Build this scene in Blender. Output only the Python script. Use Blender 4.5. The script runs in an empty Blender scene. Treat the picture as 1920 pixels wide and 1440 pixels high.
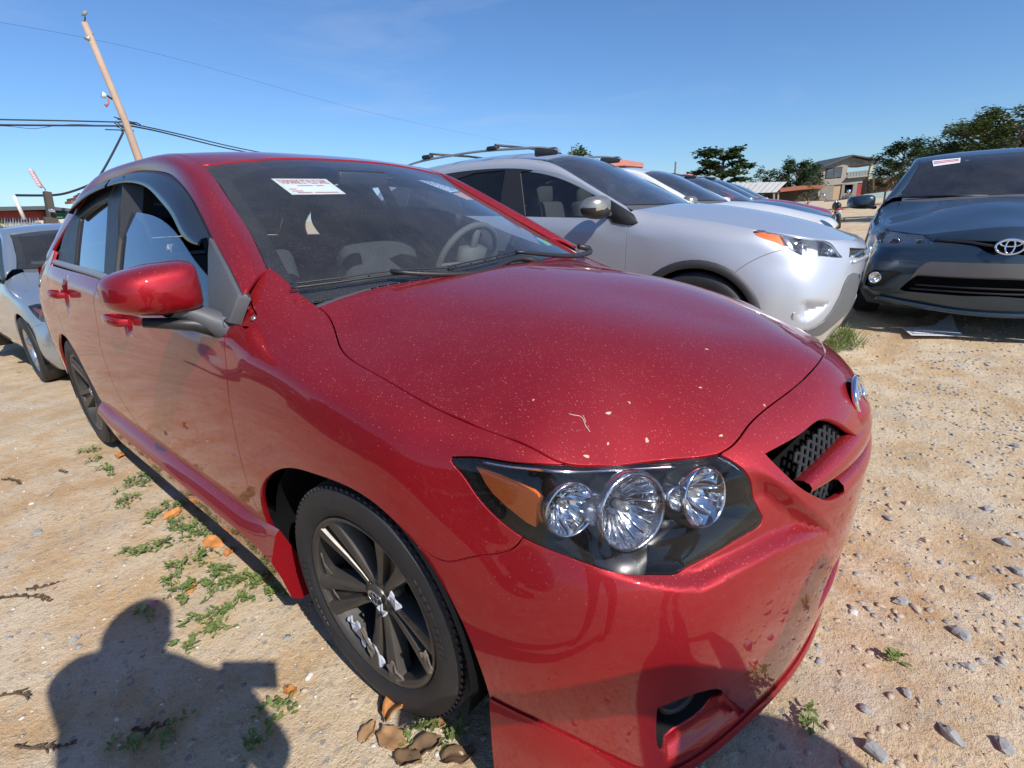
import bpy, bmesh, math, random
import numpy as np
from mathutils import Vector, Matrix
from mathutils.geometry import delaunay_2d_cdt
random.seed(7); rng=np.random.default_rng(7)
SC=bpy.context.scene; COL=SC.collection
# ---------------------------------------------------------------- camera, sky, sun
CAM=np.array([.885365,-1.353750,1.169147]); YAW,PITCH,ROLL,FPX=2.267281,.335191,-.0416496,926.095
def cam_axes():
    f=np.array([math.cos(YAW)*math.cos(PITCH),math.sin(YAW)*math.cos(PITCH),-math.sin(PITCH)])
    r=np.array([math.sin(YAW),-math.cos(YAW),0.]); u=np.cross(r,f); c,s=math.cos(ROLL),math.sin(ROLL)
    return f,c*r+s*u,-s*r+c*u
CF,CR,CU=cam_axes()
cd=bpy.data.cameras.new('camera'); cam=bpy.data.objects.new('camera',cd); COL.objects.link(cam); SC.camera=cam
cd.sensor_width=36; cd.lens=36*FPX/1920; cd.clip_start=.02; cd.clip_end=3000
M=Matrix.Identity(4)
for i in range(3):
    M[i][0]=CR[i]; M[i][1]=CU[i]; M[i][2]=-CF[i]; M[i][3]=CAM[i]
cam.matrix_world=M
SUN=Vector((.735,-.17,.656)).normalized()
W=bpy.data.worlds.new('World'); SC.world=W; W.use_nodes=True
nt=W.node_tree; bg=nt.nodes['Background']; sky=nt.nodes.new('ShaderNodeTexSky'); sky.sky_type='NISHITA'; sky.sun_disc=False
sky.sun_elevation=math.asin(SUN.z); sky.sun_rotation=math.atan2(SUN.x,SUN.y); sky.altitude=20; sky.air_density=1.0; sky.dust_density=.35; sky.ozone_density=5.
tn=nt.nodes.new('ShaderNodeMix'); tn.data_type='RGBA'; tn.blend_type='MULTIPLY'; tn.inputs[0].default_value=1.; tn.inputs[7].default_value=(.77,.96,1.16,1); nt.links.new(sky.outputs[0],tn.inputs[6])
tc=nt.nodes.new('ShaderNodeTexCoord'); mpn=nt.nodes.new('ShaderNodeMapping'); mpn.inputs['Scale'].default_value=(1.2,1.2,7.); nt.links.new(tc.outputs['Generated'],mpn.inputs[0])
cn=nt.nodes.new('ShaderNodeTexNoise'); cn.inputs['Scale'].default_value=2.2; cn.inputs['Detail'].default_value=7; cn.inputs['Roughness'].default_value=.6; cn.inputs['Distortion'].default_value=.6; nt.links.new(mpn.outputs[0],cn.inputs['Vector'])
cr_=nt.nodes.new('ShaderNodeValToRGB'); cr_.color_ramp.elements[0].position=.52; cr_.color_ramp.elements[0].color=(0,0,0,1); cr_.color_ramp.elements[1].position=.80; cr_.color_ramp.elements[1].color=(.16,.16,.16,1); nt.links.new(cn.outputs[0],cr_.inputs[0])
cx=nt.nodes.new('ShaderNodeMix'); cx.data_type='RGBA'; nt.links.new(cr_.outputs[0],cx.inputs[0]); nt.links.new(tn.outputs[2],cx.inputs[6]); cx.inputs[7].default_value=(5.6,6.0,6.6,1); nt.links.new(cx.outputs[2],bg.inputs[0]); bg.inputs[1].default_value=.112
sl=bpy.data.lights.new('sun','SUN'); sl.energy=5.0; sl.angle=math.radians(.53); sl.color=(1,.955,.88)
so=bpy.data.objects.new('sun',sl); COL.objects.link(so); so.rotation_euler=SUN.to_track_quat('Z','Y').to_euler(); so.location=(8,-4,9)
SC.view_settings.view_transform='Standard'; SC.view_settings.look='None'; SC.view_settings.gamma=1; SC.view_settings.exposure=.12
# ---------------------------------------------------------------- helpers
def px_ray(u,v): return CF+(u-960)/FPX*CR-(v-720)/FPX*CU
def at(u,v,ax,val):                       # where the sight line of a measured point meets a plane
    d=px_ray(u,v); i='xyz'.index(ax); return CAM+(val-CAM[i])/d[i]*d
def tag(o,label=None,cat=None,group=None,kind=None):
    if label: o['label']=label
    if cat: o['category']=cat
    if group: o['group']=group
    if kind: o['kind']=kind
    return o
def empty(name,loc=(0,0,0),rz=0.,label=None,cat=None,group=None):
    o=bpy.data.objects.new(name,None); COL.objects.link(o); o.location=loc; o.rotation_euler=(0,0,rz); o.empty_display_size=.2
    return tag(o,label,cat,group)
def mk(name,V,F,mat,parent=None,smooth=True,normals=None,mats=None,fm=None):
    me=bpy.data.meshes.new(name); me.from_pydata([tuple(map(float,v)) for v in V],[],[tuple(map(int,f)) for f in F])
    for m_ in ([mat] if mats is None else mats): me.materials.append(m_)
    if fm is not None: me.polygons.foreach_set('material_index',list(fm))
    if smooth: me.polygons.foreach_set('use_smooth',[True]*len(me.polygons))
    me.validate()
    if normals is not None and len(normals)==len(me.vertices): me.normals_split_custom_set_from_vertices([tuple(map(float,n)) for n in normals])
    o=bpy.data.objects.new(name,me); COL.objects.link(o)
    if parent is not None: o.parent=parent
    return o
class MB:                                  # a bag of verts and faces that becomes one mesh
    def __init__(s): s.V=[]; s.F=[]; s.m=[]
    def add(s,V,F,m=0):
        k=len(s.V); s.V+=[tuple(v) for v in V]; s.F+=[tuple(i+k for i in f) for f in F]; s.m+=[m]*len(F)
    def box(s,c,d,rot=None,m=0):
        V=[]
        for z in (-.5,.5):
            for y in (-.5,.5):
                for x in (-.5,.5): V.append(Vector((x*d[0],y*d[1],z*d[2])))
        if rot is not None: V=[rot@v for v in V]
        V=[v+Vector(c) for v in V]
        s.add(V,[(0,2,3,1),(4,5,7,6),(0,1,5,4),(2,6,7,3),(0,4,6,2),(1,3,7,5)],m)
    def bar(s,a,b,w,h=None,m=0,up=(0,0,1)):  # square bar from a to b
        a=Vector(a); b=Vector(b); h=h or w; t=(b-a).normalized(); u=Vector(up)
        if abs(t.dot(u))>.98: u=Vector((1,0,0))
        r=t.cross(u).normalized(); u=r.cross(t)
        V=[p+r*(i*w/2)+u*(j*h/2) for p in (a,b) for i,j in ((-1,-1),(1,-1),(1,1),(-1,1))]
        s.add(V,[(3,2,1,0),(4,5,6,7),(0,1,5,4),(1,2,6,5),(2,3,7,6),(3,0,4,7)],m)
    def tube(s,pts,r,n=8,m=0,caps=True):
        pts=[Vector(p) for p in pts]; N=len(pts); R=r if hasattr(r,'__len__') else [r]*N; V=[]; ref=None
        for i,p in enumerate(pts):
            t=(pts[min(i+1,N-1)]-pts[max(i-1,0)]).normalized()
            if ref is None: ref=t.orthogonal().normalized()
            ref=(ref-t*ref.dot(t)).normalized(); b=t.cross(ref)
            for k in range(n):
                a=2*math.pi*k/n; V.append(p+(ref*math.cos(a)+b*math.sin(a))*R[i])
        F=[(i*n+k,i*n+(k+1)%n,(i+1)*n+(k+1)%n,(i+1)*n+k) for i in range(N-1) for k in range(n)]
        if caps: F+=[tuple(range(n-1,-1,-1)),tuple(range((N-1)*n,N*n))]
        s.add(V,F,m)
    def lathe(s,prof,n=48,M=None,m=0,close=False):   # prof: (r, h) about local z
        V=[]
        for r,h in prof:
            for k in range(n):
                a=2*math.pi*k/n; v=Vector((r*math.cos(a),r*math.sin(a),h)); V.append(M@v if M is not None else v)
        N=len(prof); F=[(i*n+k,i*n+(k+1)%n,(i+1)*n+(k+1)%n,(i+1)*n+k) for i in range(N-1) for k in range(n)]
        if close: F+=[((N-1)*n+k,(N-1)*n+(k+1)%n,(k+1)%n,k) for k in range(n)]
        s.add(V,F,m)
    def grid(s,P,m=0,closed=False):           # P[i][j] points
        P=np.asarray(P); a,b=P.shape[:2]; V=P.reshape(-1,3)
        F=[(i*b+j,(i+1)*b+j,(i+1)*b+j+1,i*b+j+1) for i in range(a-1) for j in range(b-1)]
        if closed: F+=[(i*b+b-1,(i+1)*b+b-1,(i+1)*b,i*b) for i in range(a-1)]
        s.add([tuple(v) for v in V],F,m)
    def ngon(s,P,m=0): s.add(P,[tuple(range(len(P)))],m)
    def build(s,name,mat,parent=None,smooth=False):
        mats=mat if isinstance(mat,(list,tuple)) else [mat]
        return mk(name,s.V,s.F,None,parent,smooth,mats=mats,fm=s.m)
def sharpen(o,deg=35):
    me=o.data; bm=bmesh.new(); bm.from_mesh(me); bmesh.ops.remove_doubles(bm,verts=bm.verts,dist=1e-5)
    lim=math.radians(deg)
    for e in bm.edges:
        if len(e.link_faces)==2 and e.calc_face_angle(0)>lim: e.smooth=False
    for f in bm.faces: f.smooth=True
    bm.to_mesh(me); bm.free(); return o
def bevel(o,w=.005,seg=2,deg=30):
    me=o.data; bm=bmesh.new(); bm.from_mesh(me); bmesh.ops.remove_doubles(bm,verts=bm.verts,dist=1e-6)
    es=[e for e in bm.edges if len(e.link_faces)==2 and e.calc_face_angle(0)>math.radians(deg)]
    bmesh.ops.bevel(bm,geom=es,offset=w,segments=seg,profile=.5,affect='EDGES',clamp_overlap=True)
    for f in bm.faces: f.smooth=True
    bm.to_mesh(me); bm.free(); return o
def subsurf(o,n=2):
    md=o.modifiers.new('subsurf','SUBSURF'); md.levels=n; md.render_levels=n; return o
def copy_tree(o,parent=None,loc=None,rz=None):
    c=o.copy(); COL.objects.link(c); c.parent=parent
    if parent is not None: c.matrix_parent_inverse=o.matrix_parent_inverse
    if loc is not None: c.location=loc
    if rz is not None: c.rotation_euler[2]=rz
    for ch in o.children: copy_tree(ch,c)
    return c
# ---- smooth curves and surfaces
_KC={}
def nat_w(kn,q):                              # natural cubic weights: rows q, columns knots
    kn=np.asarray(kn,float); n=len(kn); key=kn.tobytes()
    if key not in _KC:
        h=np.diff(kn); A=np.zeros((n,n)); B=np.zeros((n,n)); A[0,0]=A[-1,-1]=1
        for i in range(1,n-1):
            A[i,i-1]=h[i-1]; A[i,i]=2*(h[i-1]+h[i]); A[i,i+1]=h[i]
            B[i,i-1]=6/h[i-1]; B[i,i]=-6/h[i-1]-6/h[i]; B[i,i+1]=6/h[i]
        _KC[key]=np.linalg.solve(A,B)
    K=_KC[key]; h=np.diff(kn); q=np.clip(np.asarray(q,float),kn[0],kn[-1]); i=np.clip(np.searchsorted(kn,q,side='right')-1,0,n-2)
    hh=h[i]; a=(kn[i+1]-q)/hh; b=(q-kn[i])/hh; Wt=np.zeros((len(q),n)); r=np.arange(len(q))
    Wt[r,i]+=a; Wt[r,i+1]+=b
    return Wt+((a**3-a)*hh**2/6)[:,None]*K[i]+((b**3-b)*hh**2/6)[:,None]*K[i+1]
def spl(pts,step=None,n=None,closed=False):   # smooth curve through points
    P=np.asarray(pts,float)
    if len(P)==2:
        L=np.linalg.norm(P[1]-P[0]); k=n or max(2,int(L/step)+1); u=np.linspace(0,1,k)[:,None]; return P[0]*(1-u)+P[1]*u
    if closed: P=np.vstack([P[-3:],P,P[:4]])
    k=np.concatenate([[0],np.cumsum(np.maximum(np.linalg.norm(np.diff(P,axis=0),axis=1),1e-6)**.5 if closed else np.maximum(np.linalg.norm(np.diff(P,axis=0),axis=1),1e-6))])
    if closed:
        a,b=k[3],k[-4]; L=sum(np.linalg.norm(np.diff(P[3:-3],axis=0),axis=1)); m=n or max(6,int(L/step)); return nat_w(k,np.linspace(a,b,m,endpoint=False))@P
    m=n or max(2,int(k[-1]/step)+1); return nat_w(k,np.linspace(0,k[-1],m))@P
def outline(segs,step):                       # closed outline of smooth pieces that meet in corners
    out=[]
    for s in segs: out.append(spl(s,step=step)[:-1])
    return np.vstack(out)
def in_frame(S,F):                             # measure on a surface given in a parked car's own axes
    (x,y,z),a=F; c,s_=math.cos(a),math.sin(a); S.rot=np.array([[c,s_,0],[-s_,c,0],[0,0,1.]]); S.cam=S.rot@(CAM-np.array([x,y,z])); return S
class Surf:
    def __init__(s,net=None,fn=None,dom=None,sk=None,tk=None):
        s.disp=[]; s.fn=fn; s.sign=1; s.cam=CAM; s.rot=np.eye(3)
        if net is not None:
            P=np.asarray(net,float); s.P=P
            s.sk=sk if sk is not None else np.concatenate([[0],np.cumsum(np.linalg.norm(np.diff(P,axis=0),axis=2).mean(1))])
            s.tk=tk if tk is not None else np.concatenate([[0],np.cumsum(np.linalg.norm(np.diff(P,axis=1),axis=2).mean(0))])
            s.dom=(s.sk[0],s.sk[-1],s.tk[0],s.tk[-1])
        else: s.dom=dom
        s.g=None
    def base(s,q):
        q=np.asarray(q,float)
        if s.fn: return s.fn(q)
        A=nat_w(s.sk,q[:,0])@s.P.reshape(len(s.P),-1); return (A.reshape(len(q),s.P.shape[1],3)*nat_w(s.tk,q[:,1])[:,:,None]).sum(1)
    def nrm(s,q,f,e=.002):
        d=s.dom; c=lambda a:np.stack([np.clip(a[:,0],d[0],d[1]),np.clip(a[:,1],d[2],d[3])],1)
        a=f(c(q+[e,0]))-f(c(q-[e,0])); b=f(c(q+[0,e]))-f(c(q-[0,e])); n=np.cross(a,b); return s.sign*n/np.maximum(np.linalg.norm(n,axis=1),1e-12)[:,None]
    def ev(s,q):
        q=np.asarray(q,float); P=s.base(q)
        if s.disp:
            d=sum(f(q,P) for f in s.disp); P=P+s.nrm(q,s.base)*d[:,None]
        return P
    def normal(s,q): return s.nrm(np.asarray(q,float),s.ev)
    def _grid(s):
        if s.g is None:
            a=np.linspace(s.dom[0],s.dom[1],220); b=np.linspace(s.dom[2],s.dom[3],70); A,B=np.meshgrid(a,b,indexing='ij')
            q=np.stack([A.ravel(),B.ravel()],1); s.g=(q,s.base(q),s.nrm(q,s.base))
        return s.g
    def proj(s,pts):                           # nearest surface parameters of 3-D points
        q,P,_=s._grid(); X=np.atleast_2d(np.asarray(pts,float)); Q=np.array([q[((P-x)**2).sum(1).argmin()] for x in X])
        for it in range(8):
            e=1e-3; P0=s.base(Q); a=(s.base(Q+[e,0])-P0)/e; b=(s.base(Q+[0,e])-P0)/e; r=X-P0
            aa,bb,ab=(a*a).sum(1),(b*b).sum(1),(a*b).sum(1); ra,rb=(r*a).sum(1),(r*b).sum(1); D=aa*bb-ab*ab+1e-9
            Q=Q+np.clip(np.stack([(ra*bb-rb*ab)/D,(rb*aa-ra*ab)/D],1),-.08,.08)
            Q=np.stack([np.clip(Q[:,0],s.dom[0],s.dom[1]),np.clip(Q[:,1],s.dom[2],s.dom[3])],1)
        return Q
    def px(s,uv):                              # parameters where the sight lines of measured points hit the surface
        q,P,N=s._grid(); out=[]
        for u,v in uv:
            d=s.rot@px_ray(u,v); d=d/np.linalg.norm(d); w=P-s.cam; k=w@d; r=np.linalg.norm(w-k[:,None]*d,axis=1)+np.where(N@d<.12,0,.6)+k*.002
            Q=q[r.argmin()].copy(); k=k[r.argmin()]
            for it in range(12):
                e=1e-3; P0,Pa,Pb=s.base(np.array([Q,Q+[e,0],Q+[0,e]])); J=np.stack([(Pa-P0)/e,(Pb-P0)/e,-d],1); res=s.cam+k*d-P0
                x=np.linalg.lstsq(J,res,rcond=.02)[0]; x[:2]=np.clip(x[:2],-.08,.08); Q=Q+x[:2]; k+=x[2]
                Q=np.array([np.clip(Q[0],s.dom[0],s.dom[1]),np.clip(Q[1],s.dom[2],s.dom[3])])
            out.append(Q)
        return np.array(out)
def pip(poly,q):
    x,y=q[:,0],q[:,1]; px,py=poly[:,0],poly[:,1]; qx,qy=np.roll(px,-1),np.roll(py,-1); ins=np.zeros(len(q),bool)
    for a,b,c,d in zip(px,py,qx,qy):
        if b==d: continue
        m=((b>y)!=(d>y))&(x<(c-a)*(y-b)/(d-b)+a); ins^=m
    return ins
def pdist(poly,q,closed=True):
    A=poly; B=np.roll(poly,-1,0) if closed else poly[1:]; A=A if closed else poly[:-1]; out=np.full(len(q),9e9)
    for a,b in zip(A,B):
        ab=b-a; t=np.clip(((q-a)@ab)/max(ab@ab,1e-12),0,1); out=np.minimum(out,np.linalg.norm(q-a-t[:,None]*ab,axis=1))
    return out
def sm(x): x=np.clip(x,0,1); return x*x*(3-2*x)
def panel(name,S,out,mat,parent,holes=(),res=.03,gap=.0022,depth=.014,off=0.,mirror=False,noflange=None,edge=.0016,lines=()):
    """trimmed piece of a surface: outline minus holes, rounded shut lines and a return flange"""
    loops=[np.asarray(out)]+[np.asarray(h) for h in holes]; pts=np.vstack(loops); E=[]; k=0
    for l in loops:
        n=len(l); E+=[(k+i,k+(i+1)%n) for i in range(n)]; k+=n
    lo,hi=loops[0].min(0),loops[0].max(0)
    a=np.arange(lo[0]+res*.5,hi[0],res); b=np.arange(lo[1]+res*.5,hi[1],res*.9)
    if len(a) and len(b):
        A,B=np.meshgrid(a,b,indexing='ij'); A=A+(np.arange(len(b))%2)[None,:]*res*.5
        g=np.stack([A.ravel(),B.ravel()],1); m=pip(loops[0],g)
        for h in loops[1:]: m&=~pip(h,g)
        g=g[m]
        if len(g):
            m=np.ones(len(g),bool)
            for l in loops: m&=pdist(l,g)>res*.45
            for l in lines: m&=pdist(l,g,False)>res*.4
            g=g[m]; pts=np.vstack([pts,g])
    for l in lines:
        l=l[pip(loops[0],l)&(pdist(loops[0],l)>res*.3)]
        for h in loops[1:]: l=l[~pip(h,l)&(pdist(h,l)>res*.3)]
        if len(l)<2: continue
        k=len(pts); pts=np.vstack([pts,l]); E+=[(k+i,k+i+1) for i in range(len(l)-1) if np.linalg.norm(l[i+1]-l[i])<.05]
    r=delaunay_2d_cdt([Vector(p) for p in pts],E,[],0,1e-7); V2=np.array([tuple(v) for v in r[0]]); F=np.array([f for f in r[2] if len(f)==3])
    c=V2[F].mean(1); m=pip(loops[0],c)
    for h in loops[1:]: m&=~pip(h,c)
    F=F[m]; used=np.unique(F); mp=-np.ones(len(V2),int); mp[used]=np.arange(len(used)); F=mp[F]; V2=V2[used]
    v=V2; ar=(v[F[:,1],0]-v[F[:,0],0])*(v[F[:,2],1]-v[F[:,0],1])-(v[F[:,2],0]-v[F[:,0],0])*(v[F[:,1],1]-v[F[:,0],1]); F[ar<0]=F[ar<0][:,::-1]
    if S.sign<0: F=F[:,::-1]
    P=S.ev(V2); N=S.normal(V2); P=P+N*off
    cnt={}
    for f in F:
        for i in range(3): cnt[(f[i],f[(i+1)%3])]=1
    bd=[(i,j) for (i,j) in cnt if (j,i) not in cnt]
    if noflange is not None: bd=[(i,j) for i,j in bd if not (noflange(P[i]) and noflange(P[j]))]
    T={}                                      # outward tangent at boundary verts
    for i,j in bd:
        d=P[j]-P[i]; L=np.linalg.norm(d)+1e-12; o=np.cross(d/L,(N[i]+N[j])/2)
        for k in (i,j): T[k]=T.get(k,0)+o
    Vv=[p for p in P]; NN=[n for n in N]; FF=[tuple(f) for f in F]; base={}
    for k,o in T.items():
        o=o/(np.linalg.norm(o)+1e-9); o=o-N[k]*(o@N[k]); o/=np.linalg.norm(o)+1e-9
        p=P[k]-o*gap; Vv[k]=p
        if depth>0:
            base[k]=(len(Vv),len(Vv)+1); Vv+= [p+o*edge*.7-N[k]*edge, p+o*edge-N[k]*depth]; NN+=[(N[k]*.6+o*.8),o]
            Vv[k]=p
    if depth>0:
        for i,j in bd: FF+=[(j,i,base[i][0],base[j][0]),(base[j][0],base[i][0],base[i][1],base[j][1])]
    Vv=np.array(Vv); NN=np.array(NN); NN/=np.linalg.norm(NN,axis=1)[:,None]
    o=mk(name,Vv,FF,mat,parent,True,NN); res_=[o]
    if mirror:
        V2_=Vv*[1,-1,1]; N2=NN*[1,-1,1]; res_.append(mk(name,V2_,[f[::-1] for f in FF],mat,parent,True,N2))
    return res_ if mirror else o
def mirror_obj(o,parent=None):
    me=o.data.copy(); 
    for v in me.vertices: v.co.y=-v.co.y
    me.flip_normals(); c=bpy.data.objects.new(o.name.split('.')[0],me); COL.objects.link(c); c.parent=parent if parent is not None else o.parent
    for md in o.modifiers:
        if md.type=='SUBSURF': subsurf(c,md.levels)
    return c
# ---------------------------------------------------------------- materials
MATS={}
def nodes(name):
    m=bpy.data.materials.new(name); m.use_nodes=True; n=m.node_tree; b=n.nodes['Principled BSDF']; MATS[name]=m; return m,n,b
def nd(n,t,**k):
    x=n.nodes.new('ShaderNode'+t)
    for a,v in k.items():
        if a in ('scale','detail','rough','dist'): x.inputs[{'scale':'Scale','detail':'Detail','rough':'Roughness','dist':'Distortion'}[a]].default_value=v
        else: setattr(x,a,v)
    return x
def mixc(n,f,a,b,blend='MIX'):
    x=n.nodes.new('ShaderNodeMix'); x.data_type='RGBA'; x.blend_type=blend
    for i,v in ((0,f),(6,a),(7,b)):
        if hasattr(v,'links') or hasattr(v,'is_linked'): n.links.new(v,x.inputs[i])
        elif i==0: x.inputs[0].default_value=v
        else: x.inputs[i].default_value=(*v,1)
    return x.outputs[2]
def math_(n,op,a,b=None,c=None,clamp=False):
    x=n.nodes.new('ShaderNodeMath'); x.operation=op; x.use_clamp=clamp
    for i,v in enumerate((a,b,c)):
        if v is None: continue
        if hasattr(v,'is_linked'): n.links.new(v,x.inputs[i])
        else: x.inputs[i].default_value=v
    return x.outputs[0]
def ramp(n,f,stops):
    x=n.nodes.new('ShaderNodeValToRGB'); e=x.color_ramp.elements
    while len(e)<len(stops): e.new(.5)
    for k,(p,c) in zip(e,stops): k.position=p; k.color=(*c,1) if len(c)==3 else c
    n.links.new(f,x.inputs[0]); return x.outputs[0]
def coords(n,scale=None):
    t=n.nodes.new('ShaderNodeTexCoord'); o=t.outputs['Object']
    if scale is not None:
        mp=n.nodes.new('ShaderNodeMapping'); mp.inputs['Scale'].default_value=scale; n.links.new(o,mp.inputs[0]); o=mp.outputs[0]
    return o
def noise(n,co,scale,detail=3,rough=.5,dist=0):
    x=nd(n,'TexNoise',scale=scale,detail=detail,rough=rough,dist=dist); n.links.new(co,x.inputs['Vector']); return x.outputs[0]
def bump(n,h,strength,dist,b,base=None):
    x=n.nodes.new('ShaderNodeBump'); x.inputs['Strength'].default_value=strength; x.inputs['Distance'].default_value=dist; n.links.new(h,x.inputs['Height'])
    if b is not None: n.links.new(x.outputs[0],b.inputs['Normal'])
    return x.outputs[0]
def plain(name,col,rough=.5,metal=0.,var=.15,vs=6.,spec=.5,coat=0.,bmp=0.,bs=60.,trans=0.):
    m,n,b=nodes(name); co=coords(n); f=noise(n,co,vs,4,.6)
    c=mixc(n,f,tuple(x*(1-var) for x in col),tuple(min(1,x*(1+var)) for x in col)); n.links.new(c,b.inputs['Base Color'])
    r=math_(n,'MULTIPLY_ADD',noise(n,co,vs*3,3),.25*rough,rough*.87); n.links.new(r,b.inputs['Roughness'])
    b.inputs['Metallic'].default_value=metal; b.inputs['Specular IOR Level'].default_value=spec; b.inputs['Coat Weight'].default_value=coat; b.inputs['Coat Roughness'].default_value=.04
    if bmp: bump(n,noise(n,co,bs,4),bmp,.002,b)
    return m
def paint(name,col,metal=.5,rough=.34,dust=(.50,.43,.36),amt=1.,side=.35,streak=True):
    m,n,b=nodes(name); co=coords(n); geo=n.nodes.new('ShaderNodeNewGeometry'); sx=n.nodes.new('ShaderNodeSeparateXYZ'); n.links.new(geo.outputs['Normal'],sx.inputs[0])
    up=math_(n,'MULTIPLY_ADD',sx.outputs[2],1-side,side,clamp=True)
    v=nd(n,'TexVoronoi',scale=230.); n.links.new(co,v.inputs['Vector']); sp=math_(n,'LESS_THAN',v.outputs['Distance'],.16)
    cs=n.nodes.new('ShaderNodeSeparateColor'); n.links.new(v.outputs['Color'],cs.inputs[0]); sp=math_(n,'MULTIPLY',sp,math_(n,'GREATER_THAN',cs.outputs[0],.50))
    co2=coords(n,(60,190,90)); v2=nd(n,'TexVoronoi',scale=1.); n.links.new(co2,v2.inputs['Vector']); s2=math_(n,'LESS_THAN',v2.outputs['Distance'],.13)
    c2=n.nodes.new('ShaderNodeSeparateColor'); n.links.new(v2.outputs['Color'],c2.inputs[0]); s2=math_(n,'MULTIPLY',s2,math_(n,'GREATER_THAN',c2.outputs[1],.55))
    film=math_(n,'MULTIPLY',noise(n,co,5.,5,.65),.09*amt)
    f=math_(n,'ADD',math_(n,'MULTIPLY',math_(n,'MAXIMUM',sp,s2),.55*amt),film,clamp=True); f=math_(n,'MULTIPLY',f,up,clamp=True)
    c=mixc(n,f,col,dust); n.links.new(c,b.inputs['Base Color'])
    mt=math_(n,'MULTIPLY_ADD',f,-metal,metal,clamp=True); n.links.new(mt,b.inputs['Metallic'])
    b.inputs['Roughness'].default_value=rough; b.inputs['Coat Weight'].default_value=1.; b.inputs['Coat IOR'].default_value=1.42
    cr=math_(n,'MULTIPLY_ADD',f,.5,.015); n.links.new(cr,b.inputs['Coat Roughness'])
    cw=math_(n,'MULTIPLY_ADD',f,-.9,1.,clamp=True); n.links.new(cw,b.inputs['Coat Weight'])
    fl=noise(n,co,1400.,1); bump(n,fl,.10,.0006,b)
    return m
def glass(name,tint=(.8,.85,.84),ior=1.5,dust=.03,rough=0.,fm=1.2):
    m=bpy.data.materials.new(name); m.use_nodes=True; n=m.node_tree; n.nodes.clear(); o=n.nodes.new('ShaderNodeOutputMaterial')
    t=n.nodes.new('ShaderNodeBsdfTransparent'); t.inputs[0].default_value=(*tint,1); g=n.nodes.new('ShaderNodeBsdfGlossy'); g.inputs['Roughness'].default_value=rough; g.inputs[0].default_value=(.95,.97,1,1)
    f=n.nodes.new('ShaderNodeFresnel'); f.inputs[0].default_value=ior; x=n.nodes.new('ShaderNodeMixShader'); ff=math_(n,'MULTIPLY',f.outputs[0],fm,clamp=True); n.links.new(ff,x.inputs[0]); n.links.new(t.outputs[0],x.inputs[1]); n.links.new(g.outputs[0],x.inputs[2])
    d=n.nodes.new('ShaderNodeBsdfDiffuse'); d.inputs[0].default_value=(.55,.52,.48,1); co=coords(n)
    v=nd(n,'TexVoronoi',scale=240.); n.links.new(co,v.inputs['Vector']); sp=math_(n,'LESS_THAN',v.outputs['Distance'],.13); c=n.nodes.new('ShaderNodeSeparateColor'); n.links.new(v.outputs['Color'],c.inputs[0])
    sp=math_(n,'MULTIPLY',sp,math_(n,'GREATER_THAN',c.outputs[0],.5)); k=math_(n,'MULTIPLY_ADD',sp,dust*4.5,math_(n,'MULTIPLY',noise(n,co,4.,5,.7),dust*.9),clamp=True)
    y=n.nodes.new('ShaderNodeMixShader'); n.links.new(k,y.inputs[0]); n.links.new(x.outputs[0],y.inputs[1]); n.links.new(d.outputs[0],y.inputs[2]); n.links.new(y.outputs[0],o.inputs[0]); MATS[name]=m; return m
RED=paint('red_metallic_paint',(.315,.001,.008),metal=.62,rough=.54,dust=(.66,.28,.25),side=.06)
BLACK=plain('black_plastic',(.02,.02,.021),.45,bmp=.15,bs=400.)
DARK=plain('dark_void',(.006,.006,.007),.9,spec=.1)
GREYP=plain('weathered_grey_plastic',(.085,.09,.10),.55,bmp=.2,bs=300.,vs=14.)
TRIM=plain('grey_trim_strip',(.20,.21,.24),.4)
RUBBER=plain('tyre_rubber',(.022,.022,.024),.62,bmp=.4,bs=220.,vs=20.,var=.4)
CHROME=plain('chrome',(.85,.86,.88),.09,metal=1.,var=.02)
SILVERM=plain('silver_metal',(.55,.56,.58),.3,metal=.9)
GLS=glass('window_glass',(.80,.84,.83),fm=1.6); WSG=glass('windscreen_glass',(.80,.88,.90),dust=.10,fm=1.25); LENS=glass('clear_lens',(.95,.95,.95),dust=.02,fm=.9)
TINT=glass('dark_tinted_glass',(.10,.11,.12)); INTER=plain('interior_cloth_grey',(.05,.05,.055),.85); INTERL=plain('interior_trim_beige',(.13,.125,.115),.7)
DASH=plain('dashboard_dark',(.035,.036,.04),.6)
AMBER=plain('amber_reflector',(1.,.17,.004),.35,coat=.0,bmp=.7,bs=300.,var=.25,vs=20.)
PAPER=plain('white_paper',(.78,.78,.78),.6,var=.04)
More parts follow.
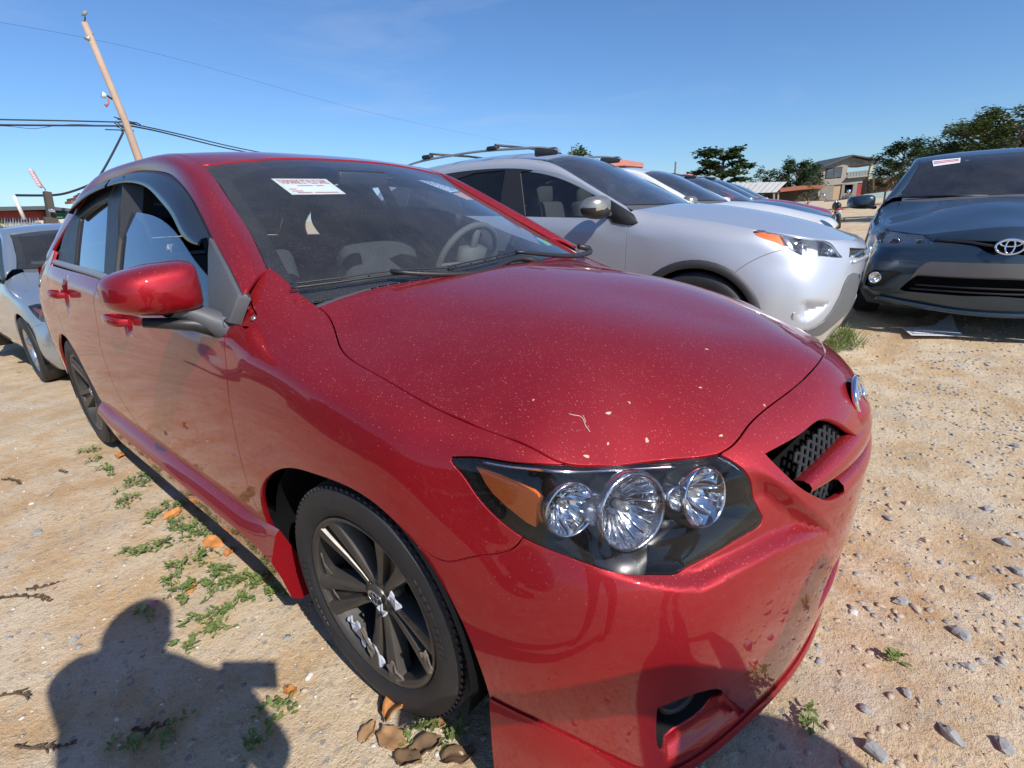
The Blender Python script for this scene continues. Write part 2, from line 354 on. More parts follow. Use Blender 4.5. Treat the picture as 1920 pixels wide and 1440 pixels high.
# ================================================================ the red car in front
hero=empty('red_sedan',(0,0,0),0,'dusty dark red four door saloon filling the foreground, paper on its windscreen, front wheel scuffed','car')
def door_st(x,zb,dy=0.):
    return [(x,-.80+dy,.17),(x,-.862+dy,.28),(x,-.884+dy,.40),(x,-.892+dy,.52),(x,-.893+dy,.62),(x,-.890+dy,.72),(x,-.880+dy,.80),(x,-.862+dy,zb-.062),(x,-.832+dy,zb),(x,-.795+dy,zb+.07)]
ST=[
 [(-3.62,0,.26),(-3.66,0,.33),(-3.68,0,.42),(-3.68,0,.54),(-3.66,0,.64),(-3.62,0,.75),(-3.60,0,.86),(-3.60,0,.95),(-3.57,0,1.02),(-3.50,0,1.06)],
 [(-3.58,-.42,.25),(-3.62,-.44,.32),(-3.64,-.45,.42),(-3.64,-.45,.54),(-3.62,-.45,.64),(-3.58,-.44,.75),(-3.56,-.43,.86),(-3.55,-.42,.95),(-3.52,-.41,1.01),(-3.46,-.40,1.05)],
 [(-3.42,-.70,.23),(-3.46,-.745,.31),(-3.48,-.76,.42),(-3.48,-.765,.54),(-3.46,-.765,.64),(-3.44,-.755,.75),(-3.42,-.74,.86),(-3.40,-.72,.94),(-3.37,-.69,1.0),(-3.33,-.65,1.035)],
 [(-3.15,-.79,.20),(-3.15,-.845,.30),(-3.15,-.86,.41),(-3.15,-.868,.53),(-3.15,-.868,.63),(-3.15,-.862,.74),(-3.15,-.85,.84),(-3.13,-.825,.93),(-3.10,-.79,1.0),(-3.06,-.74,1.06)],
 door_st(-2.75,1.0,.01), door_st(-2.3,.99,.002), door_st(-1.87,.98), door_st(-1.43,.96), door_st(-.95,.935),
 door_st(-.68,.922)[:9]+[(-.68,-.795,.99)],
 door_st(-.52,.915)[:8]+[(-.51,-.822,.945),(-.58,-.69,1.055)],
 [(-.40,-.80,.17),(-.40,-.862,.28),(-.40,-.884,.40),(-.40,-.892,.52),(-.40,-.892,.62),(-.40,-.889,.72),(-.40,-.879,.80),(-.40,-.862,.856),(-.395,-.80,.935),(-.43,-.68,.992)],
 [(-.28,-.80,.17),(-.28,-.862,.28),(-.28,-.884,.40),(-.28,-.890,.52),(-.28,-.890,.62),(-.28,-.887,.72),(-.28,-.877,.79),(-.28,-.858,.850),(-.28,-.79,.905),(-.29,-.68,.935)],
 [(-.14,-.80,.17),(-.14,-.862,.28),(-.14,-.884,.40),(-.14,-.889,.52),(-.14,-.889,.62),(-.14,-.885,.71),(-.14,-.874,.78),(-.14,-.855,.832),(-.14,-.805,.868),(-.14,-.745,.881)],
 [(.0,-.80,.17),(.0,-.862,.28),(.0,-.882,.40),(.0,-.887,.52),(.0,-.887,.61),(.0,-.880,.70),(.0,-.868,.76),(.0,-.848,.808),(.0,-.81,.838),(.0,-.76,.851)],
 [(.166,-.80,.17),(.166,-.862,.28),(.166,-.880,.40),(.166,-.880,.52),(.166,-.872,.61),(.166,-.860,.69),(.166,-.848,.74),(.166,-.828,.78),(.166,-.80,.806),(.166,-.762,.818)],
 [(.30,-.80,.17),(.30,-.858,.28),(.30,-.870,.40),(.30,-.860,.50),(.30,-.842,.59),(.30,-.826,.65),(.30,-.812,.70),(.30,-.798,.742),(.30,-.78,.774),(.30,-.75,.794)],
 [(.40,-.79,.17),(.405,-.845,.28),(.41,-.852,.40),(.41,-.840,.49),(.41,-.818,.56),(.41,-.798,.62),(.407,-.785,.675),(.407,-.772,.72),(.407,-.755,.754),(.407,-.73,.773)],
 [(.48,-.765,.17),(.495,-.815,.28),(.50,-.825,.40),(.50,-.815,.49),(.495,-.795,.56),(.485,-.772,.62),(.475,-.755,.668),(.47,-.742,.706),(.468,-.727,.735),(.466,-.71,.751)],
 [(.57,-.71,.18),(.59,-.755,.28),(.60,-.765,.40),(.60,-.762,.49),(.595,-.748,.56),(.585,-.718,.62),(.57,-.685,.667),(.56,-.65,.698),(.553,-.625,.717),(.546,-.60,.731)],
 [(.67,-.60,.18),(.695,-.635,.28),(.707,-.648,.40),(.707,-.642,.49),(.70,-.625,.56),(.692,-.595,.62),(.68,-.56,.665),(.67,-.53,.695),(.66,-.508,.716),(.65,-.488,.732)],
 [(.745,-.42,.18),(.773,-.44,.28),(.785,-.45,.40),(.785,-.45,.49),(.78,-.44,.56),(.77,-.43,.62),(.755,-.42,.665),(.735,-.41,.70),(.71,-.395,.732),(.675,-.38,.759)],
 [(.80,-.22,.18),(.83,-.225,.28),(.842,-.23,.40),(.843,-.23,.49),(.84,-.225,.56),(.832,-.22,.62),(.815,-.215,.675),(.79,-.21,.72),(.755,-.205,.757),(.71,-.20,.783)],
 [(.82,0,.18),(.85,0,.28),(.86,0,.40),(.863,0,.49),(.862,0,.56),(.855,0,.62),(.84,0,.68),(.815,0,.73),(.775,0,.772),(.73,0,.80)]]
NETR=np.array(ST); NET0=NETR.copy()
for i_,(za,zb) in {14:(.16,.28),15:(.14,.275),16:(.11,.265)}.items(): NETR[i_,0,2]=za; NETR[i_,1,2]=zb
NETR[17:,0,2]=.075; NETR[17:,1,2]=.255; NETR[17:,0,:2]=NETR[17:,0,:2]*.4+NETR[17:,1,:2]*.6-np.array([.012,0])
NET=np.concatenate([NETR,(NETR[:-1]*[1,-1,1])[::-1]])
BODY=Surf(NET); SMAX=BODY.dom[1]
def mir(q): q=np.array(q,float); q[:,0]=SMAX-q[:,0]; return q[::-1]
B=BODY.px
def edge_t(x0,x1,line,n=12):                 # stretch of a net line between two x positions, right side
    k=BODY.tk[line]; s=np.linspace(0,SMAX/2,600); P=BODY.base(np.stack([s,np.full(600,k)],1)); m=P[:,0]
    i0=np.abs(m-x0).argmin(); i1=np.abs(m-x1).argmin(); ss=np.linspace(s[i0],s[i1],n); return np.stack([ss,np.full(n,k)],1)
# --- sculpting of the bumper: sunken pocket round the lamp, fog lamp scoop, door handle bowls, flank crease
POCK=B([(1100,1072),(1190,1096),(1250,1110),(1318,1113),(1400,1070),(1480,1030),(1572,1004),(1540,966),(1500,931),(1456,894),(1412,858)])
POCK=np.vstack([spl(POCK[:4],step=.008)[:-1],spl(POCK[3:7],step=.008)[:-1],spl(POCK[6:],step=.008)]); NPK=len(POCK)
POCK=np.vstack([POCK,[[POCK[-1,0],BODY.dom[3]+.1],[POCK[0,0],BODY.dom[3]+.1]]])
def pocket(q,P):
    q=q.copy(); L=q[:,0]>SMAX/2; q[L,0]=SMAX-q[L,0]
    ins=pip(POCK,q); d=pdist(POCK[:NPK],q,False)
    ed=np.clip((q[:,0]-POCK[0,0])/.12,0,1)
    return -np.where(ins,.030*sm(d/.040)*sm((.715-P[:,2])/.06),0)*sm(ed)
FOG=B([(1236,1322),(1352,1290),(1400,1345),(1362,1392),(1243,1436),(1228,1378)])
def fogscoop(q,P):
    q=q.copy(); L=q[:,0]>SMAX/2; q[L,0]=SMAX-q[L,0]
    ins=pip(FOG,q); d=pdist(FOG,q); return -np.where(ins,.035*sm(d/.035),0)
HB=[BODY.proj([(-1.32,-.885,.862)])[0],BODY.proj([(-2.26,-.885,.892)])[0]]
def bowls(q,P):
    q=q.copy(); L=q[:,0]>SMAX/2; q[L,0]=SMAX-q[L,0]; o=0
    for h in HB:
        r=np.sqrt(((q[:,0]-h[0])/.052)**2+((q[:,1]-h[1])/.048)**2); o=o-.020*sm((1-r)/.6)
    return o
CR_=[BODY.px([(317,583),(431,641),(520,684),(620,737),(700,778),(760,806)])]
CRL=spl(np.vstack([edge_t(-2.9,-1.15,7,6),CR_[0][1:]]),step=.02)
def crease(q,P):
    q=q.copy(); L=q[:,0]>SMAX/2; q[L,0]=SMAX-q[L,0]; x=np.interp(q[:,0],CRL[:,0],CRL[:,1]); d=q[:,1]-x
    fade=sm((CRL[-1,0]-q[:,0])/.45)*sm((q[:,0]-CRL[0,0])/.4); r=np.abs(d)
    return fade*np.where(r<.06,.0062*(1-r/.06)**2,0)
BODY.disp=[pocket,fogscoop,bowls,crease]
# --- shut lines (measured)
gF=B([(430,612),(425,640),(424,681),(429,741),(443,822),(463,903),(487,963)])
gF=np.vstack([gF,edge_t(-.43,-.43,1,1)])
gB=B([(190,531),(178,580),(181,600),(190,655),(213,721),(249,782)]); gB=np.vstack([[gB[0,0]+.0,BODY.tk[8]],gB,edge_t(-1.43,-1.43,1,1)])
archF=[(-.455,.28),(-.455,.36),(-.43,.45),(-.36,.53),(-.25,.595),(-.12,.628),(.02,.640),(.12,.625),(.22,.57),(.31,.47),(.36,.37),(.378,.28),(.378,.17)]
archF=BODY.proj([(x,-.87,z) for x,z in archF])
archR=[(-2.97,.20),(-2.965,.36),(-2.91,.49),(-2.80,.59),(-2.66,.645),(-2.50,.64),(-2.36,.575),(-2.27,.47),(-2.235,.36),(-2.23,.28)]
archR=BODY.proj([(x,-.87,z) for x,z in archR])
gap_uv=[(608,565),(612,600),(640,655),(700,700),(800,755),(900,800),(1000,840),(1065,872)]
H_px=None
hl_top=B([(847,857),(900,858),(960,867),(1065,874)])
hl_top2=np.vstack([hl_top[-1:],B([(1130,877),(1200,872),(1270,865),(1348,862)])])
hl_in=B([(1348,862),(1385,872),(1415,900),(1440,940),(1458,975)])
hl_bot=B([(1458,975),(1455,992),(1430,1010),(1370,1045),(1320,1070),(1285,1084),(1250,1084),(1180,1077),(1100,1057),(1040,1035),(980,1008)])
hl_bot2=np.vstack([hl_bot[-1:],B([(930,970),(890,925),(858,880),(846,865),(847,857)])])
seam=B([(980,1012),(960,1030),(920,1040),(880,1046),(830,1052),(792,1055)])
seam[0]=hl_bot[-1]; ai=((archF-seam[-1])**2).sum(1).argmin(); seam[-1]=archF[ai]
def j_edge(a,b): return np.array([[a,BODY.dom[3]],[b,BODY.dom[3]]])
# hood line along the top of the body net: the last net line is the shut line itself
lobe=B([(430,612),(450,611),(473,607),(479,598),(477,582),(470,565),(465,554)])
joint=B([(465,554),(470,540),(480,521),(490,512),(502,507)])
joint[-1,1]=BODY.dom[3]
fen_top=np.array([joint[-1],[hl_top[-1,0],BODY.dom[3]]])
def tj(a,b,n=20): s=np.linspace(a,b,n); return np.stack([s,np.full(n,BODY.dom[3])],1)
R=.022
def cat(*ps):
    out=[]
    for p in ps: out.append(spl(p,step=.012) if len(p)>2 else spl(p,step=.012))
    out=[o[:-1] for o in out]; return np.vstack(out)
hl_top[-1,1]=BODY.dom[3]; hl_top2[0]=hl_top[-1]; hl_top2[:,1]=BODY.dom[3]; hl_in[0]=hl_top2[-1]
fend=cat(gF[::-1],lobe,joint,np.array([joint[-1],hl_top[-1]]),hl_top[::-1],hl_bot2[::-1],seam,archF[:ai+1][::-1],np.array([archF[0],gF[-1]]))
panel('front_fender',BODY,fend,RED,hero,mirror=True,res=.020,lines=[CRL[::1]])
# front bumper: one skin from arch to arch
tend=BODY.dom[3]; low=BODY.tk[0]
fogH=outline([B([(1234,1328),(1300,1303),(1348,1294),(1360,1318),(1352,1350),(1300,1392),(1245,1412),(1232,1380),(1234,1328)])],.02)
right=cat(np.array([archF[-1]*[1,0]+[0,low],archF[-1]]) if archF[-1,1]>low+.01 else np.array([archF[-1]-[0,.001],archF[-1]]),archF[ai:][::-1],seam[::-1],hl_bot[::-1],hl_in[::-1])
sF=hl_in[0,0]
top_r=np.stack([np.linspace(sF,SMAX-sF,80)[1:-1],np.full(78,tend)],1)
bot_r=np.stack([np.linspace(SMAX-right[0,0],right[0,0],120)[1:-1],np.full(118,low)],1)
# grille opening
gr_r=B([(1436,851),(1470,833),(1510,808),(1545,785),(1574,766)])
gr_l=B([(1436,851),(1465,880),(1495,908),(1530,930),(1551,938)])
gr_b=B([(1551,938),(1575,915),(1592,880)])
def gpt(y,z): return BODY.proj([(.83,y,z)])[0]
topR=np.vstack([gr_r[:4],[gpt(-.10,.672)]]); botR=np.vstack([gr_l,[gpt(-.10,.585)]])
grille=np.vstack([spl(np.vstack([gr_l[::-1],gr_r[1:4],[gpt(-.115,.675)],[gpt(-.08,.655)],[gpt(0,.648)]]),step=.012)[len(spl(gr_l[::-1],step=.012))-1:]])
gtop=spl(np.vstack([gr_r[:4],[gpt(-.115,.672)],[gpt(-.075,.655)],[gpt(0,.650)]]),step=.012)
gbot=spl(np.vstack([gr_l,[gpt(-.12,.575)],[gpt(0,.570)]]),step=.012)
half=np.vstack([gbot[::-1][:-1],gtop])      # centre bottom -> apex -> centre top
grl=np.vstack([half[:-1],[half[-1]],mir(half[1:-1])])
intake=outline([BODY.proj([(.85,-.20,.38),(.85,-.22,.32),(.83,-.20,.25)]),BODY.proj([(.83,-.20,.25),(.85,0,.24),(.83,.20,.25)]),BODY.proj([(.83,.20,.25),(.85,.22,.32),(.85,.20,.38)]),BODY.proj([(.85,.20,.38),(.86,0,.385),(.85,-.20,.38)])],.02)
bump_out=np.vstack([right,top_r,mir(right),bot_r])
panel('front_bumper',BODY,bump_out,RED,hero,holes=[grl,fogH,mir(fogH),intake],res=.0115,lines=[POCK[:NPK],mir(POCK[:NPK])])
# doors, quarter panel
beltF=np.array([[gF[0,0],BODY.tk[8]],[gB[0,0],BODY.tk[8]]])
fd=cat(gF[::-1],np.array([gF[0],[gF[0,0]-.06,BODY.tk[8]-.001]]),np.array([[gF[0,0]-.06,BODY.tk[8]-.001],gB[0]]),gB[1:] if 0 else gB,np.array([gB[-1],gF[-1]]))
panel('front_door',BODY,fd,RED,hero,mirror=True,res=.024,lines=[CRL])
sR=BODY.proj([(-2.72,-.83,.995)])[0]; sR[1]=BODY.tk[8]
gR=np.vstack([sR,BODY.proj([(-2.66,-.87,.86),(-2.58,-.89,.74),(-2.50,-.89,.66)])])
ri=((archR-gR[-1])**2).sum(1).argmin(); gR[-1]=archR[ri]
rd=cat(gB[::-1],np.array([gB[0],sR]),gR,archR[ri:],np.array([archR[-1],gB[-1]]))
panel('rear_door',BODY,rd,RED,hero,mirror=True,res=.03)
qs=np.array([[0.02,low],[0.02,tend]])
q_top=np.array([[0.02,tend],[sR[0],tend]])
quarter=cat(gR[::-1],np.array([sR,[sR[0],tend]]),np.array([[sR[0],tend],[.02,tend]]),np.array([[.02,tend],[.02,low]]),np.array([[.02,low],[archR[0,0],low]]),np.array([[archR[0,0],low],archR[0]]),archR[:ri+1])
panel('rear_quarter_panel',BODY,quarter,RED,hero,mirror=True,res=.05)
# --- hood: height field that meets the fenders along the shut line
jl=BODY.base(np.stack([np.linspace(BODY.proj([(-.352,-.68,.966)])[0,0],sF,26),np.full(26,tend)],1))
jf=BODY.base(np.stack([np.linspace(sF,SMAX/2,12)[1:],np.full(11,tend)],1))
il=BODY.base(np.stack([np.linspace(BODY.proj([(-.28,-.79,.905)])[0,0],SMAX/2,24),np.full(24,BODY.tk[8])],1))
cl=np.array([(-.40,0,1.005),(-.235,0,.994),(0,0,.962),(.25,0,.917),(.5,0,.866)])
cw=np.array([(-.31,-.45,.980),(-.27,-.25,.989)])
K=np.vstack([jl[::2],jf[::2],il[::3],cl,cw]); K=np.vstack([K,K[np.abs(K[:,1])>.001]*[1,-1,1]])
def hbase(x,y):
    yc=.46-.18*np.clip((x+.3)/1.0,0,1); r=(np.abs(y)-yc)/.045
    return -.13*.045*np.logaddexp(0,r)*np.clip((.70-x)/.4,0,1)
def tps(A,Bm): r=np.linalg.norm(A[:,None]-Bm[None],axis=2); return np.where(r>0,r*r*np.log(r+1e-12),0)
n_=len(K); A_=np.zeros((n_+3,n_+3)); A_[:n_,:n_]=tps(K[:,:2],K[:,:2])+np.eye(n_)*1e-5; A_[:n_,n_]=1; A_[:n_,n_+1:]=K[:,:2]; A_[n_:,:n_]=A_[:n_,n_:].T
w_=np.linalg.solve(A_,np.concatenate([K[:,2]-hbase(K[:,0],K[:,1]),[0,0,0]]))
NH_=n_
def hood_fn(q):
    z=tps(q,K[:,:2])@w_[:NH_]+w_[NH_]+q@w_[NH_+1:]+hbase(q[:,0],q[:,1]); return np.stack([q[:,0],q[:,1],z],1)
HOOD=Surf(fn=hood_fn,dom=(-.6,.9,-.85,.85))
r0=(jl[0,0],-jl[0,1]); rear=spl([(r0[0],-r0[1]),(-.325,-.48),(-.268,-.25),(-.245,0),(-.268,.25),(-.325,.48),r0],step=.02)
side=jl[:,:2]; front=np.vstack([jf[:,:2],(jf[:-1]*[1,-1,1])[::-1][:,:2]])
hood_out=np.vstack([spl(side,step=.012)[:-1],spl(np.vstack([side[-1],front,[side[-1,0],-side[-1,1]]]),step=.012)[:-1],spl(side*[1,-1],step=.012)[::-1][:-1],rear[::-1][:-1]])
panel('hood',HOOD,hood_out,RED,hero,res=.02,gap=.0035)

lb_=B([(436,606),(452,606),(472,610),(481,600),(479,582),(472,563),(466,556),(458,560),(448,580)])
panel('hinge_recess',BODY,spl(lb_,step=.01,closed=True),RED,hero,mirror=True,res=.012,off=-.016,depth=.01,gap=0)
bq_=B([(469.5,592)]); bP=BODY.ev(bq_)[0]; bN=BODY.normal(bq_)[0]
for sg in (1,-1):
    mb=MB(); Mx=Matrix.Translation(Vector(bP-bN*.012))@Vector(bN).to_track_quat('Z','Y').to_matrix().to_4x4(); mb.lathe([(.0075,-.004),(.0075,.002),(.005,.004),(.001,.003)],12,Mx)
    if sg<0: mb.V=[(v[0],-v[1],v[2]) for v in mb.V]
    mb.build('fender_bolt',SILVERM,hero,True)
    mb=MB(); kq=B([(460,573)]); kP=BODY.ev(kq)[0]-BODY.normal(kq)[0]*.012; Mx=Matrix.Translation(Vector(kP))@Vector(bN).to_track_quat('Z','Y').to_matrix().to_4x4(); mb.lathe([(.008,-.006),(.008,.004),(.005,.008),(.001,.009)],12,Mx)
    if sg<0: mb.V=[(v[0],-v[1],v[2]) for v in mb.V]
    mb.build('hinge_knob',RED,hero,True)
# ---------------------------------------------------------------- greenhouse of the red car
def gs_fn(q):
    x,z=q[:,0],q[:,1]; h=z-.95
    y=-(.834-.46*h-.14*np.maximum(h,0)**2)+.010*((x+1.6)/1.2)**2; return np.stack([x,y,z],1)
GS=Surf(fn=gs_fn,dom=(-3.2,-.3,.84,1.5))
GP=GS.px
Dq=GP([(455,553),(430,503),(398,446),(356,366),(328,333),(299,322),(262,321),(226,331),(179,354),(138,404)])
D3=GS.ev(Dq)
D3=np.vstack([D3,[(-2.86,-.735,1.12),(-2.93,-.80,1.02)]])
wa=np.array([-.449,-.687,.99]); wb=np.array([-1.165,-.591,1.38]); wn=np.array([-(wb-wa)[2],0,(wb-wa)[0]])
def wpx(u,v): r=px_ray(u,v); t=(wn@wa-wn@CAM)/(wn@r); return CAM+t*r
W3=np.array([wpx(502,507),wpx(470,437),wpx(440,390),wpx(400,330),wpx(378,309)])
W3=np.vstack([W3,[(-1.32,-.575,1.418),(-1.60,-.570,1.432),(-1.95,-.565,1.436),(-2.35,-.57,1.415),(-2.70,-.59,1.345),(-3.0,-.64,1.20),(-3.22,-.69,1.07)]])
rib=np.stack([W3,np.zeros_like(W3),D3],1)
m_=(W3+D3)/2; outv=np.cross(np.gradient(m_,axis=0),D3-W3); outv/=np.linalg.norm(outv,axis=1)[:,None]; outv*=np.sign(outv[:,2:3])
rib[:,1]=m_+outv*np.array([.010,.018,.022,.026,.028,.026,.024,.024,.024,.024,.022,.02])[:,None]
RIB=Surf(rib)
nn=RIB.normal(np.array([[RIB.dom[1]*.3,RIB.dom[3]*.5]]))[0]
if nn[1]>0: RIB.sign=-1
ra,rb=RIB.dom[1],RIB.dom[3]
panel('roof_side_frame',RIB,outline([[(0,0),(ra,0)],[(ra,0),(ra,rb)],[(ra,rb),(0,rb)],[(0,rb),(0,0)]],.03),RED,hero,mirror=True,res=.03)
# roof skin, windscreen, rear screen, boot lid
def across(R,ctr,n=5):
    rows=[]
    for r,c in zip(R,ctr):
        row=[]
        for k in range(n):
            f=-1+2*k/(n-1); row.append((r[0]+(c[0]-r[0])*(1-f*f), r[1]*-f, r[2]+(c[2]-r[2])*(1-abs(f)**2.4)))
        rows.append(row)
    return np.array(rows)
def full(S): a,b,c,d=S.dom; return outline([[(a,c),(b,c)],[(b,c),(b,d)],[(b,d),(a,d)],[(a,d),(a,c)]],.03)
WS=Surf(across([W3[0]+[.15,-.03,-.075],W3[0]+[.055,-.012,-.032],W3[1],W3[2],W3[3],W3[4]],[(-.285,0,.975),(-.40,0,1.04),(-.66,0,1.19),(-.82,0,1.27),(-1.06,0,1.375),(-1.165,0,1.412)]))
if WS.normal(np.array([[.3,.3]]))[0][2]<0: WS.sign=-1
wo=full(WS); a,b,c,d=WS.dom
panel('windscreen',WS,wo,WSG,hero,res=.06,depth=.004,off=-.004)
inn=outline([[(a+.07,c+.045),(b-.14,c+.05)],[(b-.14,c+.05),(b-.10,c+.12),(b-.085,(c+d)/2),(b-.10,d-.12),(b-.14,d-.05)],[(b-.14,d-.05),(a+.07,d-.045)],[(a+.07,d-.045),(a+.07,c+.045)]],.03)
FRIT=plain('screen_edge_band',(.012,.013,.016),.25)
panel('screen_border',WS,wo,FRIT,hero,holes=[inn],res=.05,depth=.002,off=-.010)
RF=Surf(across(W3[4:10],[(-1.165,0,1.413),(-1.38,0,1.452),(-1.65,0,1.470),(-2.0,0,1.474),(-2.4,0,1.452),(-2.72,0,1.41)]))
if RF.normal(np.array([[.3,.3]]))[0][2]<0: RF.sign=-1
panel('roof',RF,full(RF),RED,hero,res=.05,gap=.003)
RG=Surf(across(W3[9:],[(-2.73,0,1.402),(-3.05,0,1.25),(-3.32,0,1.10)]))
if RG.normal(np.array([[.2,.3]]))[0][2]<0: RG.sign=-1
panel('rear_screen',RG,full(RG),GLS,hero,res=.08,depth=.004)
BL=Surf(np.array([[(-3.22,.69,1.065),(-3.30,.35,1.09),(-3.32,0,1.095),(-3.30,-.35,1.09),(-3.22,-.69,1.065)],[(-3.36,.66,1.05),(-3.45,.35,1.07),(-3.47,0,1.08),(-3.45,-.35,1.07),(-3.36,-.66,1.05)],[(-3.42,.62,1.03),(-3.50,.36,1.05),(-3.54,0,1.055),(-3.50,-.36,1.05),(-3.42,-.62,1.03)]]))
if BL.normal(np.array([[.1,.3]]))[0][2]<0: BL.sign=-1
panel('boot_lid',BL,full(BL),RED,hero,res=.08)
mb=MB()
for sg in (-1,1):
    P=[(-3.47,sg*.50,.93),(-3.40,sg*.66,.93),(-3.16,sg*.775,.93)]; Q=[(-3.51,sg*.50,.76),(-3.44,sg*.68,.76),(-3.20,sg*.815,.78)]
    mb=MB(); mb.grid(np.array([[np.array(p)*[1,1,1]+[-.05,sg*.035,.04] for p in P],[np.array(p)+[-.075,sg*.04,-.03] for p in P],[np.array(p)+[-.055,sg*.03,0] for p in Q]]))
    mb.build('tail_lamp',plain('tail_lamp_red',(.35,.01,.01),.15,coat=1.) if sg<0 else MATS['tail_lamp_red'],hero,True)
# side windows
lowz=BODY.tk[8]
oF=GP([(213,530),(222,440),(226,375),(232,352),(262,338),(300,345),(330,368),(360,408),(390,452),(398,475),(398,606),(310,578)])
oR=GP([(149,408),(165,393),(203,371),(199,440),(195,513),(165,508),(139,497)])
Dl=np.vstack([Dq[::1],GP([(120,440),(108,497)])])
bt=np.array([(x,GS_z) for x,GS_z in zip(np.linspace(-2.72,-.50,16),np.interp(np.linspace(-2.72,-.50,16),[-2.72,-2.3,-1.87,-1.43,-.95,-.68,-.5],[1.0,.99,.98,.96,.935,.922,.916]))])
frame_out=np.vstack([spl(Dl,step=.02)[:-1],bt])
panel('window_frame',GS,frame_out,BLACK,hero,holes=[outline([list(oF[:2])]+[list(oF[1:10])]+[list(oF[9:11])]+[list(oF[10:])+[oF[0]]],.02),outline([list(oR[:3]),list(oR[2:5]),list(oR[4:7]),[oR[6],oR[0]]],.02)],mirror=True,res=.05,depth=.02,gap=0)
fg=GP([(227,397),(244,395),(262,397),(280,402),(297,411),(325,439),(356,486),(396,536),(420,572)])
fgo=outline([list(fg),[fg[-1],(-.56,.90)],[(-.56,.90),(-1.78,.95)],[(-1.78,.95),fg[0]]],.03)
panel('front_door_glass',GS,fgo,GLS,hero,mirror=True,res=.06,depth=.003,off=-.014,gap=0)
ro=GS.proj(GS.ev(oR)); c0=ro.mean(0); ro=c0+(ro-c0)*1.05
panel('rear_door_glass',GS,outline([list(ro[:3]),list(ro[2:5]),list(ro[4:7]),[ro[6],ro[0]]],.03),GLS,hero,mirror=True,res=.07,depth=.003,off=-.010,gap=0)
for sg in (1,-1):                              # belt moulding
    x=bt[:,0]; rows=[]
    for dz,of in ((-.004,.002),(-.003,.012),(.010,.016),(.022,.010),(.024,-.004)):
        P=GS.ev(np.stack([x,bt[:,1]+dz],1))+GS.normal(np.stack([x,bt[:,1]],1))*of; rows.append(P*[1,sg,1])
    mb=MB(); mb.grid(np.array(rows)); mb.build('belt_moulding',TRIM,hero,True)
    for nm,ou,inn_ in (('wind_deflector',[(396,447),(356,368),(328,337),(299,325),(262,324),(224,334)],[(395,469),(379,463),(366,452),(348,419),(323,387),(299,363),(271,352),(247,351),(219,357)]),('wind_deflector',[(222,335),(179,357),(150,385),(139,403)],[(214,359),(179,375),(155,394),(141,407)])):
        A=spl(GP(ou),n=26); Bc=spl(GP(inn_),n=26); rows=[]
        for f,of in ((0,.004),(.12,.016),(.4,.028),(.75,.034),(1.,.036),(1.,.031),(.5,.026)):
            q=A*(1-f)+Bc*f; rows.append((GS.ev(q)+GS.normal(q)*of)*[1,sg,1])
        mb=MB(); mb.grid(np.array(rows)); mb.build(nm,plain('smoked_acrylic',(.018,.023,.032),.30,coat=.25) if 'smoked_acrylic' not in MATS else MATS['smoked_acrylic'],hero,True)
    tri=GP([(399,447),(428,500),(456,556),(447,580),(437,608),(420,604),(400,600),(397,560),(397,480)])
    V=np.vstack([GS.ev(tri)+GS.normal(tri)*.012,GS.ev(tri)-GS.normal(tri)*.02])*[1,sg,1]; n=len(tri)
    o=mk('mirror_mount_plate',V,[tuple(range(n))]+[(i,i+n,(i+1)%n+n,(i+1)%n) for i in range(n)],GREYP,hero,True); bevel(o,.004,2)
    if sg<0: continue
    # door mirror: red shell, black base and arm
    C=np.array([-.598,-.962,1.020]); nu,nv=28,20; V=[]
    for i in range(nv+1):
        ph=-math.pi/2+math.pi*i/nv
        for k in range(nu):
            th=2*math.pi*k/nu; e=.62
            c=lambda a,e_=e: math.copysign(abs(math.cos(a))**e_,math.cos(a)); s_=lambda a,e_=e: math.copysign(abs(math.sin(a))**e_,math.sin(a))
            e1=.36 if math.cos(th)>0 else .50; yy=c(ph,.42)*c(th,e1); zz=c(ph,.42)*s_(th,e1); xx=s_(ph,.75)
            hz=.063+.010*(-yy)*0-.012*max(0,-yy); y=.100*yy; z=hz*zz+ (.008*yy if zz>0 else -.002*yy) 
            x=(.085*xx if xx>0 else .035*xx); x-=.035*(max(0,-yy))**2+.012*zz*zz
            V.append((C[0]+x,(C[1]+y),C[2]+z))
    F=[(i*nu+k,i*nu+(k+1)%nu,(i+1)*nu+(k+1)%nu,(i+1)*nu+k) for i in range(nv) for k in range(nu)]
    V=[np.array(v)*[1,sg,1] for v in V]; zc=np.array([np.mean([V[j][2] for j in f]) for f in F]); xc=np.array([np.mean([V[j][0] for j in f]) for f in F])
    fm=[1 if (z<C[2]-.055 or x<C[0]-.030) else 0 for z,x in zip(zc,xc)]
    mo=mk('door_mirror',V,F if sg<0 else F,RED,hero,True,mats=[RED,BLACK],fm=fm)
    mb=MB(); pts=[(-.56,-.83,.905),(-.565,-.86,.925),(-.575,-.885,.945),(-.585,-.91,.962),(-.60,-.94,.965)]
    V=[]; rs=[(.075,.035),(.055,.03),(.042,.026),(.045,.022),(.05,.016)]
    for (p,(ra_,rb_)) in zip(pts,rs):
        V.append([(p[0]+ra_*math.cos(a),(p[1]+rb_*.6*math.sin(a))*(-1)*-1,p[2]+rb_*math.sin(a)) for a in np.linspace(0,2*math.pi,13)[:-1]])
    mb.grid(np.array(V)*[1,sg,1],closed=True); mb.build('mirror_arm',GREYP,mo,True)
    ml=MB(); ml.tube([np.array(p)*[1,sg,1] for p in ((-.54,-.84,.895),(-.56,-.90,.925),(-.60,-1.0,.945))],[.02,.018,.012],8); ml.build('mirror_foot',BLACK,mo,True)
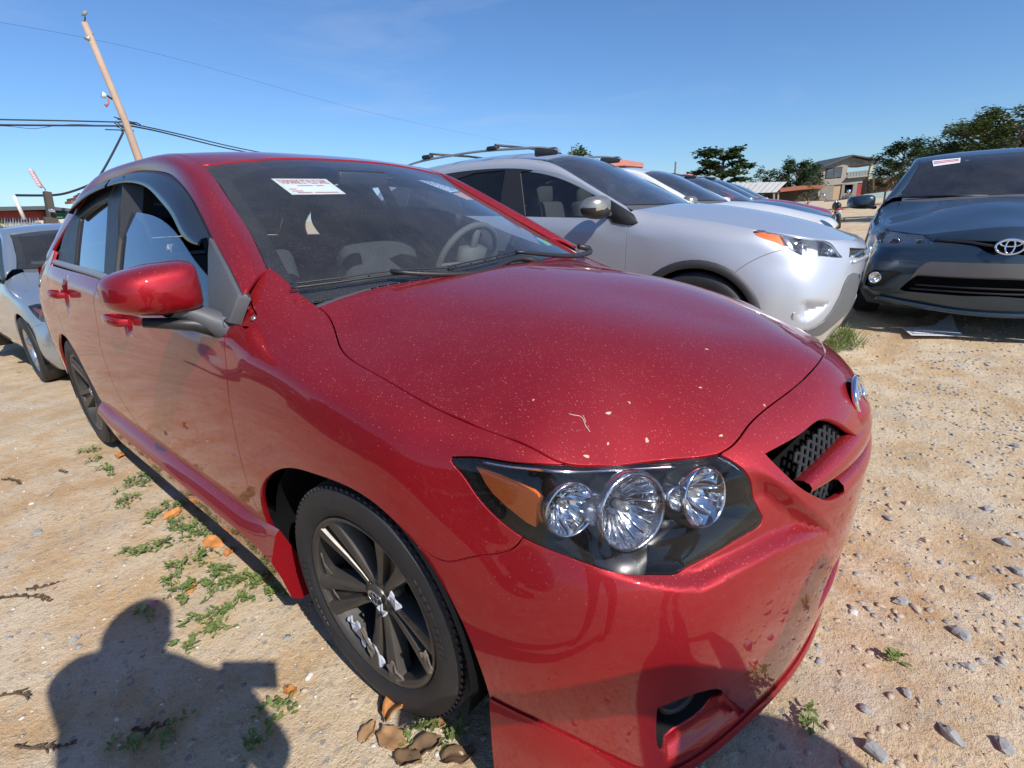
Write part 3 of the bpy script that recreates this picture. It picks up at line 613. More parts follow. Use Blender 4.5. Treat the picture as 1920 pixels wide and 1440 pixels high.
# cowl, wipers
rq=spl([(r0[0],-r0[1]+.005),(-.325,-.48),(-.268,-.25),(-.245,0),(-.268,.25),(-.325,.48),(r0[0],r0[1]-.005)],n=40)
hz=HOOD.ev(rq); rows=[hz+[.01,0,-.018],hz+[-.004,0,-.006],hz+[-.012,0,-.003],hz+[-.040,0,-.004],hz+[-.046,0,-.016],hz+[-.075,0,-.030],hz+[-.13,0,-.012]]
rows=[np.array(r)*[1,1,1] for r in rows]
mb=MB(); mb.grid(np.array(rows[:5])); mb.build('cowl_strip',GREYP,hero,True)
mb=MB(); mb.grid(np.array(rows[4:])); mb.build('cowl_tray',BLACK,hero,True)
mb=MB()
for k in range(90):
    y=-.5+k*.0112; i=np.abs(rq[:,1]-y).argmin(); p=hz[i]; mb.box((p[0]-.010,y,p[2]-.002),(.008,.005,.003))
mb.build('cowl_slots',DARK,hero)
def wpt(u,v,o=.02):
    q=WS.px([(u,v)]); p=WS.ev(q)[0]; m=WS.normal(q)[0]; r=px_ray(u,v); p=p+m*o; t=((p-CAM)@m)/(r@m); return CAM+t*r
def wpt_old(u,v,o=.02):                            # point floating o above the windscreen base plane
    r=px_ray(u,v); n=wn/np.linalg.norm(wn); n=n if n[2]>0 else -n; t=(n@(wa)+o-n@CAM)/(n@r); return CAM+t*r
for blade,arm in ((([(545,540),(640,528),(728,516),(850,509)]),[(732,508),(770,512),(815,514),(920,505),(1000,488),(1016,494)]),(([(840,506),(905,492),(977,474)]),[(968,472),(1010,476),(1071,480),(1106,473)])):
    e=empty('wiper',parent_loc) if 0 else None
    mb=MB(); o1=.035 if blade[0][0]<600 else .035; P=[wpt(u,v,o1) for u,v in arm]; mb.tube(spl(P,n=14),[.0065+.006*k/13 for k in range(14)],8); w=mb.build('wiper_arm',BLACK,hero,True)
    mb=MB(); P=[wpt(u,v,o1-.012) for u,v in blade]; Q=spl(P,n=24)
    mb.tube(Q,.0035,6); mb.tube(Q+[0,0,.011],.0022,6)
    for k in range(2,22,4): mb.bar(Q[k],Q[k]+[0,0,.012],.004)
    mb.build('wiper_blade',BLACK,w,True)
mb=MB(); mb.tube([wpt(1085,462,.03),wpt(1104,466,.03),wpt(1110,472,.02)],[.012,.014,.006],8); mb.build('cowl_corner_cap',BLACK,hero,True)
# ---------------------------------------------------------------- headlamps
def strip_wall(S,loop,o0,o1,mat,name,parent,sg=1,n=3):
    N=S.normal(loop); P=S.ev(loop); rows=np.array([(P+N*(o0+(o1-o0)*k/(n-1))) for k in range(n)])*[1,sg,1]
    rows=np.concatenate([rows,rows[:,:1]],1); mb=MB(); mb.grid(rows); return mb.build(name,mat,parent,True)
hl=np.vstack([spl(x,step=.012)[:-1] for x in (hl_top,hl_top2,hl_in,hl_bot,hl_bot2)])
BLKG=plain('lamp_housing_black',(.012,.012,.014),.16,spec=.6); LWALL=plain('lamp_wall_grey',(.05,.048,.046),.25,metal=.4,var=.4,vs=30.)
PATT=plain('clear_ribbed_reflector',(.62,.63,.66),.16,metal=1.,bmp=.8,bs=90.)
def cup(parent,c,ax,r,dep,sg,ribbed=False,barrel=.05):
    ax=Vector(ax).normalized(); M=Matrix.Translation(Vector(c))@ax.to_track_quat('Z','Y').to_matrix().to_4x4()
    mb=MB(); mb.lathe([(r*.16,-dep),(r*.45,-dep*.86),(r*.74,-dep*.56),(r*.92,-dep*.22),(r,0),(r*1.06,.004),(r*1.13,.0),(r*1.16,-.008),(r*1.16,-barrel)],40,M)
    if sg>0: mb.V=[(v[0],-v[1],v[2]) for v in mb.V]
    o=mb.build('lamp_reflector',PATT if ribbed else CHROME,parent,True)
    mb=MB(); mb.lathe([(.004,-dep),(r*.13,-dep*.98),(r*.15,-dep*.4),(r*.11,-dep*.28),(.002,-dep*.24)],16,M)
    if sg>0: mb.V=[(v[0],-v[1],v[2]) for v in mb.V]
    mb.build('lamp_bulb',SILVERM,o,True)
    mb=MB()
    for k in range(18 if ribbed else 12):
        a=2*math.pi*k/(18 if ribbed else 12); ca,sa=math.cos(a),math.sin(a); pr=[(r*.30,-dep*.90),(r*.6,-dep*.70),(r*.9,-dep*.20)]
        pts=[M@Vector((q*ca,q*sa,h)) for q,h in pr]; mb.tube(pts,[.0012,.0018,.0026],5)
    if sg>0: mb.V=[(v[0],-v[1],v[2]) for v in mb.V]
    mb.build('reflector_rib',CHROME,o,True)
for sg in (-1,1):
    hd=empty('headlamp'); hd.parent=hero; s2=-sg
    lq=hl if sg<0 else mir(hl)
    panel('lens',BODY,lq,LENS,hd,res=.03,depth=.012,gap=.003,off=.001)
    strip_wall(BODY,hl,-.012,-.075,BLKG,'lamp_wall',hd,s2 if s2==-1 else 1) if 0 else None
    N=BODY.normal(hl); P=BODY.ev(hl); rows=np.array([P+N*k for k in (-.010,-.03,-.13)])*[1,1 if sg<0 else -1,1]; rows=np.concatenate([rows,rows[:,:1]],1)
    mb=MB(); mb.grid(rows); mb.build('lamp_wall',LWALL,hd,True)
    panel('lamp_back',BODY,lq,BLKG,hd,res=.03,depth=0,gap=0,off=-.125)
    P_=lambda u,v,o: (lambda q:(BODY.ev(q)+BODY.normal(q)*o)[0])(B([(u,v)]))
    for (u,v,o,r,dep,ax,rb_) in ((1072,962,-.030,.046,.045,(.86,-.42,.12),False),(1212,966,-.034,.068,.055,(.86,-.40,.16),True),(1362,942,-.034,.054,.05,(.90,-.30,.20),False)):
        cup(hd,P_(u,v,o),ax,r,dep,sg,rb_)
    aq=B([(882,878),(930,900),(1003,932),(1008,940),(999,998),(980,990),(930,950),(900,915)])
    if sg>0: aq=mir(aq)
    panel('amber_reflector',BODY,outline([list(np.vstack([aq[k],aq[(k+1)%len(aq)]])) for k in range(len(aq))],.02),AMBER,hd,res=.03,depth=.02,off=-.022)
    ty=spl(np.vstack([hl_top[1:-1],hl_top2[1:-1]]),n=40); P=(BODY.ev(ty-[0,.012])+BODY.normal(ty)*-.016)*[1,1 if sg<0 else -1,1]
    mb=MB(); mb.tube(P,.0032,6); mb.build('bright_trim',CHROME,hd,True)
# ---------------------------------------------------------------- grille, badge, fog lamps, lower lip
def ptz(y,z,o): q=BODY.proj([(.83,y,z)]); return (BODY.base(q)+BODY.nrm(q,BODY.base)*o)[0]
mb=MB()
MESHB=plain('grille_mesh_black',(.022,.024,.027),.75,spec=.25); ys=np.linspace(-.44,.44,30)
mb.grid(np.array([[ptz(y,z,-.06) for y in ys] for z in (.54,.60,.66,.72,.76)])); mb.build('grille_back',DARK,hero,True)
mb=MB(); z0,z1=.545,.745
for k in range(-16,17):
    y0=k*.030
    for d in (-1,1):
        P=[ptz(y0+d*(z-z0)*.75,z,-.030) for z in np.linspace(z0,z1,9) if abs(y0+d*(z-z0)*.75)<.36]
        if len(P)>1: mb.tube(P,.0046,5,caps=False)
mb.build('grille_mesh',MESHB,hero,True)
def swept(name,mat,ys,zc,h,o0,prof,parent):
    rows=[]
    for a,b in prof: rows.append([ptz(y,zc(y)+a*h(y),o0+b) for y in ys])
    mb=MB(); mb.grid(np.array(rows)); return mb.build(name,mat,parent,True)
ys=np.linspace(-.37,.37,41)
swept('grille_bar',RED,ys,lambda y:.640+.06*abs(y)**1.2,lambda y:.033-.016*(abs(y)/.37)**3,-.010,[(1,-.02),(1.05,.0),(.6,.012),(0,.016),(-.6,.012),(-1.05,0),(-1,-.02)],hero)
swept('grille_lower_lip',RED,ys*.62,lambda y:.580+.20*abs(y)**1.6,lambda y:.014,-.008,[(1,-.03),(1.05,.0),(.2,.010),(-.9,.012)],hero)
bq=BODY.proj([(.817,0,.728)]); bp_=BODY.ev(bq)[0]; bn=BODY.normal(bq)[0]; bn=(bn+[.6,0,-.1]); bn/=np.linalg.norm(bn)
def badge(c,nv,w,h,parent,name='badge',th=.006,mat=None,back=None):
    nv=Vector(nv).normalized(); r=Vector((0,0,1)).cross(nv).normalized(); u=nv.cross(r); c=Vector(c); mb=MB()
    def ell(a,b,cy,t,n=36): 
        pts=[c+r*(a*math.cos(2*math.pi*k/n))+u*(cy+b*math.sin(2*math.pi*k/n)) for k in range(n+1)]; mb.tube(pts,t,7,caps=False)
    ell(w/2,h/2,0,th); ell(w*.16,h*.46,0,th*.75); ell(w*.37,h*.20,h*.21,th*.75)
    o=mb.build(name,mat or CHROME,parent,True)
    if back:
        m2=MB(); m2.add([c-nv*th+r*(w*.5*math.cos(a))+u*(h*.5*math.sin(a)) for a in np.linspace(0,2*math.pi,33)[:-1]],[tuple(range(32))]); m2.build('badge_back',back,o)
    return o
badge(bp_+bn*.002,bn,.122,.084,hero,back=DARK)
mb=MB()                                         # nose panel behind the badge
rows=[[ptz(y,.735-.0*abs(y),.004-.02*(abs(y)/.10)**2) for y in np.linspace(-.10,.10,11)],[ptz(y,.70,.012-.02*(abs(y)/.10)**2) for y in np.linspace(-.095,.095,11)],[ptz(y,.672,.012-.03*(abs(y)/.09)**2) for y in np.linspace(-.085,.085,11)],[ptz(y,.655,-.02) for y in np.linspace(-.08,.08,11)]]
mb.grid(np.array(rows)); mb.build('badge_mount',RED,hero,True)
for sg in (-1,1):
    q=fogH if sg<0 else mir(fogH)
    N=BODY.normal(fogH); P=BODY.ev(fogH); rows=np.array([P+N*k for k in (-.004,-.02,-.05)])*[1,-sg*-1*-1 if 0 else (1 if sg<0 else -1),1]; rows=np.concatenate([rows,rows[:,:1]],1)
    fo=MB(); fo.grid(rows); fo=fo.build('fog_lamp_bezel',BLACK,hero,True)
    panel('bezel_back',BODY,q,BLACK,fo,res=.03,depth=0,gap=0,off=-.05)
    c=(BODY.ev(B([(1305,1352)]))+BODY.normal(B([(1305,1352)]))*-.03)[0]; Mx=Matrix.Translation(Vector(c))@Vector((.8,-.5,-.05)).normalized().to_track_quat('Z','Y').to_matrix().to_4x4()@Matrix.Diagonal((1.0,1.15,1,1))
    mb=MB(); mb.lathe([(.047,-.02),(.047,.012),(.042,.016),(.036,.008),(.034,-.01),(.001,-.014)],32,Mx)
    mb.box(Mx@Vector((0,.004,-.006)),(.006,.03,.012),Mx.to_3x3())
    if sg>0: mb.V=[(v[0],-v[1],v[2]) for v in mb.V]
    mb.build('fog_lamp_cover',BLACK,fo,True)
mb=MB(); mb.grid(np.array([[ptz(y,z,-.05) for y in np.linspace(-.42,.42,22)] for z in (.20,.31,.42)])); mb.build('intake_back',DARK,hero,True)
for z in (.27,.315,.36):
    mb=MB(); mb.grid(np.array([[ptz(y,z+a,o) for y in np.linspace(-.38,.38,20)] for a,o in ((.008,-.04),(.008,-.012),(-.004,-.010),(-.006,-.04))])); mb.build('intake_slat',BLACK,hero,True)
ss=np.linspace(archF[-2,0]+.005,SMAX-archF[-2,0]-.005,110)
lq=B([(907,1300),(950,1322),(1000,1345),(1050,1369),(1100,1394),(1150,1418),(1195,1438),(1240,1456),(1300,1458),(1345,1444),(1400,1416),(1452,1386)]); lzz=BODY.base(lq)[:,2]
def lipz(s):
    s=s if s<=SMAX/2 else SMAX-s
    return float(np.clip(np.interp(s,lq[:,0],lzz)-.004,.075,.31))
rows=[]
for kind in range(7):
    row=[]
    for ki,s in enumerate(ss):
        if kind==0:
            z=lipz(s); t=np.interp(z,NETR[18][:,2],BODY.tk); q=np.array([[s,t]]); P=BODY.base(q)[0]; n=BODY.nrm(q,BODY.base)[0]*[1,1,0]; n/=np.linalg.norm(n); LC=globals().setdefault('LC',{}); LC[ki]=(z,P,n)
        z,P,n=LC[ki]
        p=[P+n*-.004,P+n*.004+[0,0,.002],P+n*.007+[0,0,-.005],P*[1,1,0]+n*.009+[0,0,(z+.05)/2],P*[1,1,0]+n*.006+[0,0,.052],P*[1,1,0]+n*-.004+[0,0,.048],P*[1,1,0]-n*.06+[0,0,.05]][kind]; row.append(p)
    rows.append(row)
mb=MB(); mb.grid(np.array(rows)); o=mb.build('front_spoiler_lip',RED,hero,True); sharpen(o,50)
# side skirts
for sg in (1,-1):
    xs=np.linspace(-2.22,-.37,40); rows=[]
    for dz,y,z in ((0,-.872,.335),(0,-.886,.322),(0,-.905,.298),(0,-.912,.28),(0,-.905,.235),(0,-.892,.19),(0,-.87,.168),(0,-.80,.165)):
        row=[]
        for x in xs:
            f=np.clip((x+.60)/.23,0,1); g=np.clip((-2.0-x)/.22,0,1); f2=f*f
            row.append((x+(.03*f2 if z<.25 else 0),y-.010*f2+.006*g,z-(.028*f2 if z<.2 else 0)+(.03*f2 if z>.3 else 0)+.02*g))
        rows.append(row)
    rows=np.array(rows)*[1,sg,1]; mb=MB(); mb.grid(rows)
    for e_ in (0,-1): mb.ngon([tuple(r[e_]) for r in rows])
    o=mb.build('side_skirt',RED,hero,True); sharpen(o,28)
# door handles
for sg in (1,-1):
    for (x,z) in ((-1.355,.858),(-2.295,.888)):
        pts=[(x-.10,-.878,z-.004),(x-.09,-.905,z-.002),(x-.05,-.921,z),(x,-.925,z),(x+.05,-.921,z-.001),(x+.085,-.908,z-.003),(x+.10,-.880,z-.005)]
        Q=spl(pts,n=22); mb=MB(); V=[]
        for k,p in enumerate(Q):
            f=k/21; w=.0145+.006*math.sin(math.pi*f)-.002; t=.008
            V.append([(p[0],p[1]-t*math.cos(a)*.9,p[2]+w*math.sin(a)) for a in np.linspace(0,2*math.pi,11)[:-1]])
        mb.grid(np.array(V)*[1,sg,1],closed=True); mb.ngon([tuple(np.array(v)*[1,sg,1]) for v in V[0]]); mb.ngon([tuple(np.array(v)*[1,sg,1]) for v in V[-1]]); mb.build('door_handle',RED,hero,True)
# added dark shell that blocks light behind the panel gaps, floor and wheel wells
def bshell(s0,s1,t0,t1,off,name,par,n=30,m=8):
    a=np.linspace(s0,s1,n); b=np.linspace(t0,t1,m); q=np.stack([np.repeat(a,m),np.tile(b,n)],1); P=(BODY.base(q)+BODY.nrm(q,BODY.base)*off).reshape(n,m,3); return P
sA=BODY.proj([(-.46,-.87,.5)])[0,0]; sB=BODY.proj([(.40,-.85,.5)])[0,0]; sC=BODY.proj([(-2.2,-.87,.5)])[0,0]; sD=BODY.proj([(-3.0,-.87,.5)])[0,0]
mb=MB()
for a,b,t0,of in ((.02,sD,0,-.06),(sD,sC,6,-.05),(sC,sA,0,-.075),(sA,sB,6.6,-.05)):
    tt=np.interp(t0,range(10),BODY.tk)
    for k in (0,1):
        P=bshell(a if not k else SMAX-b,b if not k else SMAX-a,tt,BODY.tk[8] if b<=sA and b>sC else tend,of,'',None,24 if b<3.5 else 24,6); mb.grid(P)
Hq=np.array([[(x,y) for y in np.linspace(-1,1,13)] for x in np.linspace(-.33,.60,9)])
Hp=[]
for row in Hq:
    r=[]
    for x,y in row:
        wy=np.interp(x,[-.33,-.1,.3,.45,.60],[.60,.72,.72,.62,.38]); p=HOOD.base(np.array([[x,y*wy]]))[0]; r.append(p-[0,0,.05])
    Hp.append(r)
mb.grid(np.array(Hp))
mb.build('gap_blocker',DARK,hero,True)
mb=MB(); mb.box((-1.45,0,.20),(4.0,1.45,.05)); mb.box((.1,0,.55),(.75,1.1,.35)); mb.box((-3.0,0,.6),(.9,1.1,.55)); mb.build('underbody',DARK,hero)
for x in (0.-.03,-2.6):
    for sg in (-1,1):
        mb=MB(); rows=[]
        for y in (.55,.70,.872): rows.append([(x+.375*math.cos(a),y*sg,.31+.350*math.sin(a)) for a in np.linspace(-.3,math.pi+.3,26)])
        mb.grid(np.array(rows)); mb.ngon([(x+.375*math.cos(a),.55*sg,.31+.350*math.sin(a)) for a in np.linspace(-.3,math.pi+.3,26)]); mb.build('wheel_well_liner',DARK,hero,True)
# ---------------------------------------------------------------- wheels
RIMM=plain('dull_graphite_wheel',(.090,.080,.070),.40,metal=.45,var=.35,vs=16.)
PEEL=plain('peeled_silver_flakes',(.42,.44,.50),.5,var=.3,vs=30.)
DIRTY=plain('wheel_dirt',(.13,.105,.08),.8,var=.4,vs=40.)
def tyre_mb(R=.304,w=.205,rim=.218,n=96,tread=True):
    h=w/2; prof=[(rim-.004,-h*.80),(rim+.012,-h*.98),(R-.045,-h*1.04),(R-.016,-h*.97),(R-.004,-h*.80)]
    grooves=[-.55,-.2,.2,.55]; p2=[]
    for g in grooves: p2+=[(R,h*g-.008),(R-.008,h*g-.006),(R-.008,h*g+.006),(R,h*g+.008)]
    prof+=p2+[(R-.004,h*.80),(R-.016,h*.97),(R-.045,h*1.04),(rim+.012,h*.98),(rim-.004,h*.80)]
    mb=MB(); Mx=Matrix.Rotation(-math.pi/2,4,'X'); mb.lathe(prof,n,Mx,0,True)
    for k in range(n):                          # fine shoulder sipes and sidewall lettering blocks
        a=2*math.pi*k/n; c=Vector((math.cos(a)*(R-.0105),h*-.86,math.sin(a)*(R-.0105))); mb.box(c,(.011,.012,.010),Matrix.Rotation(-a,3,'Y'))
        if (k%45)<11 and k%45!=5: q=R-.050; mb.box((math.cos(a)*q,-h*1.035,math.sin(a)*q),(.016,.003,.011),Matrix.Rotation(-a,3,'Y'))
    return mb
BARREL=plain('shaded_wheel_barrel',(.035,.033,.031),.6,metal=.2,var=.4,vs=16.)  # barrel darker than the rim: shade between the spokes put into the colour
def wheel(name,loc,steer,parent,sg,kind='five',scale=1.,rimmat=None,detail=True):
    e=empty(name,loc,steer); e.parent=parent
    if sg>0: e.rotation_euler=(0,0,steer+math.pi)
    t=tyre_mb(n=90 if detail else 36); t.build('tyre',RUBBER,e,True); sharpen(e.children[0],40)
    rm=rimmat or RIMM; Mx=Matrix.Rotation(math.pi/2,4,'X')     # z axis -> -y (outer face)
    mb=MB(); mb.lathe([(.217,.086),(.222,.092),(.220,.097),(.212,.096),(.206,.088)],64,Mx); mb.lathe([(.206,.088),(.202,.06),(.190,.03),(.186,-.05),(.200,-.08),(.21,-.085)],64,Mx,1)
    rim=mb.build('rim',[rm,BARREL],e,True)
    mb=MB(); mb.lathe([(.001,-.03),(.150,-.03),(.155,-.02),(.186,-.04)],40,Mx); mb.build('brake_disc',DARK,e,True)
    nsp=5
    for k in range(nsp):
        a=math.radians(58+72*k); sp=MB(); T_=lambda r_,tt,yy:(r_*math.cos(a)-tt*math.sin(a),-yy,r_*math.sin(a)+tt*math.cos(a))
        for sd in (-1,1):                       # each spoke: two broad legs with a sunken web between
            rows=[]
            for r_,c0,hw,y0 in ((.028,.012,.011,.066),(.070,.017,.013,.071),(.120,.025,.016,.079),(.170,.034,.019,.089),(.209,.042,.023,.0965)):
                i_,o_=c0-hw,c0+hw; rows.append([T_(r_,tt*sd,yy) for tt,yy in ((i_-.002,y0-.034),(i_,y0-.010),(i_+.003,y0-.002),(c0,y0),(o_-.004,y0-.004),(o_,y0-.012),(o_+.004,y0-.040))])
            rows=np.array(rows); rows=rows[:,::-1] if sd>0 else rows; sp.grid(rows)
        sp.grid(np.array([[T_(r_,tt,y0) for tt in (-q,0,q)] for r_,q,y0 in ((.03,.004,.046),(.12,.014,.058),(.205,.026,.080))]))
        o=sp.build('spoke',rm,e,True); sharpen(o,30)
    mb=MB(); mb.lathe([(.062,.028),(.060,.050),(.050,.060),(.040,.066),(.034,.064)],40,Mx); mb.build('hub',rm,e,True)
    mb=MB(); mb.lathe([(.033,.060),(.034,.070),(.030,.0725),(.001,.073)],32,Mx); cp=mb.build('hub_cap',RIMM if not rimmat else rm,e,True)
    badge((0,-.0745,0),(0,-1,0),.050,.036,cp,'badge',.0016,CHROME)
    for k in range(5):
        a=2*math.pi*k/5+.83-.63; mb=MB(); mb.lathe([(.008,.03),(.008,.055),(.005,.060),(.001,.060)],8,Matrix.Rotation(0,4,'Y')@Mx@Matrix.Translation((.048*math.cos(a+.63),.048*math.sin(a+.63),0))); mb.build('wheel_nut',DARK,e,True)
    return e
wf=wheel('front_wheel',(.008,-.775,.314),math.radians(2.3),hero,-1)
wr=wheel('rear_wheel',(-2.6,-.775,.314),0,hero,-1)
wheel('front_wheel',(.008,.775,.314),math.radians(2.3),hero,1,detail=False); wheel('rear_wheel',(-2.6,.775,.314),0,hero,1,detail=False)
def flake(u,v,r,seed,y=-.842,mat=None,name='peeling_patch',st=1.3,rot=.9):   # ragged scraps of old finish on the rim
    rr=random.Random(seed); c=at(u,v,'y',y); n=16; V=[]
    for k in range(n):
        a=2*math.pi*k/n; q=r*(.65+.5*rr.random()); x=q*math.cos(a)*st; z=q*math.sin(a); cr,sr=math.cos(rot),math.sin(rot); V.append((c[0]+x*cr-z*sr,y+(.004*math.sin(3*a)),c[2]+x*sr+z*cr))
    V=[V[k] for k in range(n)]; V2=[(x,y_+.004,z) for x,y_,z in V]
    mk(name,V+V2,[tuple(range(n))]+[(i,(i+1)%n,(i+1)%n+n,i+n) for i in range(n)],mat or PEEL,hero,False)
for a in ((676,1190,.026,1),(704,1226,.024,2),(738,1130,.018,3),(660,1168,.014,8),(716,1146,.012,9)): flake(*a,y=-.862,rot=-.7)
for a in ((604,1060,.034,4),(622,1112,.026,5),(612,1088,.022,11)): flake(*a,y=-.866,mat=RIMM,rot=-.9,st=1.6)
flake(740,1262,.022,6,y=-.866,mat=DIRTY,rot=-.7); flake(800,1243,.016,7,y=-.866,mat=DIRTY,rot=-1.1,st=2); flake(688,1205,.02,12,y=-.866,mat=DIRTY,rot=-.9,st=1.9)
# ---------------------------------------------------------------- cabin
mb=MB(); mb.grid(np.array([[(x,y,z) for y in np.linspace(-.70,.70,9)] for x,z in ((-.40,.93),(-.50,.955),(-.62,.955),(-.72,.93),(-.76,.84),(-.78,.6),(-.70,.3))])); mb.build('dashboard',DASH,hero,True)
def seat(x,y):
    mb=MB()
    for (cx,cz,dx,dz,rt) in ((x-.02,.45,.50,.16,0),(x-.30,.76,.15,.58,-.22)): mb.box((cx,y,cz),(dx,.48,dz),Matrix.Rotation(rt,3,'Y'))
    o=mb.build('seat',INTER,hero); bevel(o,.05,3)
    mb=MB(); mb.box((x-.375,y,1.10),(.09,.24,.17),Matrix.Rotation(-.15,3,'Y')); h=mb.build('headrest',INTER,o); bevel(h,.045,3)
    mb=MB()
    for d in (-.05,.05): mb.tube([(x-.36,y+d,.98),(x-.37,y+d,1.08)],.006,6)
    mb.build('headrest_post',SILVERM,o)
seat(-1.15,-.37); seat(-1.15,.37)
mb=MB(); mb.box((-2.35,0,.45),(.55,1.3,.18)); mb.box((-2.65,0,.72),(.16,1.3,.52),Matrix.Rotation(-.3,3,'Y')); o=mb.build('rear_bench',INTER,hero); bevel(o,.04,2)
for y in (-.4,.4):
    mb=MB(); mb.box((-2.74,y,1.02),(.10,.22,.12)); h=mb.build('rear_headrest',INTER,o); bevel(h,.04,2)
mb=MB(); mb.box((-3.0,0,.98),(.5,1.25,.03)); mb.build('parcel_shelf',DASH,hero)
mb=MB(); c=Vector((-.80,.37,.955)); ax=Vector((-.88,0,.47)).normalized(); Mx=Matrix.Translation(c)@ax.to_track_quat('Z','Y').to_matrix().to_4x4()
mb.tube([Mx@Vector((.185*math.cos(a),.185*math.sin(a),0)) for a in np.linspace(0,2*math.pi,41)],.015,8,caps=False)
mb.box(Mx@Vector((0,0,-.01)),(.14,.16,.05),Mx.to_3x3())
for a in (0,math.pi,-math.pi/2): mb.bar(Mx@Vector((0,0,-.01)),Mx@Vector((.18*math.cos(a+1.57),.18*math.sin(a+1.57),0)),.035,.015)
mb.build('steering_wheel',INTERL,hero,True)
mb=MB(); mb.box((-1.02,.0,1.325),(.03,.24,.06)); o=mb.build('inner_mirror',BLACK,hero); bevel(o,.012,2)
P=RF.ev(np.stack([np.repeat(np.linspace(0,RF.dom[1],8),9),np.tile(np.linspace(0.02,RF.dom[3]-.02,9),8)],1)).reshape(8,9,3)-[0,0,.035]
mb=MB(); mb.grid(P); mb.build('headliner',INTERL,hero,True)
for sg in (1,-1):
    q=np.stack([np.repeat(np.linspace(0,ra,14),3),np.tile(np.linspace(0,rb,3),14)],1); P=(RIB.ev(q)-RIB.normal(q)*.03).reshape(14,3,3)*[1,sg,1]; mb=MB(); mb.grid(P); mb.build('pillar_trim',INTER,hero,True)
    mb=MB(); mb.bar((-1.60,sg*.77,.90),(-1.70,sg*.61,1.36),.10,.05); mb.build('centre_pillar',DASH,hero)
    mb=MB(); mb.grid(np.array([[(x,sg*(-.79),z) for x in (-2.6,-1.5,-.55)] for z in (.3,.90,.935)])); mb.build('door_card',INTERL,hero)
CHIP=plain('chipped_primer',(.55,.40,.30),.8,var=.3,vs=200.)
def on_hood(uv,o=.0006): q=HOOD.px(uv); return HOOD.ev(q)+HOOD.normal(q)*o
for k,(u,v,r_) in enumerate(((1141,775,.0042),(1213,826,.0040),(1100,856,.0040),(1140,832,.0025),(1180,755,.0022),(1352,817,.0030),(1433,760,.0025),(1313,727,.0025),(1000,750,.002),(1325,655,.003))):
    c=on_hood([(u,v)])[0]; hn_=HOOD.normal(HOOD.px([(u,v)]))[0]; Mx=Matrix.Translation(Vector(c))@Vector(hn_).to_track_quat('Z','Y').to_matrix().to_4x4()@Matrix.Rotation(k*1.3,4,'Z'); mb=MB(); mb.ngon([Mx@Vector((r_*(1+.3*math.sin(3*a+k))*math.cos(a)*1.4,r_*math.sin(a)*.8,.0)) for a in np.linspace(0,2*math.pi,13)[:-1]]); mb.build('paint_chip',CHIP,hero)
P=on_hood([(1066,776),(1078,779),(1088,781),(1094,788),(1097,797),(1103,806),(1106,810)]); mb=MB(); mb.tube(spl(P,n=16),.0009,5); mb.build('scratch',CHIP,hero,True)
P=on_hood([(1092,778),(1096,786),(1098,792)]); mb=MB(); mb.tube(spl(P,n=6),.0007,5); mb.build('scratch',CHIP,hero,True)
# paper and stickers on the screen
def screen_quad(name,uv,mat,off=-.013,sub=None,lift=None):
    q=WS.px(uv); P=WS.ev(q)+WS.normal(q)*off; return mk(name,list(P),[tuple(range(len(P)))],mat,None,False),P
# ================================================================ the other cars
def tps_surf(K,dom,base=None):
    n=len(K); A=np.zeros((n+3,n+3)); A[:n,:n]=tps(K[:,:2],K[:,:2])+np.eye(n)*1e-5; A[:n,n]=1; A[:n,n+1:]=K[:,:2]; A[n:,:n]=A[:n,n:].T
    w=np.linalg.solve(A,np.concatenate([K[:,2],[0,0,0]]))
    return Surf(fn=lambda q:np.stack([q[:,0],q[:,1],tps(q,K[:,:2])@w[:n]+w[n]+q@w[n+1:]],1),dom=dom)
def rsurf(P,n=(.3,.3)):
    S=Surf(P)
    if S.normal(np.array([[S.dom[1]*n[0],S.dom[3]*n[1]]]))[0][2]<0: S.sign=-1
    return S
def poly(q,step=.03): q=np.asarray(q); return outline([np.array([q[k],q[(k+1)%len(q)]]) for k in range(len(q))],step)
def simple_wheel(par,loc,sg,R,rim,w,rimmat,nsp=5,cover=False):
    e=empty('wheel',loc,0 if sg<0 else math.pi); e.parent=par
    h=w/2; prof=[(rim-.004,-h*.8),(rim+.012,-h),(R-.04,-h*1.03),(R-.012,-h*.95),(R,-h*.78),(R,h*.78),(R-.012,h*.95),(R-.04,h*1.03),(rim+.012,h),(rim-.004,h*.8)]
    mb=MB(); mb.lathe(prof,40,Matrix.Rotation(-math.pi/2,4,'X'),0,True); mb.build('tyre',RUBBER,e,True)
    Mx=Matrix.Rotation(math.pi/2,4,'X'); mb=MB(); mb.lathe([(rim-.002,h*.8),(rim+.003,h*.9),(rim-.010,h*.86),(rim-.02,h*.4),(rim-.03,-h*.5)],40,Mx); mb.lathe([(.001,-.02),(rim-.03,-.02)],24,Mx,1); mb.build('rim',[rimmat,DARK],e,True)
    for k in range(nsp):
        a=2*math.pi*k/nsp+.3; mb=MB(); r=Vector((math.cos(a),0,math.sin(a))); t=Vector((-math.sin(a),0,math.cos(a))); rows=[]
        for rr,ww,yy in ((.02,.03,h*.55),(rim*.55,.026,h*.6),(rim-.012,.04,h*.8)):
            rows.append([tuple(r*rr+t*(ww*q)+Vector((0,-yy+dy,0))) for q,dy in ((-1,.03),(-.85,0),(0,-.004),(.85,0),(1,.03))])
        mb.grid(np.array(rows)); mb.build('spoke',rimmat,e,True)
    mb=MB(); mb.lathe([(.035,h*.4),(.034,h*.68),(.03,h*.72),(.001,h*.73)],20,Mx); mb.build('hub',rimmat,e,True)
    return e
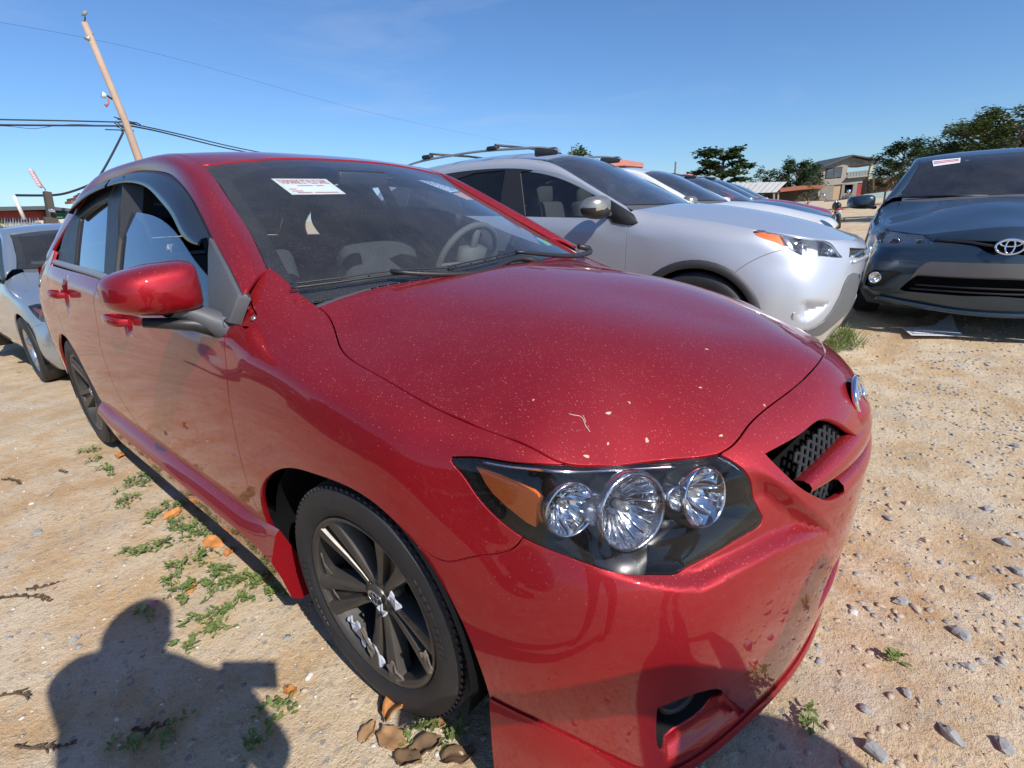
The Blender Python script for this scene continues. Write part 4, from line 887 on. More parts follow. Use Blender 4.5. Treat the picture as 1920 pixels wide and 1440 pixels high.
def car2(e,sp,pm,res=.05,full=True):
    """saloon or utility car from its side stations; e: root, sp: shape table, pm: paint"""
    R_=np.array(sp['ST']); NETc=np.concatenate([R_,(R_[:-1]*[1,-1,1])[::-1]]); S=Surf(NETc); S.disp=sp.get('disp',lambda S:[])(S)
    if sp.get('frame'): in_frame(S,sp['frame'])
    SM=S.dom[1]; T=S.tk; top=S.dom[3]; low=T[0]
    def mr(q): q=np.array(q,float); q[:,0]=SM-q[:,0]; return q[::-1]
    pr=S.proj; px=S.px; yw=sp['yw']
    def arch(cx,cz,r,lo): 
        A=np.linspace(math.pi+lo,-lo,22); return pr([(cx+r*math.cos(a),-yw,cz+r*math.sin(a)) for a in A])
    def vline(x,t0,t1,n=14,bend=0):
        s=np.linspace(0,SM/2,500); out=[]
        for k in range(n):
            t=t0+(t1-t0)*k/(n-1); P=S.base(np.stack([s,np.full(500,t)],1)); i=np.abs(P[:,0]-(x+bend*math.sin(math.pi*k/(n-1)))).argmin(); out.append((s[i],t))
        return np.array(out)
    aF=arch(0,sp['az'],sp['ar'],.12); aR=arch(-sp['wb'],sp['az'],sp['ar'],.12)
    tb=T[8]
    gF=vline(sp['gaps'][0],tb,low,10); gB=vline(sp['gaps'][1],tb,low,10)
    gR=vline(sp['gaps'][2],tb,T[4],8); ri=((aR-gR[-1])**2).sum(1).argmin(); gR[-1]=aR[ri]
    L=sp['lamp'](S,px,pr); ht,ht2,hi,hb,hb2,sm_=L
    ht=np.array(ht); ht2=np.array(ht2); hi=np.array(hi); hb=np.array(hb); hb2=np.array(hb2); sm_=np.array(sm_)
    ht[-1,1]=top; ht2[0]=ht[-1]; ht2[-1,1]=top; hi[0]=ht2[-1]; hb[0]=hi[-1]; hb2[0]=hb[-1]; hb2[-1]=ht[0]; sm_[0]=hb[-1]; ai=((aF-sm_[-1])**2).sum(1).argmin(); sm_[-1]=aF[ai]
    c=lambda *ps: np.vstack([spl(p,step=res*.6)[:-1] for p in ps])
    jx=pr([sp['fend_j']])[0]; jx[1]=top
    bendj=np.array([gF[0],[gF[0,0]+.02,(tb+top)/2],jx])
    def pn(*a,**k): k.setdefault('res',res); k.setdefault('mirror',True); k.setdefault('gap',.0025); return panel(*a,**k)
    pn('front_fender',S,c(gF[::-1],bendj,np.array([jx,ht[-1]]),ht[::-1],hb2[::-1],sm_,aF[:ai+1][::-1],np.array([aF[0],gF[-1]])),pm,e)
    i0=len(aF)-1; corner=aF[-1].copy(); corner[1]=low
    right=c(np.array([corner,aF[-1]]),aF[ai:][::-1],sm_[::-1],hb[::-1],hi[::-1]); sF=hi[0,0]
    tr=np.stack([np.linspace(sF,SM-sF,40)[1:-1],np.full(38,top)],1); br=np.stack([np.linspace(SM-right[0,0],right[0,0],60)[1:-1],np.full(58,low)],1)
    holes=sp['holes'](S,px,pr,mr) if 'holes' in sp else []
    pn('front_bumper',S,np.vstack([right,tr,mr(right),br]),pm,e,holes=holes,mirror=False,res=res*.62)
    pn('front_door',S,c(gF[::-1],np.array([gF[0],gB[0]]),gB,np.array([gB[-1],gF[-1]])),pm,e)
    pn('rear_door',S,c(gB[::-1],np.array([gB[0],gR[0]]),gR,aR[ri:],np.array([aR[-1],gB[-1]])),pm,e)
    pn('rear_quarter_panel',S,c(gR[::-1],np.array([gR[0],[gR[0,0],top]]),np.array([[gR[0,0],top],[.02,top]]),np.array([[.02,top],[.02,low]]),np.array([[.02,low],[aR[0,0],low]]),np.array([[aR[0,0],low],aR[0]]),aR[:ri+1]),pm,e,res=res*1.6)
    # hood
    jl=S.base(np.stack([np.linspace(jx[0],sF,16),np.full(16,top)],1)); jf=S.base(np.stack([np.linspace(sF,SM/2,8)[1:],np.full(7,top)],1))
    K=np.vstack([jl[::2],jf,sp['hoodc']]); K=np.vstack([K,K[np.abs(K[:,1])>.001]*[1,-1,1]]); H=tps_surf(K,(-.9,1.1,-1,1))
    w0=jl[0]; cx=sp['cowlx']; rear=spl([(w0[0],w0[1]),(w0[0]*.35+cx*.65,w0[1]*.55),(cx,0),(w0[0]*.35+cx*.65,-w0[1]*.55),(w0[0],-w0[1])],step=.05)
    side=jl[:,:2]; fr=np.vstack([jf[:,:2],(jf[:-1]*[1,-1,1])[::-1][:,:2],[jl[-1]*[1,-1,1]][0][None,:2]])
    pn('hood',H,np.vstack([spl(side,step=res*.6)[:-1],spl(np.vstack([side[-1],fr]),step=res*.6)[:-1],spl(side*[1,-1],step=res*.6)[::-1][:-1],rear[::-1][:-1]]),pm,e,mirror=False)
    Pc=H.ev(rear)[::-1]; Pc=Pc[np.argsort(Pc[:,1])]
    # greenhouse
    W3=np.array(sp['W3'],float); D3=np.array(sp['D3'],float); m_=(W3+D3)/2; ov=np.cross(np.gradient(m_,axis=0),D3-W3); ov/=np.linalg.norm(ov,axis=1)[:,None]; ov*=np.sign(ov[:,2:3])
    rb_=np.stack([W3,m_+ov*.022,D3],1); RI=Surf(rb_)
    if RI.normal(np.array([[RI.dom[1]*.3,RI.dom[3]*.5]]))[0][1]>0: RI.sign=-1
    def fl(S_): a,b,c_,d=S_.dom; return outline([[(a,c_),(b,c_)],[(b,c_),(b,d)],[(b,d),(a,d)],[(a,d),(a,c_)]],res)
    pn('roof_side_frame',RI,fl(RI),pm,e)
    k=sp['nW']; WS_=rsurf(across(W3[:k],sp['wsc'])); wo=fl(WS_); a,b,c_,d=WS_.dom
    pn('windscreen',WS_,wo,WSG,e,mirror=False,depth=.004,res=res*2)
    yy=np.linspace(Pc[0,1]+.02,Pc[-1,1]-.02,16); ta=np.linspace(c_+.01,d-.01,60); Wb=WS_.ev(np.stack([np.full(60,a+.03),ta],1)); Wb=Wb[np.argsort(Wb[:,1])]; f1=lambda Q:np.stack([np.interp(yy,Q[:,1],Q[:,0]),yy,np.interp(yy,Q[:,1],Q[:,2])],1); r1,r2=f1(Pc),f1(Wb)
    mb=MB(); mb.grid(np.array([r1-[0,0,.012],r1*.6+r2*.4-[0,0,.014],r2-[0,0,.012]])); mb.build('cowl',GREYP,e,True)
    ii=poly([(a+.10,c_+.06),(b-.08,c_+.06),(b-.08,d-.06),(a+.10,d-.06)],.06); pn('screen_border',WS_,wo,FRIT,e,mirror=False,holes=[ii],depth=.002,off=-.008,res=res*2)
    RO=rsurf(across(W3[k-1:sp['nR']],sp['rfc'])); pn('roof',RO,fl(RO),pm,e,mirror=False,res=res*2)
    RR=rsurf(across(W3[sp['nR']-1:],sp['rgc'])); pn('rear_screen',RR,fl(RR),sp.get('rearglass',GLS),e,mirror=False,depth=.004,res=res*3)
    if 'lid' in sp:
        BLs=rsurf(np.array(sp['lid'])); pn('boot_lid',BLs,fl(BLs),pm,e,mirror=False,res=res*2)
    # side glass
    y0,kk,z0=sp['gs']; G_=Surf(fn=lambda q:np.stack([q[:,0],-(y0-kk*(q[:,1]-z0))+.010*((q[:,0]+1.6)/1.2)**2,q[:,1]],1),dom=(-4,.2,z0-.15,2.0))
    if sp.get('frame'): in_frame(G_,sp['frame'])
    wins=sp['windows'](G_); fo=sp['frame_out'](G_,D3)
    pn('window_frame',G_,fo,BLACK,e,holes=[poly(w,res) for w,_ in wins],depth=.015,gap=0,res=res*2)
    for w,gm in wins: cc=np.mean(w,0); pn('side_glass',G_,poly(cc+(np.array(w)-cc)*1.04,res),gm,e,depth=.003,off=-.010,gap=0,res=res*2.5)
    # lamps
    hl_=np.vstack([spl(x,step=res*.5)[:-1] for x in (ht,ht2,hi,hb,hb2)])
    for sg in (-1,1):
        hd=empty('headlamp'); hd.parent=e; q=hl_ if sg<0 else mr(hl_)
        panel('lens',S,q,LENS,hd,res=res,depth=.01,gap=.003,off=.001); panel('lamp_back',S,q,sp.get('lampback',BLKG),hd,res=res,depth=0,gap=0,off=-sp.get('ld',.07))
        N=S.nrm(hl_,S.base); P=S.ev(hl_); rows=np.array([P+N*k_ for k_ in (-.008,-sp.get('ld',.07))])*[1,1 if sg<0 else -1,1]; rows=np.concatenate([rows,rows[:,:1]],1); mb=MB(); mb.grid(rows); mb.build('lamp_wall',sp.get('lampwall',CHROME),hd,True)
        tq=np.vstack([spl(x,step=res)[:-1] for x in (ht,ht2,hi)])[2:]-[0,.012]; tq=tq if sg<0 else mr(tq); TP=S.ev(tq)-S.nrm(tq,S.base)*.010; mb=MB(); mb.tube(TP,.0045,6); mb.build('bright_trim',CHROME,hd,True)
        if full:
            for (x,y,z,o,r) in sp['cups']:
                qq=pr([(x,y,z)]); P=(S.ev(qq)+S.nrm(qq,S.base)*o)[0]; cup(hd,P,(.97,-.15,.02),r,r*.9,sg,True,.04)
        for (pl,mt,o) in sp['lampbits'](S,px,pr):
            pl=np.array(pl); pl=pl if sg<0 else mr(pl); panel('lamp_insert',S,poly(pl,res*.6),mt,hd,res=res,depth=.01,gap=0,off=o)
    # added dark shell and boxes that keep light out of the panel gaps
    mb=MB()
    sa,sb=pr([(-.47,-yw,.5)])[0,0],pr([(.46,-yw*.95,.5)])[0,0]; sc=pr([(-sp['wb']+.45,-yw,.5)])[0,0]; sd=pr([(-sp['wb']-.45,-yw,.5)])[0,0]
    for a_,b_,t0 in ((.02,sd,T[0]),(sd,sc,T[6]),(sc,sa,T[0]),(sa,sb,T[6])):
        for kx in (0,1):
            aa=np.linspace(a_ if not kx else SM-b_,b_ if not kx else SM-a_,14); bb=np.linspace(t0,tb,5); q=np.stack([np.repeat(aa,5),np.tile(bb,14)],1); mb.grid((S.base(q)-S.nrm(q,S.base)*.06).reshape(14,5,3))
    zz=jl[len(jl)//2,2]-.10; mb.box((.05,0,zz-.10),(.9,1.15,.12)); mb.box((-1.5,0,sp['floor']),(sp['wb']+.6,1.4,.06)); mb.box((-sp['wb']-.35,0,.62),(.7,1.1,.5))
    mb.build('gap_blocker',DARK,e,True)
    for x in (0,-sp['wb']):
        for sg in (-1,1):
            mb=MB(); rows=[[(x+sp['ar']*1.02*math.cos(a),y*sg,sp['az']+sp['ar']*1.02*math.sin(a)) for a in np.linspace(-.3,math.pi+.3,20)] for y in (.58,yw-.03)]; mb.grid(np.array(rows)); mb.ngon(rows[0]); mb.build('wheel_well_liner',DARK,e,True)
            simple_wheel(e,(x,sg*(yw-.115),sp['wr']),sg,sp['wr'],sp['rim'],.21,sp['rimm'])
    # seats
    for y in (-.38,.38):
        mb=MB(); mb.box((-1.42,y,sp['floor']+.62),(.14,.46,.60),Matrix.Rotation(-.2,3,'Y')); mb.box((-1.50,y,sp['floor']+.98),(.10,.26,.18)); o=mb.build('seat',INTER,e); bevel(o,.045,2)
    mb=MB(); mb.box((-.85,0,jl[0][2]-.12),(.5,1.3,.18)); bevel(mb.build('dashboard',DASH,e),.05,2)
    mb=MB(); mb.box((-2.45,0,sp['floor']+.60),(.16,1.2,.55),Matrix.Rotation(-.25,3,'Y')); bevel(mb.build('rear_bench',INTER,e),.04,2)
    return S,H,G_
def mirror_shell(par,c,sc,mats,sg,split=0.):
    nu,nv=24,14; V=[]
    for i in range(nv+1):
        ph=-math.pi/2+math.pi*i/nv
        for k in range(nu):
            th=2*math.pi*k/nu; cp,sp_=math.cos(ph),math.sin(ph); f=lambda a,e_: math.copysign(abs(a)**e_,a)
            yy=f(cp,.6)*f(math.cos(th),.6); zz=f(cp,.6)*f(math.sin(th),.65); xx=f(sp_,.8)
            V.append((c[0]+sc[0]*xx*(1 if xx>0 else .5)-sc[0]*.5*max(0,-yy)**2,sg*(-1)*-(c[1]+sc[1]*yy),c[2]+sc[2]*zz*(1+.12*yy)))
    F=[(i*nu+k,i*nu+(k+1)%nu,(i+1)*nu+(k+1)%nu,(i+1)*nu+k) for i in range(nv) for k in range(nu)]
    zc=[np.mean([V[j][2] for j in f]) for f in F]; o=mk('door_mirror',V,F,None,par,True,mats=mats,fm=[0 if z>c[2]+split else 1 for z in zc]); return o
# ---------------------------------------------------------------- silver utility car beside the red one
SILVER=paint('silver_paint',(.50,.52,.57),metal=.42,rough=.40,dust=(.45,.40,.34),amt=.6)
FR=((-.340,2.868,.023),.0689)
def rd(x,zb,dy=0.): return [(x,-.84+dy,.22),(x,-.892+dy,.34),(x,-.910+dy,.48),(x,-.917+dy,.60),(x,-.921+dy,.72),(x,-.921+dy,.83),(x,-.918+dy,.92),(x,-.908+dy,zb-.075),(x,-.885+dy,zb),(x,-.86+dy,zb+.07)]
RS=[
 [(-3.50,0,.30),(-3.55,0,.40),(-3.58,0,.50),(-3.58,0,.62),(-3.56,0,.74),(-3.54,0,.86),(-3.52,0,.96),(-3.50,0,1.06),(-3.48,0,1.15),(-3.46,0,1.22)],
 [(-3.47,-.5,.30),(-3.52,-.52,.40),(-3.55,-.53,.50),(-3.55,-.54,.62),(-3.53,-.54,.74),(-3.51,-.53,.86),(-3.49,-.52,.96),(-3.47,-.51,1.06),(-3.45,-.50,1.15),(-3.43,-.49,1.22)],
 [(-3.35,-.76,.28),(-3.40,-.81,.38),(-3.42,-.83,.50),(-3.42,-.84,.62),(-3.41,-.84,.74),(-3.40,-.835,.86),(-3.38,-.82,.96),(-3.36,-.80,1.06),(-3.34,-.78,1.15),(-3.30,-.74,1.22)],
 rd(-3.0,1.17,.02),rd(-2.66,1.16),rd(-2.2,1.14),rd(-1.8,1.125),rd(-1.4,1.11),rd(-.95,1.09),rd(-.68,1.08),rd(-.52,1.073)[:9]+[(-.60,-.79,1.16)],
 rd(-.40,1.068)[:8]+[(-.40,-.865,1.065),(-.45,-.775,1.115)],
 [(-.28,-.84,.22),(-.28,-.892,.34),(-.28,-.912,.48),(-.28,-.92,.60),(-.28,-.924,.72),(-.28,-.923,.83),(-.28,-.918,.92),(-.28,-.902,.99),(-.28,-.86,1.05),(-.30,-.785,1.088)],
 [(-.14,-.84,.22),(-.14,-.892,.34),(-.14,-.914,.48),(-.14,-.923,.60),(-.14,-.926,.72),(-.14,-.924,.83),(-.14,-.916,.92),(-.14,-.895,.985),(-.14,-.85,1.035),(-.15,-.79,1.065)],
 [(0,-.84,.22),(0,-.892,.34),(0,-.914,.48),(0,-.924,.60),(0,-.927,.72),(0,-.923,.83),(0,-.912,.91),(0,-.888,.97),(0,-.845,1.015),(0,-.792,1.042)],
 [(.166,-.84,.22),(.166,-.892,.34),(.166,-.912,.48),(.166,-.92,.60),(.166,-.92,.72),(.166,-.912,.82),(.166,-.898,.89),(.166,-.875,.945),(.166,-.84,.985),(.166,-.797,1.012)],
 [(.30,-.835,.22),(.30,-.885,.34),(.30,-.905,.48),(.30,-.908,.60),(.30,-.902,.71),(.30,-.89,.80),(.30,-.876,.86),(.30,-.858,.915),(.30,-.832,.955),(.30,-.80,.985)],
 [(.41,-.82,.22),(.42,-.87,.34),(.43,-.888,.48),(.43,-.888,.60),(.425,-.875,.70),(.42,-.858,.78),(.42,-.845,.84),(.42,-.826,.892),(.42,-.80,.932),(.42,-.775,.962)],
 [(.50,-.79,.22),(.52,-.84,.34),(.53,-.855,.48),(.53,-.853,.59),(.525,-.84,.69),(.52,-.82,.765),(.515,-.805,.822),(.515,-.785,.873),(.515,-.762,.913),(.51,-.742,.944)],
 [(.59,-.735,.22),(.62,-.785,.34),(.64,-.80,.47),(.64,-.797,.58),(.635,-.783,.67),(.63,-.76,.74),(.62,-.74,.80),(.615,-.722,.852),(.61,-.702,.893),(.60,-.69,.925)],
 [(.67,-.62,.22),(.715,-.66,.34),(.74,-.68,.46),(.745,-.675,.57),(.74,-.66,.66),(.735,-.64,.73),(.725,-.625,.79),(.715,-.61,.838),(.705,-.597,.875),(.69,-.59,.905)],
 [(.735,-.44,.22),(.79,-.47,.34),(.82,-.485,.46),(.83,-.48,.57),(.83,-.47,.66),(.825,-.46,.73),(.82,-.45,.79),(.81,-.44,.835),(.795,-.435,.87),(.77,-.43,.893)],
 [(.775,-.22,.22),(.835,-.235,.34),(.87,-.24,.46),(.88,-.24,.57),(.885,-.235,.66),(.882,-.23,.73),(.878,-.225,.79),(.868,-.22,.835),(.85,-.215,.865),(.82,-.21,.885)],
 [(.79,0,.22),(.85,0,.34),(.885,0,.46),(.895,0,.57),(.90,0,.66),(.90,0,.73),(.895,0,.79),(.885,0,.832),(.865,0,.862),(.835,0,.882)]]
def rav_lamp(S,px,pr):
    ht=px([(1412,433),(1425,432),(1438,433)]); ht2=px([(1438,433),(1470,435),(1500,439),(1545,444)])
    hi=px([(1545,444),(1556,455),(1568,468),(1580,483)]); hb=px([(1580,483),(1560,482),(1535,480),(1513,481),(1495,475),(1478,466)]); hb2=px([(1478,466),(1450,453),(1425,444),(1413,436),(1412,433)])
    return ht,ht2,hi,hb,hb2,px([(1478,466),(1430,480),(1375,497)])
def rav_holes(S,px,pr,mr):
    g=np.array([px([(1556,452)])[0],px([(1592,452)])[0]]); 
    up=pr([(.80,-.43,.845),(.885,-.2,.83),(.895,0,.828),(.885,.2,.83),(.80,.43,.845),(.80,.46,.79),(.88,.2,.765),(.89,0,.76),(.88,-.2,.765),(.80,-.46,.79)])
    lo=pr([(.85,-.34,.66),(.88,-.2,.665),(.9,0,.668),(.88,.2,.665),(.85,.34,.66),(.85,.40,.50),(.88,.2,.48),(.89,0,.478),(.88,-.2,.48),(.85,-.40,.50)])
    fg=px([(1500,567),(1510,561),(1540,562),(1560,563),(1548,580),(1530,598),(1512,606),(1498,602),(1492,592)])
    return [poly(up),poly(lo)]
def rav_disp(S):
    FRs=in_frame(Surf(S.P),FR); fg=FRs.px([(1500,567),(1510,561),(1540,562),(1562,563),(1550,580),(1530,600),(1512,608),(1498,603),(1492,592)]); SM=S.dom[1]
    def f(q,P):
        q=q.copy(); L_=q[:,0]>SM/2; q[L_,0]=SM-q[L_,0]; return -np.where(pip(fg,q),.045*sm(pdist(fg,q)/.085),0)
    return [f]
RW=[(-.60,-.795,1.165),(-.80,-.74,1.275),(-1.00,-.685,1.38),(-1.20,-.63,1.475),(-1.36,-.61,1.525),(-1.6,-.60,1.56),(-1.95,-.60,1.575),(-2.35,-.60,1.57),(-2.8,-.60,1.55),(-3.15,-.61,1.51),(-3.28,-.66,1.38),(-3.40,-.70,1.23)]
RD=[(-.47,-.86,1.09),(-.68,-.825,1.185),(-.88,-.785,1.275),(-1.10,-.74,1.365),(-1.33,-.70,1.425),(-1.6,-.68,1.46),(-1.95,-.675,1.475),(-2.35,-.68,1.465),(-2.75,-.70,1.42),(-3.02,-.73,1.35),(-3.12,-.78,1.26),(-3.15,-.83,1.19)]
def rav_win(G):
    f=G.px([(975,322),(1005,318),(1045,325),(1085,342),(1120,365),(1140,392),(1150,404),(1100,412),(1040,410),(985,408)])
    r=G.px([(850,337),(890,324),(948,318),(940,362),(936,406),(900,402),(865,398)])
    q=[(-2.75,1.20),(-2.72,1.36),(-2.60,1.41),(-2.46,1.42),(-2.46,1.20)]
    return [(f,GLS),(r,TINT),(q,TINT)]
def rav_frame(G,D3):
    q=G.proj(np.vstack([D3[:11]])); return np.vstack([spl(q,step=.04),[(x,z) for x,z in ((-3.0,1.17),(-2.6,1.155),(-2.2,1.14),(-1.8,1.125),(-1.4,1.11),(-.95,1.09),(-.68,1.08),(-.44,1.07))]])
rav=empty('utility_car',FR[0],FR[1],'silver compact utility car with roof rails parked on the far side of the red car','car')
LBK=plain('lamp_reflector_grey',(.70,.71,.72),.3,metal=.1,var=.4,vs=25.)
spR=dict(lampback=LBK,ST=RS,frame=FR,yw=.93,az=.36,ar=.405,wb=2.66,gaps=(-.487,-1.50,-2.55),lamp=rav_lamp,holes=rav_holes,disp=rav_disp,fend_j=(-.50,-.78,1.125),hoodc=[(-.42,0,1.16),(-.2,0,1.145),(.1,0,1.10),(.4,0,1.03),(.65,0,.955)],cowlx=-.40,
 W3=RW,D3=RD,nW=5,nR=10,wsc=[(-.42,0,1.16),(-.66,0,1.29),(-.92,0,1.42),(-1.15,0,1.53),(-1.30,0,1.585)],rfc=[(-1.30,0,1.585),(-1.55,0,1.625),(-1.95,0,1.65),(-2.35,0,1.648),(-2.8,0,1.62),(-3.2,0,1.565)],rgc=[(-3.2,0,1.565),(-3.36,0,1.40),(-3.46,0,1.23)],
 gs=(.892,.40,1.08),windows=rav_win,frame_out=rav_frame,floor=.30,wr=.362,rim=.24,rimm=SILVERM,rearglass=TINT,
 cups=[(.60,-.71,.86,-.045,.042),(.70,-.55,.82,-.035,.035)],
 lampbits=lambda S,px,pr:[(px([(1414,435),(1435,435),(1459,437),(1472,462),(1450,452),(1425,442)]),AMBER,-.008),(px([(1465,437),(1473,438),(1492,470),(1484,467)]),CHROME,-.012)])
Sr,Hr,Gr=car2(rav,spR,SILVER,.03)
ARCHP=plain('arch_cladding',(.035,.036,.038),.55,bmp=.2,bs=200.); GREYL=plain('lower_bumper_grey',(.11,.115,.12),.5,bmp=.15,bs=150.)
for x in (0,-2.66):
    for sg in (1,-1):
        A=np.linspace(math.pi+.15,-.15,30); rows=[]
        for r,o in ((.392,-.02),(.392,.006),(.398,.012),(.440,.010),(.446,.0)):
            P=Sr.base(Sr.proj([(x+r*math.cos(a),-.925,.36+r*math.sin(a)) for a in A])); N=Sr.nrm(Sr.proj(P),Sr.base); rows.append((P+N*o)*[1,sg,1])
        mb=MB(); mb.grid(np.array(rows)); mb.build('wheel_arch_cladding',ARCHP,rav,True)
for sg in (1,-1):                                # roof rails and cross bar feet
    P=spl([(-1.20,-.60,1.585),(-1.32,-.60,1.612),(-1.55,-.60,1.632),(-1.95,-.60,1.650),(-2.4,-.60,1.645),(-2.8,-.60,1.622),(-3.08,-.60,1.575)],n=30)*[1,sg,1]
    mb=MB(); rows=[]
    for k,p in enumerate(P):
        w=.010+.016*max(0,1-k/7); h=.010; rows.append([(p[0],p[1]+w*math.cos(a),p[2]+h*math.sin(a)) for a in np.linspace(0,2*math.pi,9)[:-1]])
    mb.grid(np.array(rows),closed=True); mb.ngon(rows[0]); mb.ngon(rows[-1]); rr=mb.build('roof_rail',plain('rail_grey_metal',(.42,.43,.44),.4,metal=.6) if 'rail_grey_metal' not in MATS else MATS['rail_grey_metal'],rav,True)
    for x0,x1 in ((-1.22,-1.42),(-2.98,-3.1)):
        mb=MB(); mb.box(((x0+x1)/2,-.60*sg,1.585 if x0>-2 else 1.57),(abs(x1-x0),.045,.055)); bevel(mb.build('rail_foot',ARCHP,rr),.012,2)
    for x in (-1.85,-2.62):
        mb=MB(); mb.box((x,-.595*sg,1.66),(.11,.06,.038)); bevel(mb.build('crossbar_clamp',BLACK,rr),.014,2)
for x in (-1.85,-2.62):
    mb=MB(); mb.tube([(x,-.56,1.69),(x,0,1.70),(x,.56,1.69)],.010,8); mb.build('roof_crossbar',BLACK,rav,True)
for sg in (1,-1):
    WARM=MATS.get('dusty_chrome') or plain('dusty_chrome',(.50,.44,.36),.28,metal=.8,var=.35,vs=60.)
    c=(-.66,-1.045,1.150); o=mirror_shell(rav,(c[0],c[1],c[2]),(.085,.12,.075),[WARM,BLACK],sg,-.01)
    mb=MB(); mb.bar((-.63,-sg*-1*-.86 if 0 else -.86*sg,1.10),(-.65,-1.05*sg,1.115),.035,.03); bevel(mb.build('mirror_arm',GREYP,o),.008,2)
    tri=Gr.px([(1140,372),(1158,383),(1188,402),(1196,417),(1186,422),(1172,422),(1150,418),(1138,400)]); V=np.vstack([Gr.ev(tri)+Gr.normal(tri)*.010,Gr.ev(tri)-Gr.normal(tri)*.02])*[1,sg,1]; n=len(tri)
    bevel(mk('mirror_mount_plate',V,[tuple(range(n))]+[(i,i+n,(i+1)%n+n,(i+1)%n) for i in range(n)],BLACK,rav,True),.003,1)
def front_part(S,e,name,mat,pts,off,depth=.02,res=.04,sym=False,frame=None,smooth=False):
    q=S.proj(pts); return panel(name,S,poly(q,.03),mat,e,res=res,off=off,depth=depth,gap=0,mirror=False)
panel('lower_bumper',Sr,poly(Sr.px([(1506,620),(1525,613),(1543,602),(1560,580),(1575,551),(1583,529),(1590,517),(1598,512),(1605,513),(1605,540),(1596,568),(1578,592),(1556,612),(1536,627),(1512,630)]),.02),GREYL,rav,res=.03,off=.012,depth=.02,gap=0,mirror=True)
def bars(S,e,name,mat,ys,zs,o,w=.006,n=16):
    for z in zs:
        mb=MB(); P=[]
        for y in np.linspace(ys[0],ys[1],n): q=S.proj([(.86,y,z)]); P.append((S.base(q)+S.nrm(q,S.base)*o)[0])
        mb.tube(P,w,6); mb.build(name,mat,e,True)
def backing(S,e,y,z0,z1,o,name='grille_back'):
    mb=MB(); rows=[]
    for z in np.linspace(z0,z1,4):
        P=S.proj([(.86,yy,z) for yy in np.linspace(-y,y,14)]); rows.append(S.base(P)+S.nrm(P,S.base)*o)
    mb.grid(np.array(rows)); mb.build(name,DARK,e,True)
backing(Sr,rav,.50,.74,.87,-.05); backing(Sr,rav,.46,.46,.70,-.05,'intake_back')
mb=MB()
for k in range(-26,27):
    for d in (-1,1):
        P=[]
        for z in np.linspace(.755,.85,4): y=np.clip(k*.02+d*(z-.755)*.5,-.48,.48); q=Sr.proj([(.86,y,z)]); P.append((Sr.base(q)-Sr.nrm(q,Sr.base)*.02)[0])
        mb.tube(P,.003,4,caps=False)
mb.build('grille_mesh',BLACK,rav,True)
bars(Sr,rav,'grille_bar',CHROME,(-.46,.46),(.80,),-.004,.010); bars(Sr,rav,'grille_bar',SILVER,(-.44,.44),(.762,),0.,.014); bars(Sr,rav,'intake_slat',BLACK,(-.36,.36),(.52,.57,.62),-.02,.01)
q=Sr.proj([(.9,0,.80)]); badge(Sr.base(q)[0]+[.02,0,0],(1,0,.1),.15,.105,rav)
for sg in (1,-1):
    q=Sr.px([(1497,592)]); c=Sr.ev(q)[0]+[.0,-.0,0]; mb=MB(); Mx=Matrix.Translation(Vector(c)*1.0)@Vector((.85,-.5,0)).normalized().to_track_quat('Z','Y').to_matrix().to_4x4(); mb.lathe([(.034,-.03),(.036,-.012),(.030,-.008),(.026,-.02),(.001,-.026)],24,Mx)
    if sg<0: mb.V=[(v[0],-v[1],v[2]) for v in mb.V]
    mb.build('fog_lamp',SILVERM,rav,True)
# ---------------------------------------------------------------- saloon shape shared by the dark car, the far row and the car behind
def warp(a,fx=1.,fy=1.,fz=1.,dz=0.): 
    a=np.array(a,float).copy(); m=a[...,0]>0; a[...,0]=np.where(m,a[...,0]*fx,a[...,0]); a[...,1]*=fy; a[...,2]=a[...,2]*fz+dz; return a
FB=((1.276,4.631,.117),-1.5173)
DKS=warp(NET0,1.115,1.0,1.0)
DKS[:,7:,2]+=np.array([0,.004,.008])[None,:]
for i,(dx,dy) in {18:(.03,-.02),19:(.05,-.045),20:(.035,-.06),21:(.02,-.03)}.items(): DKS[i,1:7,0]+=dx; DKS[i,1:7,1]+=dy
def dk_lamp(S,px,pr):
    return (pr([(.30,-.825,.765),(.37,-.785,.795),(.46,-.735,.80)]),pr([(.46,-.735,.80),(.55,-.68,.775),(.65,-.56,.76),(.73,-.49,.745)]),pr([(.73,-.49,.745),(.80,-.45,.725),(.835,-.40,.705)]),
     pr([(.835,-.40,.705),(.80,-.50,.688),(.74,-.60,.672),(.68,-.68,.665)]),pr([(.68,-.68,.665),(.58,-.765,.675),(.45,-.81,.70),(.36,-.83,.735),(.30,-.825,.765)]),pr([(.68,-.68,.665),(.60,-.79,.63),(.46,-.85,.60),(.36,-.88,.57)]))
DK_LOW=[(.93,-.60,.235),(.94,-.50,.33),(.95,-.40,.44),(.95,-.36,.49),(.95,0,.50),(.95,.36,.49),(.95,.40,.44),(.94,.50,.33),(.93,.60,.235),(.93,0,.225)]
